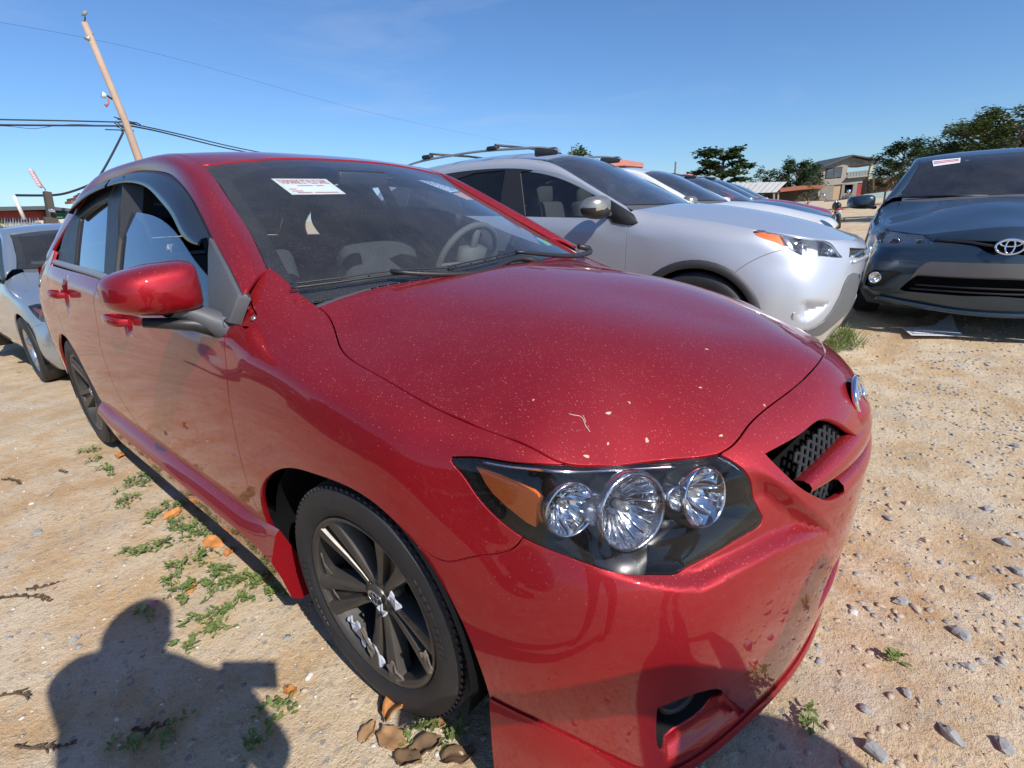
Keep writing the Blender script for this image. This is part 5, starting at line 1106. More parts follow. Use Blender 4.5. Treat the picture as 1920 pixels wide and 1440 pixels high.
def dk_holes(S,px,pr,mr):
    lo=px([(1686,543),(1700,530),(1718,517),(1745,519),(1800,522),(1884,525)]); lb=px([(1884,557),(1800,555),(1740,550),(1696,546)])
    half=np.vstack([lb[0:],lo]); half=half; right=np.vstack([lb,lo]); 
    cen_t=lo[-1].copy(); cen_t[0]=S.dom[1]/2; cen_b=lb[0].copy(); cen_b[0]=S.dom[1]/2
    r=np.vstack([[cen_b],lb[1:],lo[:-1],[cen_t]]); l=mr(r[1:-1]); h1=np.vstack([r,l])
    fg=pr([(.70,-.80,.345),(.72,-.79,.43),(.78,-.75,.475),(.86,-.64,.48),(.885,-.57,.47),(.86,-.63,.42),(.83,-.68,.36),(.78,-.75,.335)])
    up=px([(1754,447),(1775,449),(1820,451),(1850,453)]); ub=px([(1838,462),(1800,458),(1765,454)]); 
    ut=up[-1].copy(); ut[0]=S.dom[1]/2; 
    r2=np.vstack([[(S.dom[1]/2,S.proj([(.95,0,.645)])[0,1])],px([(1862,478),(1845,470),(1830,461),(1800,457),(1762,453)]),up[:3],px([(1850,452)]),[(S.dom[1]/2,S.proj([(.95,0,.728)])[0,1])]]); h2=np.vstack([r2,mr(r2[1:-1])])
    S.dk=(h1,h2,fg); return [poly(h1),poly(h2),poly(fg),poly(mr(fg))]
Dd=D3.copy(); Wd=W3.copy()
sG=lambda G,D: np.vstack([spl(G.proj(D[:12]),step=.04),[(x,z) for x,z in ((-2.7,1.0),(-2.3,.99),(-1.87,.98),(-1.43,.96),(-.95,.935),(-.68,.922),(-.50,.916))]])
sWin=lambda G:[([(-.62,.95),(-.82,1.06),(-1.02,1.16),(-1.22,1.25),(-1.42,1.30),(-1.50,1.31),(-1.52,.98)],GLS),([(-1.62,.985),(-1.62,1.315),(-1.9,1.33),(-2.2,1.315),(-2.42,1.27),(-2.52,1.02)],GLS)]
for i,dz in {15:.006,16:.012,17:.018,18:.022,19:.024,20:.014}.items(): DKS[i,7:,2]+=dz*np.array([.5,.8,1.])
spD=dict(ld=.032,lampback=LBK,ST=DKS,frame=FB,yw=.89,az=.32,ar=.35,wb=2.70,gaps=(-.45,-1.46,-2.66),lamp=dk_lamp,holes=dk_holes,fend_j=(-.43,-.68,.992),hoodc=[(-.40,0,1.02),(-.235,0,1.008),(0,0,.98),(.25,0,.935),(.5,0,.87)],cowlx=-.26,
 W3=Wd,D3=Dd,nW=5,nR=10,wsc=[(-.36,0,1.03),(-.60,0,1.155),(-.76,0,1.24),(-1.00,0,1.355),(-1.145,0,1.405)],rfc=[(-1.145,0,1.405),(-1.38,0,1.452),(-1.65,0,1.470),(-2.0,0,1.474),(-2.4,0,1.452),(-2.72,0,1.41)],rgc=[(-2.73,0,1.402),(-3.05,0,1.25),(-3.32,0,1.10)],
 lid=[[(-3.22,.69,1.065),(-3.30,.35,1.09),(-3.32,0,1.095),(-3.30,-.35,1.09),(-3.22,-.69,1.065)],[(-3.36,.66,1.05),(-3.45,.35,1.07),(-3.47,0,1.08),(-3.45,-.35,1.07),(-3.36,-.66,1.05)],[(-3.42,.62,1.03),(-3.50,.36,1.05),(-3.54,0,1.055),(-3.50,-.36,1.05),(-3.42,-.62,1.03)]],
 gs=(.834,.50,.95),windows=sWin,frame_out=sG,floor=.22,wr=.316,rim=.21,rimm=SILVERM,cups=[(.50,-.77,.735,-.006,.040),(.66,-.67,.715,-.006,.034),(.77,-.51,.71,-.006,.024)],
 lampbits=lambda S,px,pr:[(pr([(.33,-.82,.765),(.40,-.79,.77),(.43,-.805,.72),(.37,-.82,.735)]),plain('red_brown_reflector',(.40,.08,.05),.3,coat=1.),-.008),(pr([(.60,-.745,.682),(.66,-.68,.70),(.74,-.60,.685),(.68,-.675,.672)]),AMBER,-.008)])
NAVY=paint('dark_slate_blue_paint',(.030,.055,.082),metal=.5,rough=.34,dust=(.42,.40,.38),amt=.55)
dark=empty('dark_sedan',FB[0],FB[1],'dark slate blue saloon on the right facing the viewer, paper on its windscreen','car')
Sd,Hd,Gd=car2(dark,spD,NAVY,.035)
h1,h2,fg_=Sd.dk
SMd=Sd.dom[1]
mb=MB()
for (h,o) in ((h1,-.06),(h2,-.05)):
    c=h.mean(0); hh=c+(h-c)*1.12; panel('grille_back',Sd,poly(hh,.05),DARK,dark,res=.06,off=o,depth=0,gap=0)
GM=plain('gunmetal_trim',(.15,.145,.145),.42,metal=.3)
lo=Sd.px([(1706,524),(1722,503),(1735,494),(1745,491),(1800,493),(1884,495)]); lb=Sd.px([(1884,521),(1800,519),(1745,516),(1722,514)]); cen=lambda q:[SMd/2,q[1]]
r=np.vstack([[cen(lb[0])],lb[1:],lo[:-1],[cen(lo[-1])]]); L2=r[1:-1].copy()[::-1]; L2[:,0]=SMd-L2[:,0]; panel('bumper_insert',Sd,poly(np.vstack([r,L2]),.03),GM,dark,res=.04,off=.006,depth=.03,gap=0)
for z in (.275,.31,.345,.38):
    mb=MB(); P=[]
    for y in np.linspace(-.60+.9*(z-.25),.60-.9*(z-.25),18): q=Sd.proj([(.93,y,z)]); P.append((Sd.base(q)-Sd.nrm(q,Sd.base)*.012)[0])
    mb.tube(P,.0075,6); mb.build('grille_slat',BLACK,dark,True)
for dz,m_,rr in ((.0,BLACK,.010),):
    P=[]
    for u,v in ((1755,450),(1790,453),(1820,455),(1845,459)): q=Sd.px([(u,v)]); P.append((Sd.base(q)+Sd.nrm(q,Sd.base)*.002)[0])
    P=P+[p*[1,-1,1] for p in P[::-1]]; mb=MB(); mb.tube(spl(P,n=40),rr,6); mb.build('grille_bar',m_,dark,True)
q=Sd.px([(1884,462)]); badge(Sd.base(q)[0]*[1,0,1]+[.022,0,0],(1,0,.15),.150,.105,dark,th=.008,back=DARK)
fc=fg_.mean(0)
for sg in (1,-1):
    f=fg_ if sg>0 else np.stack([SMd-fg_[:,0],fg_[:,1]],1)[::-1]; panel('fog_lamp_bezel',Sd,poly(fc*[1,1] +(fg_-fc)*1.04 if sg>0 else f,.03),BLACK,dark,res=.04,off=-.03,depth=0,gap=0)
    q=Sd.proj([(.78,-.735,.415)]); c=(Sd.base(q)+Sd.nrm(q,Sd.base)*-.012)[0]; Mx=Matrix.Translation(Vector(c))@Vector((.9,-.4,0)).normalized().to_track_quat('Z','Y').to_matrix().to_4x4(); mb=MB(); mb.lathe([(.046,-.02),(.048,.010),(.040,.014),(.036,.002),(.02,-.012),(.001,-.014)],28,Mx)
    if sg<0: mb.V=[(v[0],-v[1],v[2]) for v in mb.V]
    mb.build('fog_lamp',CHROME,dark,True)
    mirror_shell(dark,(-.66,-1.0,1.005),(.08,.125,.068),[NAVY,BLACK],sg,-.03)
    mb=MB(); mb.bar((-.58,-.86*sg,.945),(-.64,-.98*sg,.965),.05,.03); bevel(mb.build('mirror_arm',BLACK,dark),.01,2)
mb=MB(); q=Sd.proj([(.93,y,.20) for y in np.linspace(-.80,.80,30)]); P=Sd.base(q); N=Sd.nrm(q,Sd.base)*[1,1,0]
mb.grid(np.array([P+N*.0,P+N*.028+[0,0,-.002],P+N*.03+[0,0,-.03],P-N*.03+[0,0,-.035]])); mb.build('front_spoiler_lip',NAVY,dark,True)
for (a_,b_) in (((-.34,.55),(-.42,.02)),((-.34,-.05),(-.42,-.60))):
    mb=MB(); mb.tube([(-.36,a_[1],1.02),(-.40,(a_[1]+b_[1])/2,1.035),(-.47,b_[1],1.035)],.009,6); mb.build('wiper_arm',BLACK,dark,True)
# ---------------------------------------------------------------- silver car parked behind the red one
FL=((-5.62,.13,-.215),.03)
SILV2=paint('pale_silver_paint',(.42,.47,.52),metal=.7,rough=.33,dust=(.45,.40,.34),amt=.5)
def sl_lamp(S,px,pr):
    return (pr([(.22,-.80,.74),(.34,-.76,.765),(.46,-.71,.75)]),pr([(.46,-.71,.75),(.55,-.62,.735),(.64,-.5,.725)]),pr([(.64,-.5,.725),(.70,-.52,.68),(.735,-.50,.63)]),pr([(.735,-.50,.63),(.66,-.62,.60),(.56,-.735,.60),(.46,-.785,.615)]),pr([(.46,-.785,.615),(.34,-.81,.66),(.22,-.80,.74)]),pr([(.46,-.785,.615),(.38,-.83,.59),(.30,-.87,.54)]))
def sl_holes(S,px,pr,mr):
    return [poly(pr([(.80,-.33,.66),(.80,0,.69),(.80,.33,.66),(.80,.30,.57),(.85,0,.56),(.80,-.30,.57)])),poly(pr([(.8,-.45,.40),(.85,0,.42),(.8,.45,.40),(.8,.48,.25),(.85,0,.24),(.8,-.48,.25)]))]
spS=dict(spD); spS.update(ld=.06,ST=warp(NET0,1.05,.99,1.0),frame=None,lamp=sl_lamp,holes=sl_holes,cups=[(.52,-.70,.68,-.04,.04),(.64,-.56,.66,-.04,.035)],lampbits=lambda S,px,pr:[(pr([(.26,-.80,.735),(.34,-.80,.70),(.40,-.79,.66),(.38,-.76,.72)]),AMBER,-.012)])
left=empty('silver_sedan',FL[0],FL[1],'pale silver saloon parked close behind the red car','car')
Sl,Hl,Gl=car2(left,spS,SILV2,.05)
for sg in (1,-1):
    mirror_shell(left,(-.60,-1.0,1.0),(.08,.12,.068),[SILV2,BLACK],sg,-.03); mb=MB(); mb.bar((-.52,-.84*sg,.945),(-.60,-.98*sg,.955),.05,.03); bevel(mb.build('mirror_arm',BLACK,left),.01,2)
backing(Sl,left,.40,.54,.70,-.05); backing(Sl,left,.5,.23,.43,-.05,'intake_back')
# ================================================================ ground
def gz(x,y):
    x=np.asarray(x,float); y=np.asarray(y,float)
    a=np.interp(y,[2.0,2.9,3.6,4.2,400],[0,.02,.08,.117,.117])*sm((x+6)/5)
    b=np.interp(x,[-400,-14,-9,-5.6,-4.2,-3.2],[-.62,-.62,-.40,-.215,-.09,0.])*(1-sm((y-4)/6))
    c=.55*sm((y-42)/22)*sm((x+10)/6)
    return a+b+c
def vnoise(x,y,f,seed):
    r=np.random.default_rng(seed); o=0
    for k in range(7):
        a=r.uniform(0,2*math.pi); p=r.uniform(0,6.28,2); g=f*r.uniform(.7,1.4); o=o+np.sin((x*math.cos(a)+y*math.sin(a))*g+p[0])*np.sin((-x*math.sin(a)+y*math.cos(a))*g*.8+p[1])
    return o/7
def gh(x,y):
    return gz(x,y)+.010*vnoise(x,y,3.,1)+.007*vnoise(x,y,11.,2)+.005*vnoise(x,y,31.,3)-.006
n=640; u=np.linspace(-1,1,n); kx=8.0; ax=.31*np.sinh(kx*u); X,Y=np.meshgrid(ax+.3,ax-.1,indexing='ij'); Z=gh(X,Y)+.0022*vnoise(X,Y,150.,5)*(np.hypot(X,Y)<6)
G=nodes('sandy_ground'); m,nn_,b=G; co=coords(nn_)
big=noise(nn_,co,.55,5,.6); mid=noise(nn_,co,4.5,5,.65); fine=noise(nn_,co,55.,4,.7); vf=noise(nn_,co,260.,3,.7)
c=ramp(nn_,big,[(.32,(.44,.275,.145)),(.5,(.56,.385,.215)),(.68,(.65,.50,.325))])
c=mixc(nn_,ramp(nn_,mid,[(.40,(0,0,0)),(.62,(.75,.75,.75))]),c,(.66,.555,.415))
patch=ramp(nn_,noise(nn_,co,1.6,6,.7),[(.53,(0,0,0)),(.66,(1,1,1))])
c=mixc(nn_,math_(nn_,'MULTIPLY',patch,.55),c,(.45,.395,.32))
c=mixc(nn_,ramp(nn_,fine,[(.30,(.55,.55,.55)),(.46,(0,0,0))]),c,(.26,.19,.12)); c=mixc(nn_,ramp(nn_,vf,[(.58,(0,0,0)),(.72,(.6,.6,.6))]),c,(.66,.55,.41)); c=mixc(nn_,ramp(nn_,vf,[(.28,(.6,.6,.6)),(.40,(0,0,0))]),c,(.22,.165,.11))
v=nd(nn_,'TexVoronoi',scale=42.); nn_.links.new(co,v.inputs['Vector']); vs_=nn_.nodes.new('ShaderNodeSeparateColor'); nn_.links.new(v.outputs['Color'],vs_.inputs[0])
peb=math_(nn_,'MULTIPLY',math_(nn_,'LESS_THAN',v.outputs['Distance'],.34),math_(nn_,'GREATER_THAN',vs_.outputs[0],.72)); pc=mixc(nn_,vs_.outputs[1],(.27,.25,.225),(.58,.49,.38)); c=mixc(nn_,math_(nn_,'MULTIPLY',peb,.8),c,pc)
nn_.links.new(c,b.inputs['Base Color']); b.inputs['Roughness'].default_value=.95; b.inputs['Specular IOR Level'].default_value=.15
h=math_(nn_,'ADD',math_(nn_,'MULTIPLY',mid,.9),math_(nn_,'ADD',math_(nn_,'MULTIPLY',fine,.35),math_(nn_,'ADD',math_(nn_,'MULTIPLY',vf,.16),math_(nn_,'MULTIPLY',peb,.16)))); bump(nn_,h,1.,.022,b)
V=np.stack([X.ravel(),Y.ravel(),Z.ravel()],1); I=np.arange(n*n).reshape(n,n); F=np.stack([I[:-1,:-1],I[1:,:-1],I[1:,1:],I[:-1,1:]],-1).reshape(-1,4)
me=bpy.data.meshes.new('ground'); me.vertices.add(len(V)); me.vertices.foreach_set('co',V.ravel()); me.loops.add(len(F)*4); me.loops.foreach_set('vertex_index',F.ravel()); me.polygons.add(len(F)); me.polygons.foreach_set('loop_start',np.arange(len(F))*4); me.polygons.foreach_set('loop_total',np.full(len(F),4)); me.update(); me.validate(); me.polygons.foreach_set('use_smooth',[True]*len(F)); me.materials.append(m)
o=bpy.data.objects.new('ground',me); COL.objects.link(o); tag(o,'pale sandy ground strewn with gravel',kind='structure')
def on(u,v,it=6):                               # ground point under a measured point
    z=0.
    for k in range(it): p=at(u,v,'z',z); z=float(gh(p[0],p[1]))
    return np.array([p[0],p[1],z])
# stones and gravel
phi=(1+5**.5)/2; ICO=np.array([(-1,phi,0),(1,phi,0),(-1,-phi,0),(1,-phi,0),(0,-1,phi),(0,1,phi),(0,-1,-phi),(0,1,-phi),(phi,0,-1),(phi,0,1),(-phi,0,-1),(-phi,0,1)])/1.9
ICF=np.array([(0,11,5),(0,5,1),(0,1,7),(0,7,10),(0,10,11),(1,5,9),(5,11,4),(11,10,2),(10,7,6),(7,1,8),(3,9,4),(3,4,2),(3,2,6),(3,6,8),(3,8,9),(4,9,5),(2,4,11),(6,2,10),(8,6,7),(9,8,1)])
STG=plain('grey_stone',(.30,.295,.29),.85,var=.35,vs=9.,bmp=.5,bs=120.); STT=plain('tan_stone',(.46,.37,.27),.9,var=.3,vs=9.,bmp=.5,bs=120.); STW=plain('pale_stone',(.60,.57,.52),.85,var=.2,vs=9.,bmp=.4,bs=120.)
def scatter(name,N,mat,cx,cy,sx,sy,s0,s1,seed,lab,clu=0):
    r=np.random.default_rng(seed); 
    x=r.normal(cx,sx,N); y=r.normal(cy,sy,N)
    if clu:
        k=r.integers(0,clu,N); px_,py_=r.normal(cx,sx,clu),r.normal(cy,sy,clu); x=px_[k]+r.normal(0,.16,N); y=py_[k]+r.normal(0,.16,N)
    s=s0+(s1-s0)*r.random(N)**4; a=r.uniform(0,6.28,N); fl=r.uniform(.22,.55,N); z=gh(x,y)
    P=ICO[None]*(1+r.uniform(-.42,.42,(N,12,1))); P=P*np.stack([s,s*r.uniform(.55,1.,N),s*fl],1)[:,None,:]
    ca,sa=np.cos(a)[:,None],np.sin(a)[:,None]; Q=np.stack([P[...,0]*ca-P[...,1]*sa+x[:,None],P[...,0]*sa+P[...,1]*ca+y[:,None],P[...,2]+z[:,None]+(s*fl*.12)[:,None]],-1)
    V=Q.reshape(-1,3); F=(ICF[None]+12*np.arange(N)[:,None,None]).reshape(-1,3); me=bpy.data.meshes.new(name); me.vertices.add(len(V)); me.vertices.foreach_set('co',V.ravel()); me.loops.add(len(F)*3); me.loops.foreach_set('vertex_index',F.ravel()); me.polygons.add(len(F)); me.polygons.foreach_set('loop_start',np.arange(len(F))*3); me.polygons.foreach_set('loop_total',np.full(len(F),3)); me.update(); me.materials.append(mat)
    o=bpy.data.objects.new(name,me); COL.objects.link(o); tag(o,lab,'gravel',kind='stuff')
scatter('gravel',9000,STT,1.3,.8,1.1,1.4,.0025,.014,1,'small tan gravel scattered over the sandy ground')
scatter('gravel',9000,STG,1.6,1.4,.8,1.4,.002,.014,2,'small grey gravel lying in loose patches',30)
scatter('gravel',1200,STW,-.2,-1.4,1.5,.35,.0025,.008,3,'pale fine gravel beside the red car',60)
scatter('gravel',3000,STG,-2.5,-1.6,2.5,.7,.003,.012,4,'fine grey gravel on the left of the red car',40)
scatter('gravel',5000,STT,2.2,4.2,2.0,1.5,.004,.016,5,'tan gravel on the open ground before the dark car')
r=random.Random(4); BIG=[]
ORD='nearest second third fourth fifth sixth seventh eighth ninth tenth eleventh twelfth thirteenth fourteenth fifteenth sixteenth seventeenth eighteenth nineteenth twentieth'.split()
BL_=((1880,1018,.030),(1802,1190,.032),(1640,1412,.034),(1700,945,.022),(1665,972,.026),(1690,1130,.030),(1715,1140,.022),(1850,1120,.026),(1770,1105,.02),(1830,770,.022),(1905,838,.028),(1850,955,.026),(1660,805,.018),(1650,630,.02),(1700,860,.018),(1760,860,.02),(1870,735,.02),(1750,690,.015),(1815,1250,.02),(1700,1300,.018),(1780,1380,.03),(1880,1400,.025),(1620,1330,.018),(1735,1015,.02),(1600,1150,.016),(1660,700,.012),(90,930,.018),(70,1000,.026),(140,1200,.02),(60,945,.014),(440,1420,.014),(580,1270,.016),(1912,1075,.03),(1895,660,.02),(1845,640,.02))
right_=sorted([q for q in BL_ if q[0]>1000],key=lambda q:q[1]); left_=sorted([q for q in BL_ if q[0]<1000],key=lambda q:q[1])
for sq in right_+left_:
    u,v,s=sq
    p=on(u,v); V=[]; s=s*.78; sx,sy,sz=s,s*r.uniform(.6,.95),s*r.uniform(.35,.6); a=r.uniform(0,6.28)
    bm=bmesh.new(); bmesh.ops.create_icosphere(bm,subdivisions=2,radius=1)
    for w in bm.verts:
        q=Vector((round(w.co.x*1.6)/1.6*.5+w.co.x*.5,round(w.co.y*1.7+.2)/1.7*.5+w.co.y*.5,w.co.z)); k=1+.12*math.sin(q.x*5+s*900)+.10*math.sin(q.y*6+s*500); w.co=Vector((q.x*sx*k,q.y*sy*k,q.z*sz*k))
    me=bpy.data.meshes.new('stone'); bm.to_mesh(me); bm.free(); ci=r.randrange(4) if s<.024 else 0; me.materials.append([STG,STG,STT,STW][ci]); cn_=['grey','grey','tan','pale'][ci]; i_=right_.index(sq) if sq in right_ else left_.index(sq)
    if sq in right_: n_=len(right_); lab=(f'{cn_} stone on sand, {ORD[i_]} nearest to the dark car' if i_ and i_<n_//2 else (f'{cn_} stone on the open sand, nearest to the dark car' if i_==0 else f'{cn_} stone on sand, {ORD[n_-1-i_]+(chr(32)+"nearest" if n_-1-i_ else "")} to the lower right corner'))
    else: lab=f'small {cn_} stone left of the red car, {ORD[i_]}'+(' nearest' if i_ else '')+' to its rear wheel'
    o=bpy.data.objects.new('stone',me); COL.objects.link(o); o.location=(p[0],p[1],p[2]+sz*.4); o.rotation_euler=(r.uniform(-.2,.2),r.uniform(-.2,.2),a); tag(o,lab,'stone','loose stones around the red car')
# weeds, dead leaves, twigs
def leafmat(name,c1,c2):
    m,n,b=nodes(name); co=coords(n); oi=n.nodes.new('ShaderNodeObjectInfo'); c=mixc(n,noise(n,co,25.,3),c1,c2); n.links.new(c,b.inputs['Base Color']); b.inputs['Roughness'].default_value=.5; b.inputs['Specular IOR Level'].default_value=.35
    t=n.nodes.new('ShaderNodeBsdfTranslucent'); n.links.new(c,t.inputs[0]); x=n.nodes.new('ShaderNodeMixShader'); x.inputs[0].default_value=.25; n.links.new(b.outputs[0],x.inputs[1]); n.links.new(t.outputs[0],x.inputs[2]); n.links.new(x.outputs[0],n.nodes['Material Output'].inputs[0]); return m
WEED=leafmat('weed_leaf',(.11,.17,.045),(.26,.33,.10)); TREEL=leafmat('tree_leaf',(.022,.048,.016),(.07,.115,.03)); TREEY=leafmat('tree_leaf_light',(.045,.075,.018),(.13,.16,.04)); BARK=plain('bark',(.16,.12,.09),.9,bmp=.5,bs=30.); STEM=plain('weed_stem',(.16,.20,.08),.7); DEAD=plain('dead_leaf_orange',(.50,.20,.055),.7,var=.45,vs=35.,bmp=.4,bs=60.); DEADB=plain('dead_leaf_brown',(.16,.095,.05),.85,var=.4,vs=30.,bmp=.4,bs=60.); DEAD2=plain('dead_leaf_tan',(.30,.17,.08),.85,var=.4,vs=30.,bmp=.4,bs=60.); TWIG=plain('dry_twig',(.10,.07,.045),.9,var=.4,vs=30.)
def leaf(mb,p,d,up,L,w,fold=.25,m=0):
    p=Vector(p); d=Vector(d).normalized(); s=d.cross(Vector(up)).normalized(); u=s.cross(d)
    V=[p,p+d*L*.35+s*w+u*w*fold,p+d*L*.75+s*w*.75+u*w*fold,p+d*L-u*L*.1,p+d*L*.75-s*w*.75+u*w*fold,p+d*L*.35-s*w+u*w*fold,p+d*L*.4,p+d*L*.75-u*L*.02]
    mb.add(V,[(0,1,6),(0,6,5),(1,2,7,6),(6,7,4,5),(2,3,7),(7,3,4)],m)
def weed(u,v,rad,nl,seed,lab,grassy=False,size=1.):
    r=random.Random(seed); p=on(u,v); e=empty('weed',p,0,lab,'weed','weeds growing in the sandy ground'); f=MB(); s=MB()
    for k in range(max(3,nl//9)):
        a=r.uniform(0,6.28); L=rad*r.uniform(.4,1.1); pts=[(0,0,0)]; q=Vector((0,0,0)); d=a
        for j in range(5): d+=r.uniform(-.4,.4); q=q+Vector((math.cos(d),math.sin(d),0))*L/5; pts.append((q.x,q.y,float(gh(p[0]+q.x,p[1]+q.y))-p[2]+.012+.012*math.sin(j)+r.uniform(0,.008)))
        s.tube(pts,.0013,4)
        for j in range(nl//max(3,nl//9)):
            i=r.randrange(1,6); c=Vector(pts[i])+Vector((r.uniform(-.01,.01),r.uniform(-.01,.01),0)); b_=r.uniform(0,6.28); el=r.uniform(.1,1.0)
            if grassy: leaf(f,c,(math.cos(b_)*.5,math.sin(b_)*.5,r.uniform(.5,1.3)),(math.cos(b_+1.5),math.sin(b_+1.5),.2),r.uniform(.03,.09)*size,.0018*size,.1)
            else: leaf(f,c,(math.cos(b_),math.sin(b_),el*.7),(0,0,1),r.uniform(.010,.026)*size,r.uniform(.003,.006)*size)
    f.build('leaves',WEED,e); s.build('stem',STEM,e)
WX=[]
WL=[(165,850,.07,30,'small weed just in front of the rear wheel of the red car'),(205,882,.10,50,'green weed close by the orange leaf next to the rear wheel'),(243,915,.10,55,'wide flat weed below the rear door of the red car'),(222,945,.10,55,'flat weed on the outer side of the wide one below the rear door'),(272,905,.07,36,'weed touching the sill shadow below the rear door'),
(325,955,.08,50,'weed at the sill shadow level with the door gap, above the orange leaf'),(350,995,.10,80,'bushy weed beside the sill shadow under the front door'),(392,962,.06,40,'small weed inside the edge of the sill shadow'),(255,1045,.08,50,'outermost low weed reaching into the sand under the front door'),(303,1022,.08,50,'creeping weed between the outermost one and the sill'),
(375,1050,.07,60,'creeping weed halfway between sill and person shadow, upper one'),(405,1082,.07,60,'creeping weed halfway between sill and person shadow, middle one'),(350,1108,.07,60,'creeping weed near the small orange leaf'),(318,1090,.06,34,'thin weed left of the small orange leaf'),(450,1092,.06,50,'leafy weed behind the front mud flap'),(482,1103,.06,60,'leafy weed next to the red mud flap tip'),(525,1112,.05,50,'weed directly below the red mud flap'),(548,1118,.04,34,'weed in the shade between mud flap and front tyre'),
(430,1145,.06,50,'trailing weed below the leafy ones at the mud flap'),(275,1158,.05,22,'small weed at the top of the head shadow'),(345,1140,.05,26,'small weed right above the head shadow'),(352,1215,.06,36,'weed at the right edge of the head shadow'),(395,1190,.06,36,'weed on the sunlit sand right of the head shadow'),(520,1335,.05,30,'lone weed on the edge of the phone shadow'),(498,1392,.05,30,'weed inside the body shadow near the front tyre'),(240,1405,.05,26,'weed inside the body shadow near the bottom edge, the left one'),(330,1388,.05,22,'weed inside the body shadow near the bottom edge, the right one'),
(1672,1238,.028,26,'tiny upright weed with a long shadow on the open ground'),(1515,1352,.04,30,'small lone green weed by the front bumper of the red car'),(45,655,.22,80,'low weeds beside the front door of the silver car behind'),(85,690,.22,80,'low weeds beside the front wheel of the silver car behind'),(790,1372,.05,30,'dark green weed beside the big orange leaf at the front tyre'),(860,1380,.05,26,'dark green weed between the front tyre and the red spoiler lip'),(62,672,.25,70,'low weeds between the other two at the silver car behind')]
WL+=[(182,868,.06,24,'sparse weed between rear wheel and the flat weeds'),(258,898,.07,30,'sparse weed just under the edge of the rear door shadow'),(292,972,.07,36,'weed on open sand between the flat weeds and the door gap'),(332,985,.06,36,'weed just outside the bushy one under the front door'),(372,1008,.06,36,'weed just inside the bushy one under the front door'),
(338,1068,.06,36,'weed between the creeping weeds and the small orange leaf'),(392,1102,.06,36,'weed left of the leafy ones at the mud flap'),(425,1108,.06,36,'weed between the leafy ones and the creeping ones'),(465,1128,.05,30,'weed just below the leafy ones at the mud flap'),(372,1170,.05,26,'thin trailing weed above the head shadow on the right')]
for k,(u,v,rr,nl,lab) in enumerate(WL): weed(u,v,rr,nl,k+10,lab,size=1.0 if v>800 else 1.4)
for k,(u,v) in enumerate(((1560,632),(1582,642),(1598,655),(1570,662),(1548,640))): weed(u,v,.16,90,80+k,('leftmost','second','middle','fourth','lowest')[k]+' tuft of green grass between the silver utility car and the red bumper',True,1.5)
def crumple(name,u,v,s,mat,seed,lab,cat,st=1.5,lift=.0,group=None,rz=None):
    r=random.Random(seed); p=on(u,v); n,m_=9,7; rows=[]
    for i in range(n):
        t=i/(n-1); w=math.sin(math.pi*min(1,t*.9+.08))**.7; rows.append([(s*st*(t-.5),s*w*.5*(2*j/(m_-1)-1)*(1+.15*math.sin(i*2.1+seed)),s*(.10+lift*.3)+s*.07*math.sin(i*1.1+seed)+s*.06*math.sin(j*1.4+seed*2)+s*lift*t+s*.2*(2*j/(m_-1)-1)**2) for j in range(m_)])
    mb=MB(); mb.grid(np.array(rows)); o=mb.build(name,mat,None,True); o.location=(p[0],p[1],p[2]+.002); o.rotation_euler=(r.uniform(-.3,.3),r.uniform(-.2,.2),rz if rz is not None else r.uniform(0,6.28)); md=o.modifiers.new('solid','SOLIDIFY'); md.thickness=.0012; tag(o,lab,cat,group)
for k,(u,v,s,l_) in enumerate(((225,857,.045,'orange dead leaf next to the rear wheel of the red car'),(325,967,.045,'orange dead leaf among weeds under the door gap'),(402,1020,.055,'larger orange dead leaf at the sill shadow under the front door'),(432,1036,.035,'small orange dead leaf next to the larger one at the sill shadow'),(362,1105,.03,'small orange dead leaf among the creeping weeds'),(497,1082,.035,'orange dead leaf behind the red mud flap'),(545,1300,.03,'small orange dead leaf on the sunlit sand before the front tyre'))): crumple('dead_leaf',u,v,s,DEAD,k,l_,'leaf',group='orange dead leaves beside the red car')
crumple('dead_leaf',762,1350,.075,DEAD,31,'large curled orange leaf standing in front of the front tyre','leaf',1.2,.8,rz=1.2)
for k,(u,v,s,l_) in enumerate(((735,1392,.05,'brown dead leaf just below the large orange leaf'),(800,1405,.05,'brown dead leaf beneath the weed at the front tyre'),(690,1375,.035,'brown dead leaf left of the large orange leaf'),(860,1425,.05,'brown dead leaf in the shade near the red spoiler lip'),(722,1325,.03,'small brown dead leaf touching the front tyre'),(765,1428,.045,'lowest brown dead leaf at the bottom edge'),(820,1360,.03,'brown dead leaf in the shade between tyre and bumper'))): crumple('dead_leaf',u,v,s,DEADB if k%2 else DEAD2,40+k,l_,'leaf',group='brown dead leaves under the bumper')
crumple('petal',290,1133,.018,plain('pink_petal',(.7,.2,.42),.6),3,'small pink flower petal at the edge of the weeds','petal')
def twig(u,v,L,ang,seed,lab):
    r=random.Random(seed); p=on(u,v); mb=MB(); d=Vector((math.cos(ang),math.sin(ang),0)); s=Vector((-d.y,d.x,0)); cv=r.uniform(-.15,.15)*L
    ax=lambda t:d*(L*t)+s*(cv*math.sin(3*(t+.5)))+Vector((0,0,.006)); mb.tube([ax(t) for t in (-.5,-.25,0,.25,.5)],[.003,.003,.0025,.002,.001],5)
    for k in range(int(L*170)):
        t=r.uniform(-.5,.5); a=r.choice((-1,1)); c=ax(t); q=c+(d*r.uniform(.2,1.2)+s*a*r.uniform(.3,1.)).normalized()*r.uniform(.006,.022)*(1.1-abs(t))+Vector((0,0,r.uniform(-.003,.008))); mb.tube([c,(c+q)/2+Vector((0,0,.003)),q],[.0022,.0026,.0008],4)
    o=mb.build('twig',TWIG,None,True); o.location=p; tag(o,lab,'twig','dry twig fronds on the sand')
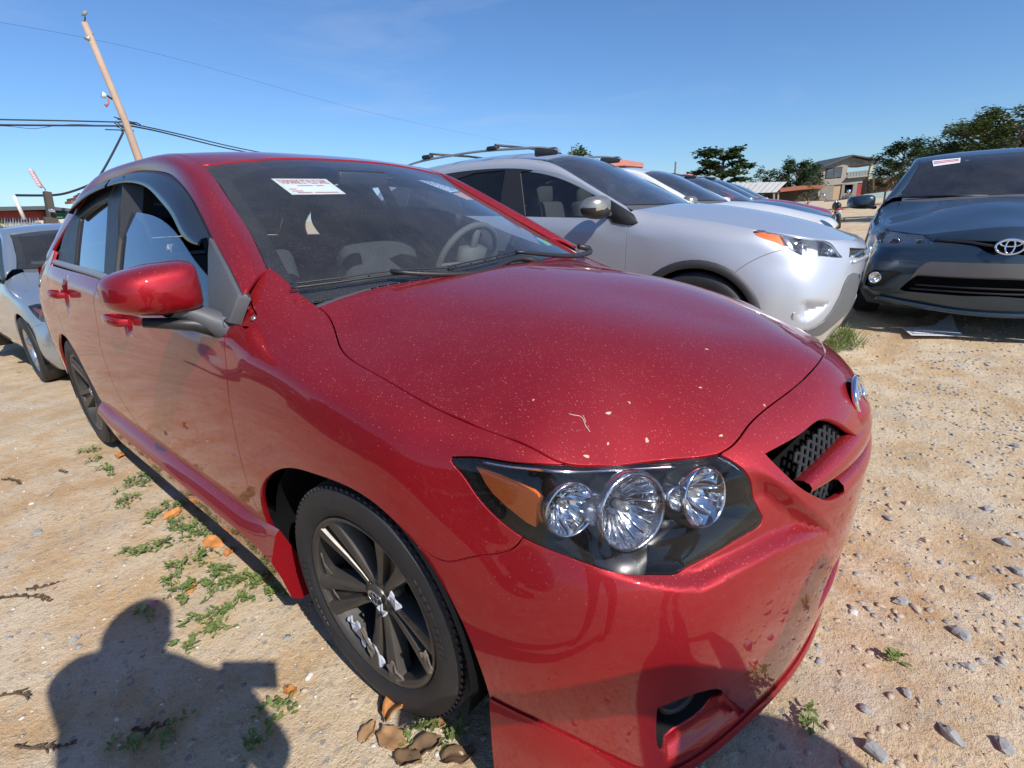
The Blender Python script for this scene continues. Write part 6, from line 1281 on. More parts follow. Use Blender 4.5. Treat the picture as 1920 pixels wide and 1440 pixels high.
for k,(u,v,L,a,lab) in enumerate(((45,1128,.20,.55,'largest dry brown twig frond lying on the sunlit sand at the left edge'),(80,1100,.09,1.0,'short twig beside the largest frond at the left edge'),(22,1312,.10,.6,'dry twig in the shadow at the left edge'),(88,1398,.15,.7,'long dry twig in the shadow near the lower left corner'),(300,1362,.07,1.0,'dark twig clump in the shadow, the right one of a pair'),(268,1374,.06,.5,'dark twig clump in the shadow, the left one of a pair'),(20,905,.16,.3,'thin dry twig on the sand level with the rear wheel'),(120,885,.08,.3,'small dry twig on the sand nearer the red car'),(220,815,.16,.2,'thin twig close behind the rear wheel of the red car'))): twig(u,v,L,a,k,lab)
# crumpled paper in front of the dark car
NEWS=plain('printed_paper',(.62,.63,.64),.7,var=.12,vs=60.)
q=[at(u,v,'z',.105) for u,v in ((1690,617),(1708,632),(1807,633),(1793,622),(1780,607),(1750,615))]
V=[tuple(p+[0,0,dz+.012]) for p,dz in zip(q,(0,.004,0,.01,.075,.01))]; o=mk('paper_sheet',V,[(0,1,2,3,5),(3,4,5)],NEWS,None,False); md=o.modifiers.new('s','SOLIDIFY'); md.thickness=.002; tag(o,'folded sheet of printed white paper on the ground before the dark car','paper')
mb=MB(); rr=random.Random(3); A_,B_,D_=Vector(V[1]),Vector(V[2]),Vector(V[0])
for i in range(4):
    for j in range(11):
        if rr.random()<.7: c=A_+(B_-A_)*(.08+j*.08)+(D_-A_)*(.15+i*.2); mb.box((c.x,c.y,c.z+.0035),((B_-A_).length*.06,.018,.001),Matrix.Rotation(math.atan2((B_-A_).y,(B_-A_).x),3,'Z'))
mb.build('print_lines',plain('ink_grey',(.12,.12,.13),.7),o)
# ================================================================ windscreen papers
def on_ws(uv,off,S=None): q=WS.px(uv); return WS.ev(q)+WS.normal(q)*off
P=on_ws([(507,328),(611,329),(649,357),(547,358)],-.014)
sg_=mk('price_sheet',[tuple(p) for p in P],[(0,1,2,3)],PAPER,None,False); md=sg_.modifiers.new('s','SOLIDIFY'); md.thickness=.001; tag(sg_,'white printed sheet with red heading YASMAINE behind the windscreen of the red car','paper')
def text_on(P,txt,h,x0,y0,mat,par,name='lettering',wfit=None,dz=.002):
    """flat lettering laid on a quad given as top-left, top-right, bottom-right, bottom-left"""
    P=[Vector(p) for p in P]; cu=bpy.data.curves.new(name,'FONT'); cu.body=txt; cu.size=1.; cu.fill_mode='BOTH'; tmp=bpy.data.objects.new('t',cu); COL.objects.link(tmp); dg=bpy.context.evaluated_depsgraph_get(); me=bpy.data.meshes.new_from_object(tmp.evaluated_get(dg)); bpy.data.objects.remove(tmp)
    xs=[v.co.x for v in me.vertices]; ys=[v.co.y for v in me.vertices]; w=max(xs)-min(xs); hh=max(ys)-min(ys); n=(P[1]-P[0]).cross(P[3]-P[0]).normalized(); 
    if n.dot(Vector(CAM)-P[0])<0: n=-n
    for v in me.vertices:
        a=x0+(v.co.x-min(xs))/w*(wfit or .8); b=y0+(1-(v.co.y-min(ys))/hh)*h; top=P[0]*(1-a)+P[1]*a; bot=P[3]*(1-a)+P[2]*a; v.co=top*(1-b)+bot*b+n*dz
    me.materials.append(mat); o=bpy.data.objects.new(name,me); COL.objects.link(o); o.parent=par; return o
INKR=plain('red_ink',(.62,.06,.10),.6); INKG=MATS['ink_grey']
text_on(P,'YASMAINE ET PLUS SARL',.27,.06,.08,INKR,sg_,wfit=.88); 
mb=MB(); Pv=[Vector(p) for p in P]; nrm_=(Pv[1]-Pv[0]).cross(Pv[3]-Pv[0]).normalized(); nrm_=nrm_ if nrm_.dot(Vector(CAM)-Pv[0])>0 else -nrm_
for a0,a1,b_ in ((.30,.58,.45),(.64,.78,.45),(.08,.20,.66),(.08,.28,.78),(.14,.40,.88),(.46,.90,.88)):
    f=lambda a,b:(Pv[0]*(1-a)+Pv[1]*a)*(1-b)+(Pv[3]*(1-a)+Pv[2]*a)*b+nrm_*.002
    mb.add([f(a0,b_),f(a1,b_),f(a1,b_+.035),f(a0,b_+.035)],[(0,1,2,3)])
mb.build('print_lines',INKR,sg_)
P=on_ws([(786,332),(808,334),(868,352),(846,355)],-.014); st=mk('auction_sticker',[tuple(p) for p in P],[(0,1,2,3)],PAPER,None,False); tag(st,'white sticker with blue marks in the upper far corner of the red car windscreen','sticker')
Pv=[Vector(p) for p in P]; mb=MB(); rr=random.Random(5); nrm_=(Pv[1]-Pv[0]).cross(Pv[3]-Pv[0]).normalized(); nrm_=nrm_ if nrm_.dot(Vector(CAM)-Pv[0])>0 else -nrm_
for k in range(9):
    for j in range(4):
        a=.1+j*.22; b_=.06+k*.10; w=rr.uniform(.06,.18); mb.add([(Pv[0]*(1-x)+Pv[1]*x)*(1-y)+(Pv[3]*(1-x)+Pv[2]*x)*y+nrm_*.002 for x,y in ((a,b_),(a+w,b_),(a+w,b_+.045),(a,b_+.045))],[(0,1,2,3)])
mb.build('print_marks',plain('blue_ink',(.08,.16,.45),.6),st)
P=on_ws([(850,357),(872,354),(893,369),(878,369)],-.014); tag(mk('orange_sticker',[tuple(p) for p in P],[(0,1,2,3)],plain('orange_paper',(.80,.36,.06),.6),None,False),'small orange sticker in the far upper corner of the red car windscreen','sticker')
P=on_ws([(1006,441),(1020,438),(1042,453),(1030,456)],-.014); o=mk('inspection_sticker',[tuple(p) for p in P],[(0,1,2,3)],plain('teal_sticker',(.10,.45,.55),.6),None,False); tag(o,'small blue and green sticker low in the far corner of the red car windscreen','sticker')
pv=[Vector(p) for p in P]; mk('green_band',[pv[3]*.4+pv[0]*.6+nrm_*.002,pv[2]*.4+pv[1]*.6+nrm_*.002,pv[2]+nrm_*.002,pv[3]+nrm_*.002],[(0,1,2,3)],plain('green_sticker',(.15,.55,.15),.6),o,False)
fr=in_frame(rsurf(across(Wd[:5],spD['wsc'])),FB); P=fr.ev(fr.px([(1748,302),(1801,297),(1800,306),(1750,313)])); nn2=fr.normal(fr.px([(1775,305)]))[0]; o=mk('price_sheet',[tuple(p+nn2*.006) for p in P],[(0,1,2,3)],PAPER,None,False); o.location=FB[0]; o.rotation_euler[2]=FB[1]; tag(o,'white paper strip at the top of the dark car windscreen','paper')
mb=MB(); Pv=[Vector(p+nn2*.0085) for p in P]
for b_ in (.25,.5): mb.add([(Pv[0]*(1-x)+Pv[1]*x)*(1-y)+(Pv[3]*(1-x)+Pv[2]*x)*y for x,y in ((.05,b_),(.95,b_),(.95,b_+.12),(.05,b_+.12))],[(0,1,2,3)])
mb.build('print_lines',INKR,o)
# ================================================================ people beside the camera (their shadows fall into the picture)
SKIN=plain('skin_brown',(.16,.085,.055),.5); SHIRT=plain('dark_cotton_shirt',(.05,.055,.075),.85,bmp=.3,bs=80.); JEANS=plain('blue_jeans',(.05,.07,.12),.85,bmp=.3,bs=80.); HAIR=plain('black_hair',(.01,.009,.008),.8,bmp=.5,bs=200.); WHITESH=plain('pale_shirt',(.35,.34,.33),.85)
def skin_body(name,J,E_,mat,par,sub=2):
    """J: joint name -> (xyz, radius)"""
    ks=list(J); me=bpy.data.meshes.new(name); me.from_pydata([J[k][0] for k in ks],[(ks.index(a),ks.index(b)) for a,b in E_],[]); o=bpy.data.objects.new(name,me); COL.objects.link(o); o.parent=par; me.materials.append(mat)
    md=o.modifiers.new('skin','SKIN'); md.use_smooth_shade=True
    for k,vt in zip(ks,me.skin_vertices[0].data): vt.radius=(J[k][1],J[k][1]) if not hasattr(J[k][1],'__len__') else J[k][1]
    me.skin_vertices[0].data[0].use_root=True; subsurf(o,sub); return o
def person(lab,head,neck,hip,shl,shr,ell,elr,hal,har,knl,knr,ftl,ftr,shirt,look=(-.6,.7,-.3)):
    e=empty('person',(hip[0],hip[1],float(gh(hip[0],hip[1]))),0,lab,'person'); ch=Vector(hip)*.45+Vector(neck)*.55; V=lambda a:tuple(Vector(a)-e.location)
    J={'hip':(V(hip),(.17,.13)),'waist':(V(Vector(hip)*.72+Vector(neck)*.28),(.17,.13)),'chest':(V(ch),(.19,.14)),'up':(V(Vector(hip)*.15+Vector(neck)*.85),(.15,.11)),'neck':(V(neck),.075),'h1':(V(Vector(neck)*.45+Vector(head)*.55),.07),'h2':(V(head),.092),'h3':(V(Vector(head)+Vector((0,0,.06))),.085),
       'sl':(V(shl),.06),'el':(V(ell),.042),'wl':(V(hal),.028),'sr':(V(shr),.06),'er':(V(elr),.042),'wr':(V(har),.028),
       'kl':(V(knl),.065),'kr':(V(knr),.065),'fl':(V(Vector(ftl)+Vector((0,0,.08))),.045),'fr':(V(Vector(ftr)+Vector((0,0,.08))),.045),'tl':(V(Vector(ftl)+Vector((look[0],look[1],0)).normalized()*.16+Vector((0,0,.035))),.035),'tr':(V(Vector(ftr)+Vector((look[0],look[1],0)).normalized()*.16+Vector((0,0,.035))),.035)}
    s=Vector(shl)-Vector(shr); s.normalize(); J['hl']=(V(Vector(hip)+s*.10-Vector((0,0,.06))),.095); J['hr']=(V(Vector(hip)-s*.10-Vector((0,0,.06))),.095)
    E_=[('hip','waist'),('waist','chest'),('chest','up'),('up','neck'),('neck','h1'),('h1','h2'),('h2','h3'),('up','sl'),('sl','el'),('el','wl'),('up','sr'),('sr','er'),('er','wr'),('hip','hl'),('hip','hr'),('hl','kl'),('hr','kr'),('kl','fl'),('kr','fr'),('fl','tl'),('fr','tr')]
    b=skin_body('body',J,E_,SKIN,e)
    md=bpy.data.materials; b.data.materials.clear(); b.data.materials.append(shirt)
    # skin-coloured head and hands as their own smooth forms
    f=Vector(look).normalized(); u=Vector((0,0,1)); rgt=f.cross(u).normalized(); u=rgt.cross(f); hc=Vector(head)-e.location; bm=bmesh.new(); bmesh.ops.create_uvsphere(bm,u_segments=28,v_segments=18,radius=1)
    for v in bm.verts:
        c=v.co.copy(); x,y,z=c.x*.078,c.y*.098,c.z*.122
        if z<0: x*=1-.25*(-c.z); y*=1-.12*(-c.z)
        if c.y>.6:
            nz=math.exp(-((c.x*3.2)**2)-((c.z+.05)*3.5)**2); y+=.022*nz; ey=math.exp(-((abs(c.x)-.36)*6)**2-((c.z-.12)*6)**2); y-=.010*ey; mo=math.exp(-(c.x*2.6)**2-((c.z+.48)*9)**2); y+=.006*mo
        v.co=hc+rgt*x+f*y+u*z
    me=bpy.data.meshes.new('head'); bm.to_mesh(me); bm.free(); me.materials.append(SKIN); o=bpy.data.objects.new('head',me); COL.objects.link(o); o.parent=e
    for p in me.polygons: p.use_smooth=True
    bm=bmesh.new(); bmesh.ops.create_uvsphere(bm,u_segments=24,v_segments=14,radius=1)
    for v in bm.verts: c=v.co; v.co=hc+rgt*c.x*.088+f*(c.y*.105-.016)+u*(c.z*.105+.034)
    me=bpy.data.meshes.new('hair'); bm.to_mesh(me); bm.free(); me.materials.append(HAIR); o=bpy.data.objects.new('hair',me); COL.objects.link(o); o.parent=e
    for d in (-1,1):
        mb=MB(); mb.tube([hc+rgt*d*.080+u*.03,hc+rgt*d*.092+u*.01-f*.01,hc+rgt*d*.082-u*.03],[.008,.016,.007],8); mb.build('ear',SKIN,e,True)
        mb=MB(); c=hc+rgt*d*.030+f*.088+u*.014; mb.tube([c-f*.012,c,c+f*.006],[.012,.012,.004],10); mb.build('eye',PAPER,e,True)
    for w,el_ in ((hal,ell),(har,elr)):
        w=Vector(w)-e.location; d=(w-(Vector(el_)-e.location)).normalized(); s2=d.cross(Vector((0,0,1))).normalized(); mb=MB(); mb.tube([w-d*.02,w+d*.03,w+d*.085],[.030,.036,.030],10)
        for k,(o_,L) in enumerate(((-.026,.062),(-.009,.074),(.009,.070),(.026,.055))): b0=w+d*.075+s2*o_; mb.tube([b0,b0+d*L*.5,b0+d*L-Vector((0,0,L*.45))],[.0095,.0088,.007],8)
        b0=w+d*.03+s2*-.03; mb.tube([b0,b0+d*.03-s2*.02,b0+d*.06-s2*.022],[.012,.010,.008],8); mb.build('hand',SKIN,e,True)
    return e
f_=Vector(CF); ph=Vector(CAM)-f_*.030
person('person standing behind the viewpoint holding up a phone, dark shirt and jeans',(.87,-1.575,1.45),(.90,-1.60,1.34),(1.00,-1.56,.88),(.68,-1.70,1.30),(1.07,-1.45,1.28),(.63,-1.66,1.06),(1.12,-1.38,1.04),tuple(ph+Vector((-.07,-.12,-.06))),tuple(ph+Vector((.09,-.06,-.05))),(.93,-1.60,.47),(1.13,-1.46,.47),(.95,-1.66,0),(1.18,-1.52,0),SHIRT)
r_=Vector(CR); u_=Vector(CU); mb=MB(); mb.box(ph+r_*.05-u_*.02,(.155,.075,.008),Matrix((r_,u_,-f_)).transposed()); o=mb.build('phone',BLACK,None); bevel(o,.003,2); tag(o,'dark phone held up at the viewpoint','phone')
person('person in a pale shirt bending forward before the red bumper, one arm stretched out',(1.97,-.585,1.32),(1.92,-.67,1.17),(1.98,-1.02,.84),(1.70,-.78,1.10),(2.10,-.62,1.06),(1.42,-.90,1.06),(2.22,-.72,.78),(1.16,-1.03,.94),(2.08,-.90,.66),(1.88,-1.06,.44),(2.14,-.98,.44),(1.92,-1.16,0),(2.18,-1.06,0),WHITESH,(-.8,.5,-.35))
# ================================================================ row of cars beyond
def repaint(e,old,new):
    for ch in e.children_recursive:
        if ch.type=='MESH':
            for i,m in enumerate(ch.data.materials):
                if m==old: ch.material_slots[i].link='OBJECT'; ch.material_slots[i].material=new
def park(src,paint_old,col,metal,x,y,yaw,sc,lab,grp,name='parked_car',scz=1.):
    e=copy_tree(src); e.name=name; e.location=(x,y,float(gz(x,y))); e.rotation_euler[2]=yaw; e.scale=(sc,sc,sc*scz); tag(e,lab,'car',grp); 
    pm=MATS.get(col[0]) or paint(col[0],col[1],metal=metal,rough=.35,dust=(.45,.4,.35),amt=.5); repaint(e,paint_old,pm); return e
WH=('white_paint',(.70,.70,.69)); DG=('dark_grey_paint',(.05,.055,.06)); RD_=('bright_red_paint',(.45,.012,.02)); SI=('light_silver_paint',(.42,.44,.47)); BK=('black_paint',(.015,.015,.017))
GR='row of cars parked beyond the silver utility car'
for kind,col,mt,y,xf,yaw,lab,sz in (
 (left,WH,.0,5.55,.10,.05,'white saloon next to the silver utility car in the row',1.06),
 (rav,DG,.3,7.9,-.30,.05,'dark grey utility car with roof rails between the white and the red car',.93),
 (left,RD_,.4,10.1,-.60,.04,'bright red saloon in the middle of the far row',1.10),
 (left,WH,.0,12.3,-.95,.04,'white saloon just beyond the bright red one',1.08),
 (rav,WH,.0,14.7,-1.6,.04,'white utility car far along the row',.90),
 (left,SI,.6,17.0,-2.2,.04,'silver saloon towards the far end of the row',1.04),
 (left,WH,.0,19.4,-2.9,.04,'white saloon near the end of the row before the shed',1.0),
 (left,SI,.6,22.0,-3.7,.04,'last silver saloon of the row, partly hidden',1.0)):
    park(kind,SILVER if kind is rav else SILV2,col,mt,xf-.92*sz,y,yaw,sz,lab,GR,'utility_car' if kind is rav else 'parked_car')
park(left,SILV2,WH,0.,1.1,27.,-2.6,1.0,'white car behind the door mirror of the dark car','cars on the far right side')
NB='cars parked on the near side, seen only as reflections in the red doors'
park(left,SILV2,DG,.3,-5.2,-4.9,.03,1.0,'dark grey saloon parked opposite the rear door of the red car',NB)
park(rav,SILVER,BK,.3,-.2,-5.0,-.04,1.0,'black utility car parked behind the viewpoint',NB,'utility_car')
# ================================================================ motorcycle
MRED=plain('tail_red',(.5,.02,.02),.2,coat=1.); PL=plain('plate_white',(.40,.40,.38),.5)
mp=on(1577,424); mp=np.array([mp[0],mp[1],float(gz(mp[0],mp[1]))]); S_=1.15
moto=empty('motorcycle',(-1.95,21.5,float(gz(-1.95,21.5))),math.radians(101),'black motorcycle seen from behind with red tail lamp and round mirrors','motorcycle'); moto.rotation_euler[0]=math.radians(-9)
def wh(par,x,r,w):
    mb=MB(); Mx=Matrix.Translation((x,0,r))@Matrix.Rotation(math.pi/2,4,'X'); mb.lathe([(r-.06,-w/2),(r-.02,-w/2),(r,-w*.2),(r,w*.2),(r-.02,w/2),(r-.06,w/2)],28,Mx,0,True); o=mb.build('wheel',RUBBER,par,True)
    for k in range(6):
        a=k*math.pi/3; m2=MB(); m2.bar((x,0,r),(x+(r-.05)*math.cos(a),0,r+(r-.05)*math.sin(a)),.018); m2.build('spoke',SILVERM,o)
wh(moto,-.62,.31,.14); wh(moto,.66,.31,.09)
def part(fn,name,mat,par=None,sm_=True,bv=0):
    mb=MB(); fn(mb); o=mb.build(name,mat,par or moto,sm_); 
    if bv: bevel(o,bv,2)
    return o
part(lambda m:m.box((0,0,.38),(.34,.24,.30)),'engine',DG_ if 0 else GM,bv=.04); part(lambda m:m.tube([(.28,0,.72),(.12,0,.80),(-.12,0,.78),(-.2,0,.70)],[.09,.15,.13,.06],12),'fuel_tank',BLACK)
part(lambda m:m.tube([(-.12,0,.76),(-.35,0,.78),(-.65,0,.82),(-.80,0,.84)],[.10,.12,.11,.05],12),'seat',BLACK); part(lambda m:m.tube([(.62,0,.30),(.45,0,.75),(.36,0,.98)],.03,8),'front_fork',SILVERM)
part(lambda m:m.tube([(.32,-.38,1.04),(.36,-.2,1.02),(.40,0,.98),(.36,.2,1.02),(.32,.38,1.04)],.014,8),'handlebar',BLACK); part(lambda m:m.tube([(.46,0,.84),(.52,0,.86),(.56,0,.86)],[.07,.10,.09],14),'headlight',CHROME)
part(lambda m:m.tube([(-.86+.0,0,.70),(-.90,0,.68)],[.06,.06],12),'tail_lamp',MRED); part(lambda m:m.box((-.93,0,.60),(.015,.17,.12)),'number_plate',PL); part(lambda m:m.tube([(-.92,0,.30),(-.90,0,.48),(-.78,0,.64),(-.55,0,.68)],[.02,.06,.07,.05],8),'rear_mudguard',BLACK)
part(lambda m:m.tube([(.1,-.15,.25),(-.3,-.17,.22),(-.85,-.20,.32)],[.025,.04,.045],10),'exhaust',GM); part(lambda m:m.tube([(-.1,.1,.3),(-.2,.34,.02)],.012,6),'side_stand',BLACK)
for s in (-1,1):
    mo=part(lambda m:m.tube([(.34,.26*s,1.03),(.32,.34*s,1.14),(.30,.38*s,1.22)],.008,6),'mirror_stalk',BLACK)
    part(lambda m:m.tube([(.29,.40*s,1.25),(.31,.40*s,1.25)],[.065,.065],16),'mirror',CHROME,mo); part(lambda m:m.tube([(-.80,.10*s,.66),(-.80,.20*s,.66)],[.015,.028],8),'indicator',AMBER)
    part(lambda m:m.tube([(-.62,.07*s,.31),(-.50,.10*s,.70)],.025,8),'rear_shock',SILVERM)
part(lambda m:m.box((.05,.42,.62),(.22,.10,.34)),'bag',plain('green_cloth_bag',(.03,.09,.03),.8),bv=.03)
# ================================================================ trees
def tree(u,v,dist,h,w,seed,lab,style='dense',nleaf=2600,mat=None,grp='trees on the horizon',zoff=0.,name='tree',ls=1.):
    """u: pixel column of the trunk, dist: metres along y; h height, w crown width"""
    r=random.Random(seed); p=at(u,v,'y',dist); g=float(gz(p[0],dist))+zoff; e=empty(name,(p[0],dist,g),r.uniform(0,6),lab,'tree',grp); mb=MB(); ends=[]
    mb.tube([(0,0,-.5),(.05*h*.3,.02*h,h*.28),(.02*h,0,h*.55),(0,0,h*.8)],[w*.035,w*.028,w*.02,w*.008],8)
    nb=15 if style=='dense' else 20
    for k in range(nb):
        z=h*(.30+.62*k/nb); a=k*2.4+r.uniform(-.3,.3); L=w*.5*(1.15-.75*((z/h-.38)/.6)**2 if style=='dense' else 1.15-.85*(z/h-.25))*r.uniform(.7,1.15); up=.35 if style=='dense' else .12
        q=[Vector((0,0,z*.8)),Vector((math.cos(a)*L*.5,math.sin(a)*L*.5,z*.8+L*up*.7+h*.03)),Vector((math.cos(a)*L,math.sin(a)*L,z*.88+L*up))]; mb.tube(q,[w*.014,w*.009,w*.004],5); ends+=[(q[1],.7),(q[2],1.),((q[1]+q[2])/2,.9)]
        for j in range(2): b=a+r.choice((-.7,.7)); t=q[1]+Vector((math.cos(b),math.sin(b),up))*L*.45; mb.tube([q[1],t],[w*.007,w*.003],4); ends.append((t,.8))
    mb.build('trunk',BARK,e,True); f=MB(); per=nleaf//len(ends)
    for c,k in ends:
        R_=w*(.13 if style=='dense' else .095)*k*r.uniform(.8,1.3); fl=.75 if style=='dense' else .32
        for i in range(per):
            d=Vector((r.gauss(0,1),r.gauss(0,1),r.gauss(0,1))).normalized()*R_*r.uniform(.3,1.05)**.6; q=c+Vector((d.x,d.y,d.z*fl)); L=w*.066*ls*r.uniform(.6,1.3); a=r.uniform(0,6.28); dd=Vector((math.cos(a),math.sin(a),r.uniform(-.5,.4))).normalized(); s=dd.cross(Vector((r.uniform(-.5,.5),r.uniform(-.5,.5),1))).normalized()*L*.36
            f.add([q,q+dd*L*.5+s,q+dd*L,q+dd*L*.5-s],[(0,1,2,3)])
    f.build('crown',mat or TREEL,e); return e
tree(1352,330,46,7.0,5.6,1,'tall almond tree with layered dark branches left of the two storey house','layered',5200,grp='trees behind the row of cars')
tree(1070,280,42,7.6,5.0,2,'yellowish green tree crown behind the roof of the silver utility car','dense',3600,TREEY)
tree(1445,330,52,4.6,3.0,3,'small dark bushy tree left of the house','dense',2600)
tree(1500,320,54,5.5,3.7,4,'broad dark green tree close to the left wall of the house','dense',4200)
tree(1522,335,50,3.0,1.9,5,'light green bush right against the house','dense',2200,TREEY)
tree(1692,310,56,6.1,4.0,6,'dark round tree behind the stone wall right of the house','dense',4200)
tree(1668,330,60,4.2,2.8,7,'dark low tree close behind the right corner of the house','dense',2400)
tree(1785,270,34,4.3,2.8,8,'bushy tree at the left end of the large crowns over the dark car','dense',5000,ls=.7)
tree(1850,235,30,4.7,3.3,9,'large sunlit tree above the dark car roof','dense',11000,TREEY,ls=.62)
tree(1925,225,28,4.9,3.6,10,'large tree at the right edge above the dark car','dense',10000,TREEY,ls=.6)
tree(1395,350,70,3.2,5,11,'distant low bush line beneath the almond tree','dense',1800)
tree(1425,355,75,3.0,5,12,'distant low bush between the almond tree and the dark bushy tree','dense',1800)
tree(1245,362,60,2.8,4.5,13,'low bush behind the orange house','dense',1500)
# ================================================================ buildings
CONC=plain('weathered_concrete',(.36,.32,.27),.9,var=.22,vs=1.2,bmp=.3,bs=12.); CONC2=plain('grey_concrete',(.27,.25,.22),.9,var=.25,vs=1.5,bmp=.3,bs=12.); PINK=plain('pink_render',(.62,.25,.20),.85,var=.12,vs=2.); ORNG=plain('orange_brick_render',(.42,.12,.06),.85,var=.2,vs=2.); RUST=plain('rusty_sheet',(.33,.10,.055),.7,var=.35,vs=3.); ZINC=plain('pale_zinc_sheet',(.55,.56,.56),.45,metal=.2,var=.15,vs=3.); DOORW=plain('pale_wood_door',(.50,.34,.20),.7,var=.15,vs=4.); DOORR=plain('red_door',(.34,.035,.035),.6); SKYGL=plain('window_reflection_glass',(.10,.12,.14),.06,spec=1.); WOOD=plain('dark_weathered_wood',(.07,.055,.045),.85,var=.3,vs=20.); ROOFD=plain('dark_roof_sheet',(.07,.08,.08),.7)
class Site:                                    # a facade plane facing the viewer: a = across, z = height, depth behind
    def __init__(s,name,lab,u0,u1,y,cat='house',grp=None,base=None,ang=.58):
        p0=at(u0,380,'y',y); p1=at(u1,380,'y',y); s.y=y; s.c=Vector(((p0[0]+p1[0])/2,y,0)); s.n=Vector((math.sin(ang),-math.cos(ang),0)); s.e=empty(name,s.c,0,lab,cat,grp)
    def P(s,u,v,d=0.):
        r=Vector(px_ray(u,v)); t=s.n.dot(s.c-Vector(CAM))/s.n.dot(r); return Vector(CAM)+r*t-s.c-s.n*d
    def slab(s,name,pts,d0,d1,mat,par=None,holes=()):
        """extrude a measured outline from depth d0 to d1"""
        F=[s.P(u,v,d0) for u,v in pts]; Bk=[s.P(u,v,d1) for u,v in pts]; n=len(F); mb=MB(); area=sum(F[i].x*F[(i+1)%n].z-F[(i+1)%n].x*F[i].z for i in range(n)); 
        if area<0: F=F[::-1]; Bk=Bk[::-1]
        mb.add(F+Bk,[tuple(range(n)),tuple(range(2*n-1,n-1,-1))]+[(i,i+n,(i+1)%n+n,(i+1)%n) for i in range(n)]); return mb.build(name,mat,par or s.e)
H=Site('two_storey_house','two storey concrete house with gable roof, balcony and red door',1536,1642,62,'house')
s=H.slab
def quadpx(z5): return [(1440+a/7.385,260+b/7.383) for a,b in z5]
Q=quadpx
s('wall',Q([(740,395),(1140,250),(1460,320),(1450,345),(1105,375),(1105,380),(1040,388),(745,420)]),0,6,CONC)
s('wall',Q([(745,420),(800,413),(790,560),(1000,545),(1035,388),(1105,380),(1092,540),(1400,510),(1390,590),(730,655)]),0,6,CONC)
s('wall',Q([(730,655),(920,640),(900,850),(715,850)]),.05,6,CONC2); s('wall',Q([(1035,628),(1070,625),(1060,755),(1170,750),(1190,618),(1245,612),(1215,830),(1000,850)]),.05,6,CONC2); s('wall',Q([(1070,625),(1190,618),(1188,632),(1072,640)]),.05,6,CONC2)
s('column',Q([(1420,345),(1452,340),(1400,575),(1372,580)]),-.15,.15,plain('cream_post',(.60,.52,.36),.8)); s('column',Q([(1372,590),(1392,588),(1365,760),(1340,762)]),-.1,.15,MATS['cream_post'])
s('door',Q([(920,640),(1032,630),(1000,845),(900,850)]),.15,.25,DOORW); s('door',Q([(1248,612),(1360,600),(1340,770),(1218,828)]),.12,.25,DOORR)
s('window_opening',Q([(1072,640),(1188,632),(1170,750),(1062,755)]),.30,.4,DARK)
w=s('window',Q([(805,418),(1032,388),(1010,540),(788,558)]),-.03,.05,plain('black_frame',(.02,.02,.02),.5)); s('pane',Q([(818,428),(908,415),(900,540),(802,548)]),-.045,-.035,SKYGL,w); s('pane',Q([(918,414),(1022,400),(1002,530),(906,540)]),-.045,-.035,SKYGL,w)
for k in range(14):
    a=1100+k*21; s('baluster',Q([(a,478-k*2.4),(a+9,477-k*2.4),(a+6,535-k*2.2),(a-3,536-k*2.2)]),-.05,.05,CONC)
s('balcony_rail',Q([(1092,468),(1402,430),(1402,440),(1092,478)]),-.08,.1,CONC2); s('balcony_floor',Q([(1080,540),(1402,508),(1400,520),(1080,552)]),-.35,3,CONC)
s('roof',Q([(690,395),(1130,228),(1460,280),(1535,272),(1490,305),(1140,245),(735,400),(692,415)]),-.6,6.5,ROOFD); s('roof_edge',Q([(1500,318),(1625,322),(1620,345),(1500,345)]),0,5,ROOFD)
mb=MB(); rr=random.Random(8)
for k in range(16): a=1130+k*13; p=H.P(*Q([(a,300+rr.uniform(0,50))])[0],-.02); q=H.P(*Q([(a+rr.uniform(5,22),300+rr.uniform(0,50))])[0],-.02); mb.bar(p,q,.05,.02)
mb.build('faded_lettering',CONC2,H.e)
SW=Site('stone_wall','rough brown stone wall to the right of the two storey house',1640,1700,60,'wall')
STB=plain('brown_wall_stone',(.17,.12,.09),.9,var=.4,vs=6.); SW.slab('wall_core',Q([(1380,560),(1900,510),(1900,700),(1345,770)]),.1,.8,STB)
for i in range(6):
    for k in range(14):
        a=1385+k*36+(i%2)*16; b=555+i*33-k*3.2; SW.slab('stone',Q([(a+2,b+2),(a+33,b),(a+32,b+29),(a+1,b+31)]),-.02-.06*rr.random(),.1,STB)
SP=Site('yellow_post','thin yellowish post standing in front of the stone wall',1635,1640,58,'post'); SP.slab('post',Q([(1452,500),(1470,500),(1470,715),(1455,715)]),-.05,.05,plain('yellow_post',(.48,.36,.10),.8))
SH=Site('rust_shed','long open shed with rusty red roof edge left of the house',1452,1536,50,'shed')
SH.slab('roof',Q([(90,705),(380,660),(700,650),(690,690),(360,715),(95,745)]),-1.2,3,RUST); SH.slab('back_wall',Q([(110,735),(720,650),(715,860),(100,900)]),2.5,2.8,WOOD); SH.slab('roof_top',Q([(380,660),(720,620),(715,655),(400,672)]),.2,3,WOOD); SH.slab('post',Q([(625,705),(645,703),(630,850),(612,850)]),-1.0,-.85,CONC); SH.slab('post',Q([(75,745),(92,742),(85,880),(68,880)]),-1.0,-.85,CONC)
ZR=Site('zinc_shelter','pale striped sheet metal shelter roof behind the row of cars',1380,1470,44,'shelter')
for k in range(11):
    a,b=1350+k*10.6,1350+(k+1)*10.6; t=lambda x:343-(x-1350)*.02; m=lambda x:368-(x-1350)*.03
    ZR.slab('roof_sheet',[(a+10,t(a)),(b+9.2,t(b)),(b-10.8,m(b)-4),(a-10,m(a)-4)],.0+.02*(k%2),.06+.02*(k%2),ZINC)
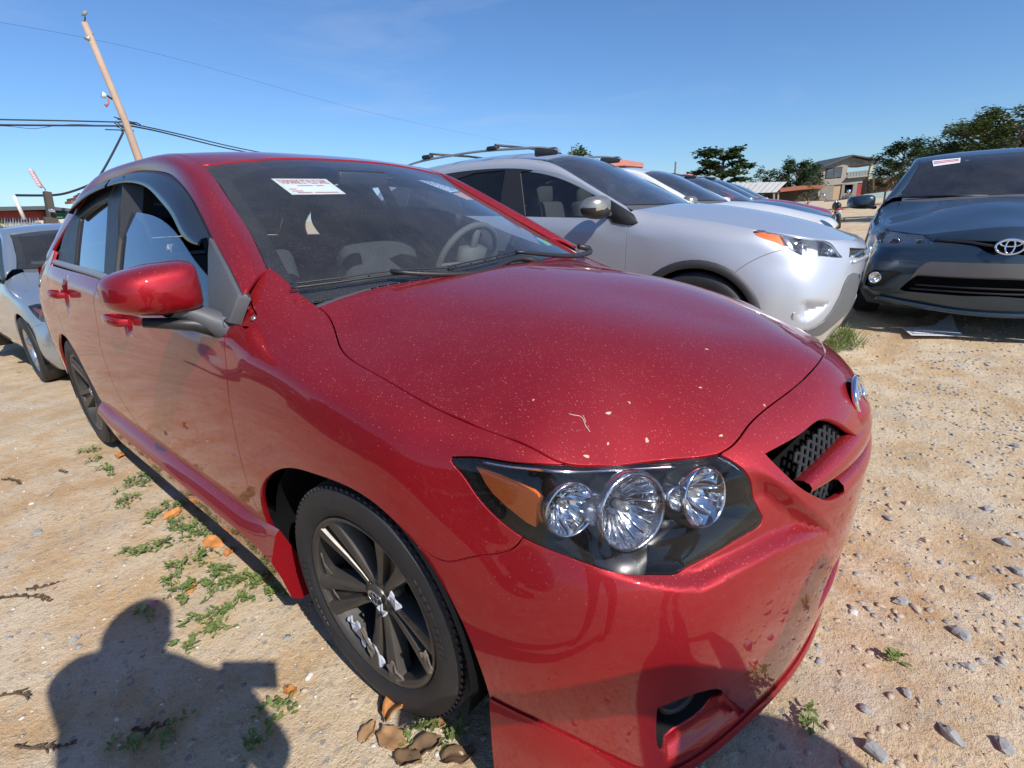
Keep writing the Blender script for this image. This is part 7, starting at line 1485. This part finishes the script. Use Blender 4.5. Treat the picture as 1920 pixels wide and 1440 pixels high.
for u_ in (1345,1400,1452): ZR.slab('post',[(u_,355),(u_+3,355),(u_+3,385),(u_,385)],.2,.35,CONC2)
PKH=Site('pink_house','pink flat roofed building top behind the silver utility car',1145,1205,60,'house')
PKH.slab('upper_wall',[(1150,303),(1168,301),(1170,325),(1150,330)],.5,6,ORNG); PKH.slab('roof_slab',[(1143,306),(1168,300),(1206,306),(1205,314),(1170,311),(1146,312)],-.6,6,PINK); PKH.slab('parapet',[(1170,305),(1206,308),(1205,318),(1170,312)],-.4,.2,PINK); PKH.slab('column',[(1190,318),(1194,318),(1194,345),(1190,345)],0,.4,CONC); PKH.slab('wall',[(1150,322),(1188,322),(1188,380),(1150,380)],.6,6,CONC2)
for u_ in (1158,1166): PKH.slab('rebar',[(u_,296),(u_+.8,296),(u_+.8,302),(u_,302)],.2,.26,RUST)
OH=Site('orange_house','low orange brown building with white balcony behind the row',1240,1310,55,'house')
OH.slab('wall',[(1285,330),(1308,328),(1306,358),(1284,358)],0,5,ORNG); OH.slab('parapet',[(1282,326),(1309,324),(1309,333),(1283,334)],-.3,.2,PINK); OH.slab('wall',[(1246,330),(1286,328),(1286,362),(1246,362)],.4,5,CONC2); OH.slab('balcony',[(1240,345),(1292,337),(1294,345),(1242,353)],-.8,.4,plain('whitewash',(.62,.60,.56),.8)); OH.slab('lower_wall',[(1240,352),(1292,346),(1292,372),(1240,372)],-.2,5,CONC2)
for u_ in (1245,1262,1278,1290): OH.slab('column',[(u_,352),(u_+2.5,352),(u_+2.5,372),(u_,372)],-.8,-.6,MATS['whitewash'])
OH.slab('window_opening',[(1292,338),(1298,337),(1298,352),(1292,352)],-.02,.02,DARK)
TS=Site('white_roof_house','small house with white sheet metal gable roof',1205,1255,48,'house'); TS.slab('roof',[(1205,329),(1243,323),(1248,330),(1222,342),(1210,341)],-.5,4,ZINC); TS.slab('roof_side',[(1243,323),(1254,338),(1244,342),(1228,338)],-.3,4,RUST); TS.slab('wall',[(1214,341),(1246,340),(1246,370),(1214,370)],.2,4,CONC2)
def ppole(name,u,v0,v1,y,w,lab):
    a=at(u,v0,'y',y); b=at(u,v1,'y',y); mb=MB(); mb.tube([(a[0],y,float(gz(a[0],y))-.2),(a[0],y,a[2])],w,8); o=mb.build(name,BARK,None,True); tag(o,lab,'pole'); return o
ppole('utility_pole',1267,303,350,58,.10,'thin dark utility pole rising behind the orange brown building'); ppole('stub_pole',1072,275,300,40,.07,'slim grey post showing before the yellowish tree crown')
# left side: leaning pole and sheds
PWD=plain('pole_wood',(.42,.30,.22),.85,var=.25,vs=4.); WIRE=plain('wire_black',(.02,.02,.022),.6)
X0=-20.
def ax_(u,v,x=X0): return Vector(at(u,v,'x',x))
base=ax_(262,303); topp=ax_(158,42); foot=topp+(base-topp)*((float(topp.z)+.9)/float(topp.z-base.z))
pole=empty('leaning_utility_pole',foot,0,'tall leaning wooden utility pole behind the roof of the red car','pole'); L_=lambda v:Vector(v)-Vector(foot)
mb=MB(); mb.tube([L_(foot),L_(base),L_(ax_(235,228)),L_(topp)],[.14,.12,.105,.085],12); mb.build('post',PWD,pole,True)
mb=MB(); mb.tube([L_(topp),L_(ax_(160,32))],.02,6); mb.build('pin',WIRE,pole); mb=MB(); mb.tube([L_(ax_(155,22)),L_(ax_(158,25)),L_(ax_(162,28))],[.05,.12,.06],10); mb.build('insulator',plain('glass_insulator',(.25,.27,.24),.3),pole,True)
mb=MB(); mb.tube([L_(ax_(158,70)),L_(ax_(166,74)),L_(ax_(172,60))],[.05,.09,.06],8); mb.build('insulator',MATS['glass_insulator'],pole,True)
lm=MB(); lm.tube([L_(ax_(210,186)),L_(ax_(202,180)),L_(ax_(196,178))],.03,6); lm=lm.build('lamp_bracket',WIRE,pole,True); mb=MB(); mb.tube([L_(ax_(199,181)),L_(ax_(191,177))],[.07,.10],10); mb.build('street_lamp',MATS['whitewash'],lm,True); mb=MB(); mb.tube([L_(ax_(203,184)),L_(ax_(204,194)),L_(ax_(199,199)),L_(ax_(196,195))],[.02,.02,.04,.03],6); mb.build('hanging_fitting',RUST,lm,True)
mb=MB(); rr=random.Random(6)
for k in range(9):
    c=ax_(235+rr.uniform(-20,16),230+rr.uniform(-6,10)); mb.tube([L_(c),L_(c)+Vector((0,rr.uniform(-.3,.3),rr.uniform(-.25,.1))),L_(c)+Vector((0,rr.uniform(-.4,.4),rr.uniform(-.2,.2)))],.018,5)
mb.build('cable_clamps',WIRE,pole,True)
def wire(pts,r,lab,xs=None,tagit=True):
    P=[np.array(ax_(u,v,x)) for (u,v),x in zip(pts,xs)]; mb=MB(); mb.tube(spl(P,n=40),r,5,caps=False); o=mb.build('power_line',WIRE,None,True); tag(o,lab,'cable'); return o
wire([(-60,223),(0,224),(110,226),(232,229)],.022,'upper black cable running left from the leaning pole',(-20,-20,-20,-20)); wire([(-60,233),(0,234),(110,235),(232,236)],.028,'lower black cable running left from the leaning pole',(-20,-20,-20,-20))
wire([(-60,240),(20,237),(60,241),(100,236),(200,236)],.008,'thin slack wire under the lower cable at the left',(-20,-20,-20,-20,-20))
wire([(232,229),(330,250),(440,276),(545,294),(640,304)],.022,'upper cable running right from the pole to behind the red roof',(-20,-21,-22,-23,-24)); wire([(234,234),(300,247),(400,272),(510,293),(600,304)],.026,'lower cable running right from the pole to behind the red roof',(-20,-21,-22,-23,-24))
wire([(-80,30),(0,42),(165,72),(330,110),(560,175),(800,235),(1000,275)],.0035,'very thin wire crossing the sky from the top of the pole',(-20,-20,-20,-21,-22,-24,-26))
wire([(231,248),(215,280),(190,325),(160,350),(125,362),(95,366),(30,366)],.03,'thick cable sagging from the pole down to the pipe on the left shed',(-20,-19.5,-19,-18,-17.5,-17,-16.5))
LB=-16.
def face(name,pts,x0,x1,mat,par): 
    F=[ax_(u,v,x0) for u,v in pts]; k=(x1-CAM[0])/(x0-CAM[0]); mb=MB(); Bk=[Vector((x1,p.y,p.z)) for p in F]; n=len(F); mb.add([p-Vector(par.location) for p in F+Bk],[tuple(range(n)),tuple(range(2*n-1,n-1,-1))]+[(i,i+n,(i+1)%n+n,(i+1)%n) for i in range(n)]); return mb.build(name,mat,par)
rb=empty('red_shed',(LB-2,0,-.6),0,'low shed with red painted wall and dark roof at the left edge','shed'); REDW=plain('faded_red_wall',(.42,.07,.055),.8,var=.15,vs=3.)
face('wall',[(-60,396),(87,396),(88,410),(88,470),(-60,470)],-18,-20,REDW,rb); face('roof',[(-70,389),(85,386),(140,392),(145,397),(85,393),(-70,397)],-17.6,-20.5,ROOFD,rb)
gs_=empty('green_shed',(LB-2,2,-.6),0,'green sheet metal shed just left of the red car','shed'); GREN=plain('green_sheet',(.03,.16,.09),.6,var=.2,vs=3.)
for k in range(4): face('panel',[(88,396+k*3.2),(146,397+k*3.2),(146,399.6+k*3.2),(88,398.6+k*3.2)],-17.8+.05*(k%2),-18.3,GREN,gs_)
face('wall',[(88,396),(150,396),(150,470),(88,470)],-18.2,-20,GREN,gs_)
ls_=empty('corrugated_lean_to',(LB,0,-.6),0,'lean to with grey corrugated roof and dark opening behind the silver car','shed')
CORR=plain('grey_corrugated',(.30,.29,.27),.7,var=.25,vs=6.); mb=MB(); rows=[]
for t in (0,1):
    row=[]
    for k in range(120):
        u=-60+k*1.12; v=410.5+.5*t if t==0 else 424.+ (u+60)*.01; x=-16.6 if t==0 else -14.6; p=ax_(u,v,x); p.z+=.035*math.sin(k*1.35); row.append(tuple(p-Vector(ls_.location)))
    rows.append(row)
mb.grid(np.array(rows)); o=mb.build('roof',CORR,ls_,True); o.modifiers.new('s','SOLIDIFY').thickness=.02
face('dark_opening',[(-60,424),(52,424),(50,500),(-60,500)],-16.5,-16.8,DARK,ls_); face('wall',[(40,420),(68,418),(68,520),(42,520)],-15.8,-16.4,plain('mud_wall',(.22,.15,.11),.9),ls_); face('lower_wall',[(-60,470),(30,470),(30,560),(-60,560)],-15.2,-15.6,plain('tan_wall',(.40,.32,.24),.9,var=.2,vs=2.),ls_)
rw=empty('rubble_wall',(LB,1.5,-.6),0,'pale whitewashed rubble stone wall behind the silver car','wall'); RUB=plain('whitewashed_rubble',(.52,.47,.42),.9,var=.3,vs=4.,bmp=.6,bs=8.)
face('core',[(66,414),(160,408),(160,500),(66,500)],-15.9,-16.6,RUB,rw)
rr=random.Random(2)
for i in range(4):
    for k in range(9):
        u=66+k*9+(i%2)*4; v=414+i*8-k*.5; mb=MB(); c=ax_(u+4,v+4,-15.86); r0=.055; n=7
        V=[c+Vector((-.0,r0*rr.uniform(.8,1.25)*math.cos(a),r0*.85*rr.uniform(.8,1.2)*math.sin(a))) for a in np.linspace(0,2*math.pi,n+1)[:-1]]; V=[v_-Vector(rw.location) for v_ in V]; V2=[v_+Vector((.05,0,0)) for v_ in V]; mb.add(V+V2,[tuple(range(n,2*n))]+[(i_,(i_+1)%n,(i_+1)%n+n,i_+n) for i_ in range(n)]); mb.build('stone',RUB if rr.random()<.6 else STT,rw)
wp=empty('wooden_post',ax_(95,410,-13),0,'short thick dark wooden post standing behind the silver car','post'); WL_=Vector(wp.location)
mb=MB(); a,b_,c_,d_=[ax_(u,v,-13)-WL_ for u,v in ((84,358),(97,360),(107,410),(93,410))]; dd=Vector((-.25,0,0)); mb.add([a,b_,c_,d_,a+dd,b_+dd,c_+dd,d_+dd],[(0,1,2,3),(7,6,5,4),(0,4,5,1),(1,5,6,2),(2,6,7,3),(3,7,4,0)]); mb.build('post',WOOD,wp); mb=MB(); mb.bar(ax_(95,408,-13)-WL_,ax_(100,470,-13)-WL_,.2,.2); mb.build('lower_post',WOOD,wp)
mb=MB(); mb.tube([ax_(97,395,-12.9)-WL_,ax_(98,393,-12.8)-WL_],[.05,.04],10); mb.build('lamp',CHROME,wp,True)
mb=MB(); mb.tube([ax_(26,367,-14.5),ax_(46,412,-14.5)],.035,8); tag(mb.build('white_pipe',MATS['whitewash'],None,True),'slanting white pipe standing on the corrugated roof','pipe')
mb=MB(); mb.tube([ax_(86,357,-13.2),ax_(75,340,-13.2),ax_(63,322,-13.2)],.012,5)
for k in range(7): c=ax_(64+k*2.6,325+k*4.4,-13.2); mb.tube([c,c+Vector((0,-.05,.05)),c+Vector((0,-.02,.09))],[.03,.045,.01],5)
tag(mb.build('flower_spike',plain('pale_pink_flower',(.60,.42,.45),.8),None,True),'thin pale pink spike sticking up beside the wooden post','spike')
tr_=empty('tattered_roof',ax_(150,370,-12),0,'tattered dark roof corner showing behind the red car','roof'); TL=Vector(tr_.location); rr=random.Random(12)
for k in range(9):
    c=ax_(137+k*4,379-k*2.6,-12)-TL; mb=MB(); mb.box(c,(.5,.16,.03+.03*rr.random()),Matrix.Rotation(rr.uniform(-.3,.3),3,'X')); mb.build('roof_sheet',WOOD if k%2 else RUST,tr_)
def fronds(u0,v0,x,n,L,seed,lab,spread=(-.9,.9)):
    r=random.Random(seed); c=ax_(u0,v0,x); e=empty('bamboo_plant',c,0,lab,'plant'); f=MB(); s=MB()
    for k in range(n):
        o=Vector((r.uniform(-.25,.25),r.uniform(-.55,.12),r.uniform(-.75,.35))); s.tube([Vector((0,-.3,-1.2)),o*.5,o],.008,5)
        for j in range(16): a=r.uniform(-1.2,.9); d=Vector((r.uniform(-.3,.5),math.cos(a),math.sin(a)-.2)); leaf(f,o+Vector((r.uniform(-.1,.1),r.uniform(-.12,.1),r.uniform(-.12,.12))),d,(1,0,.2),L*r.uniform(.6,1.2),L*.09)
    f.build('leaves',TREEY,e); s.build('stem',STEM,e)
fronds(-22,445,-9.,22,.17,3,'light green bamboo like leaves at the left edge of the picture')
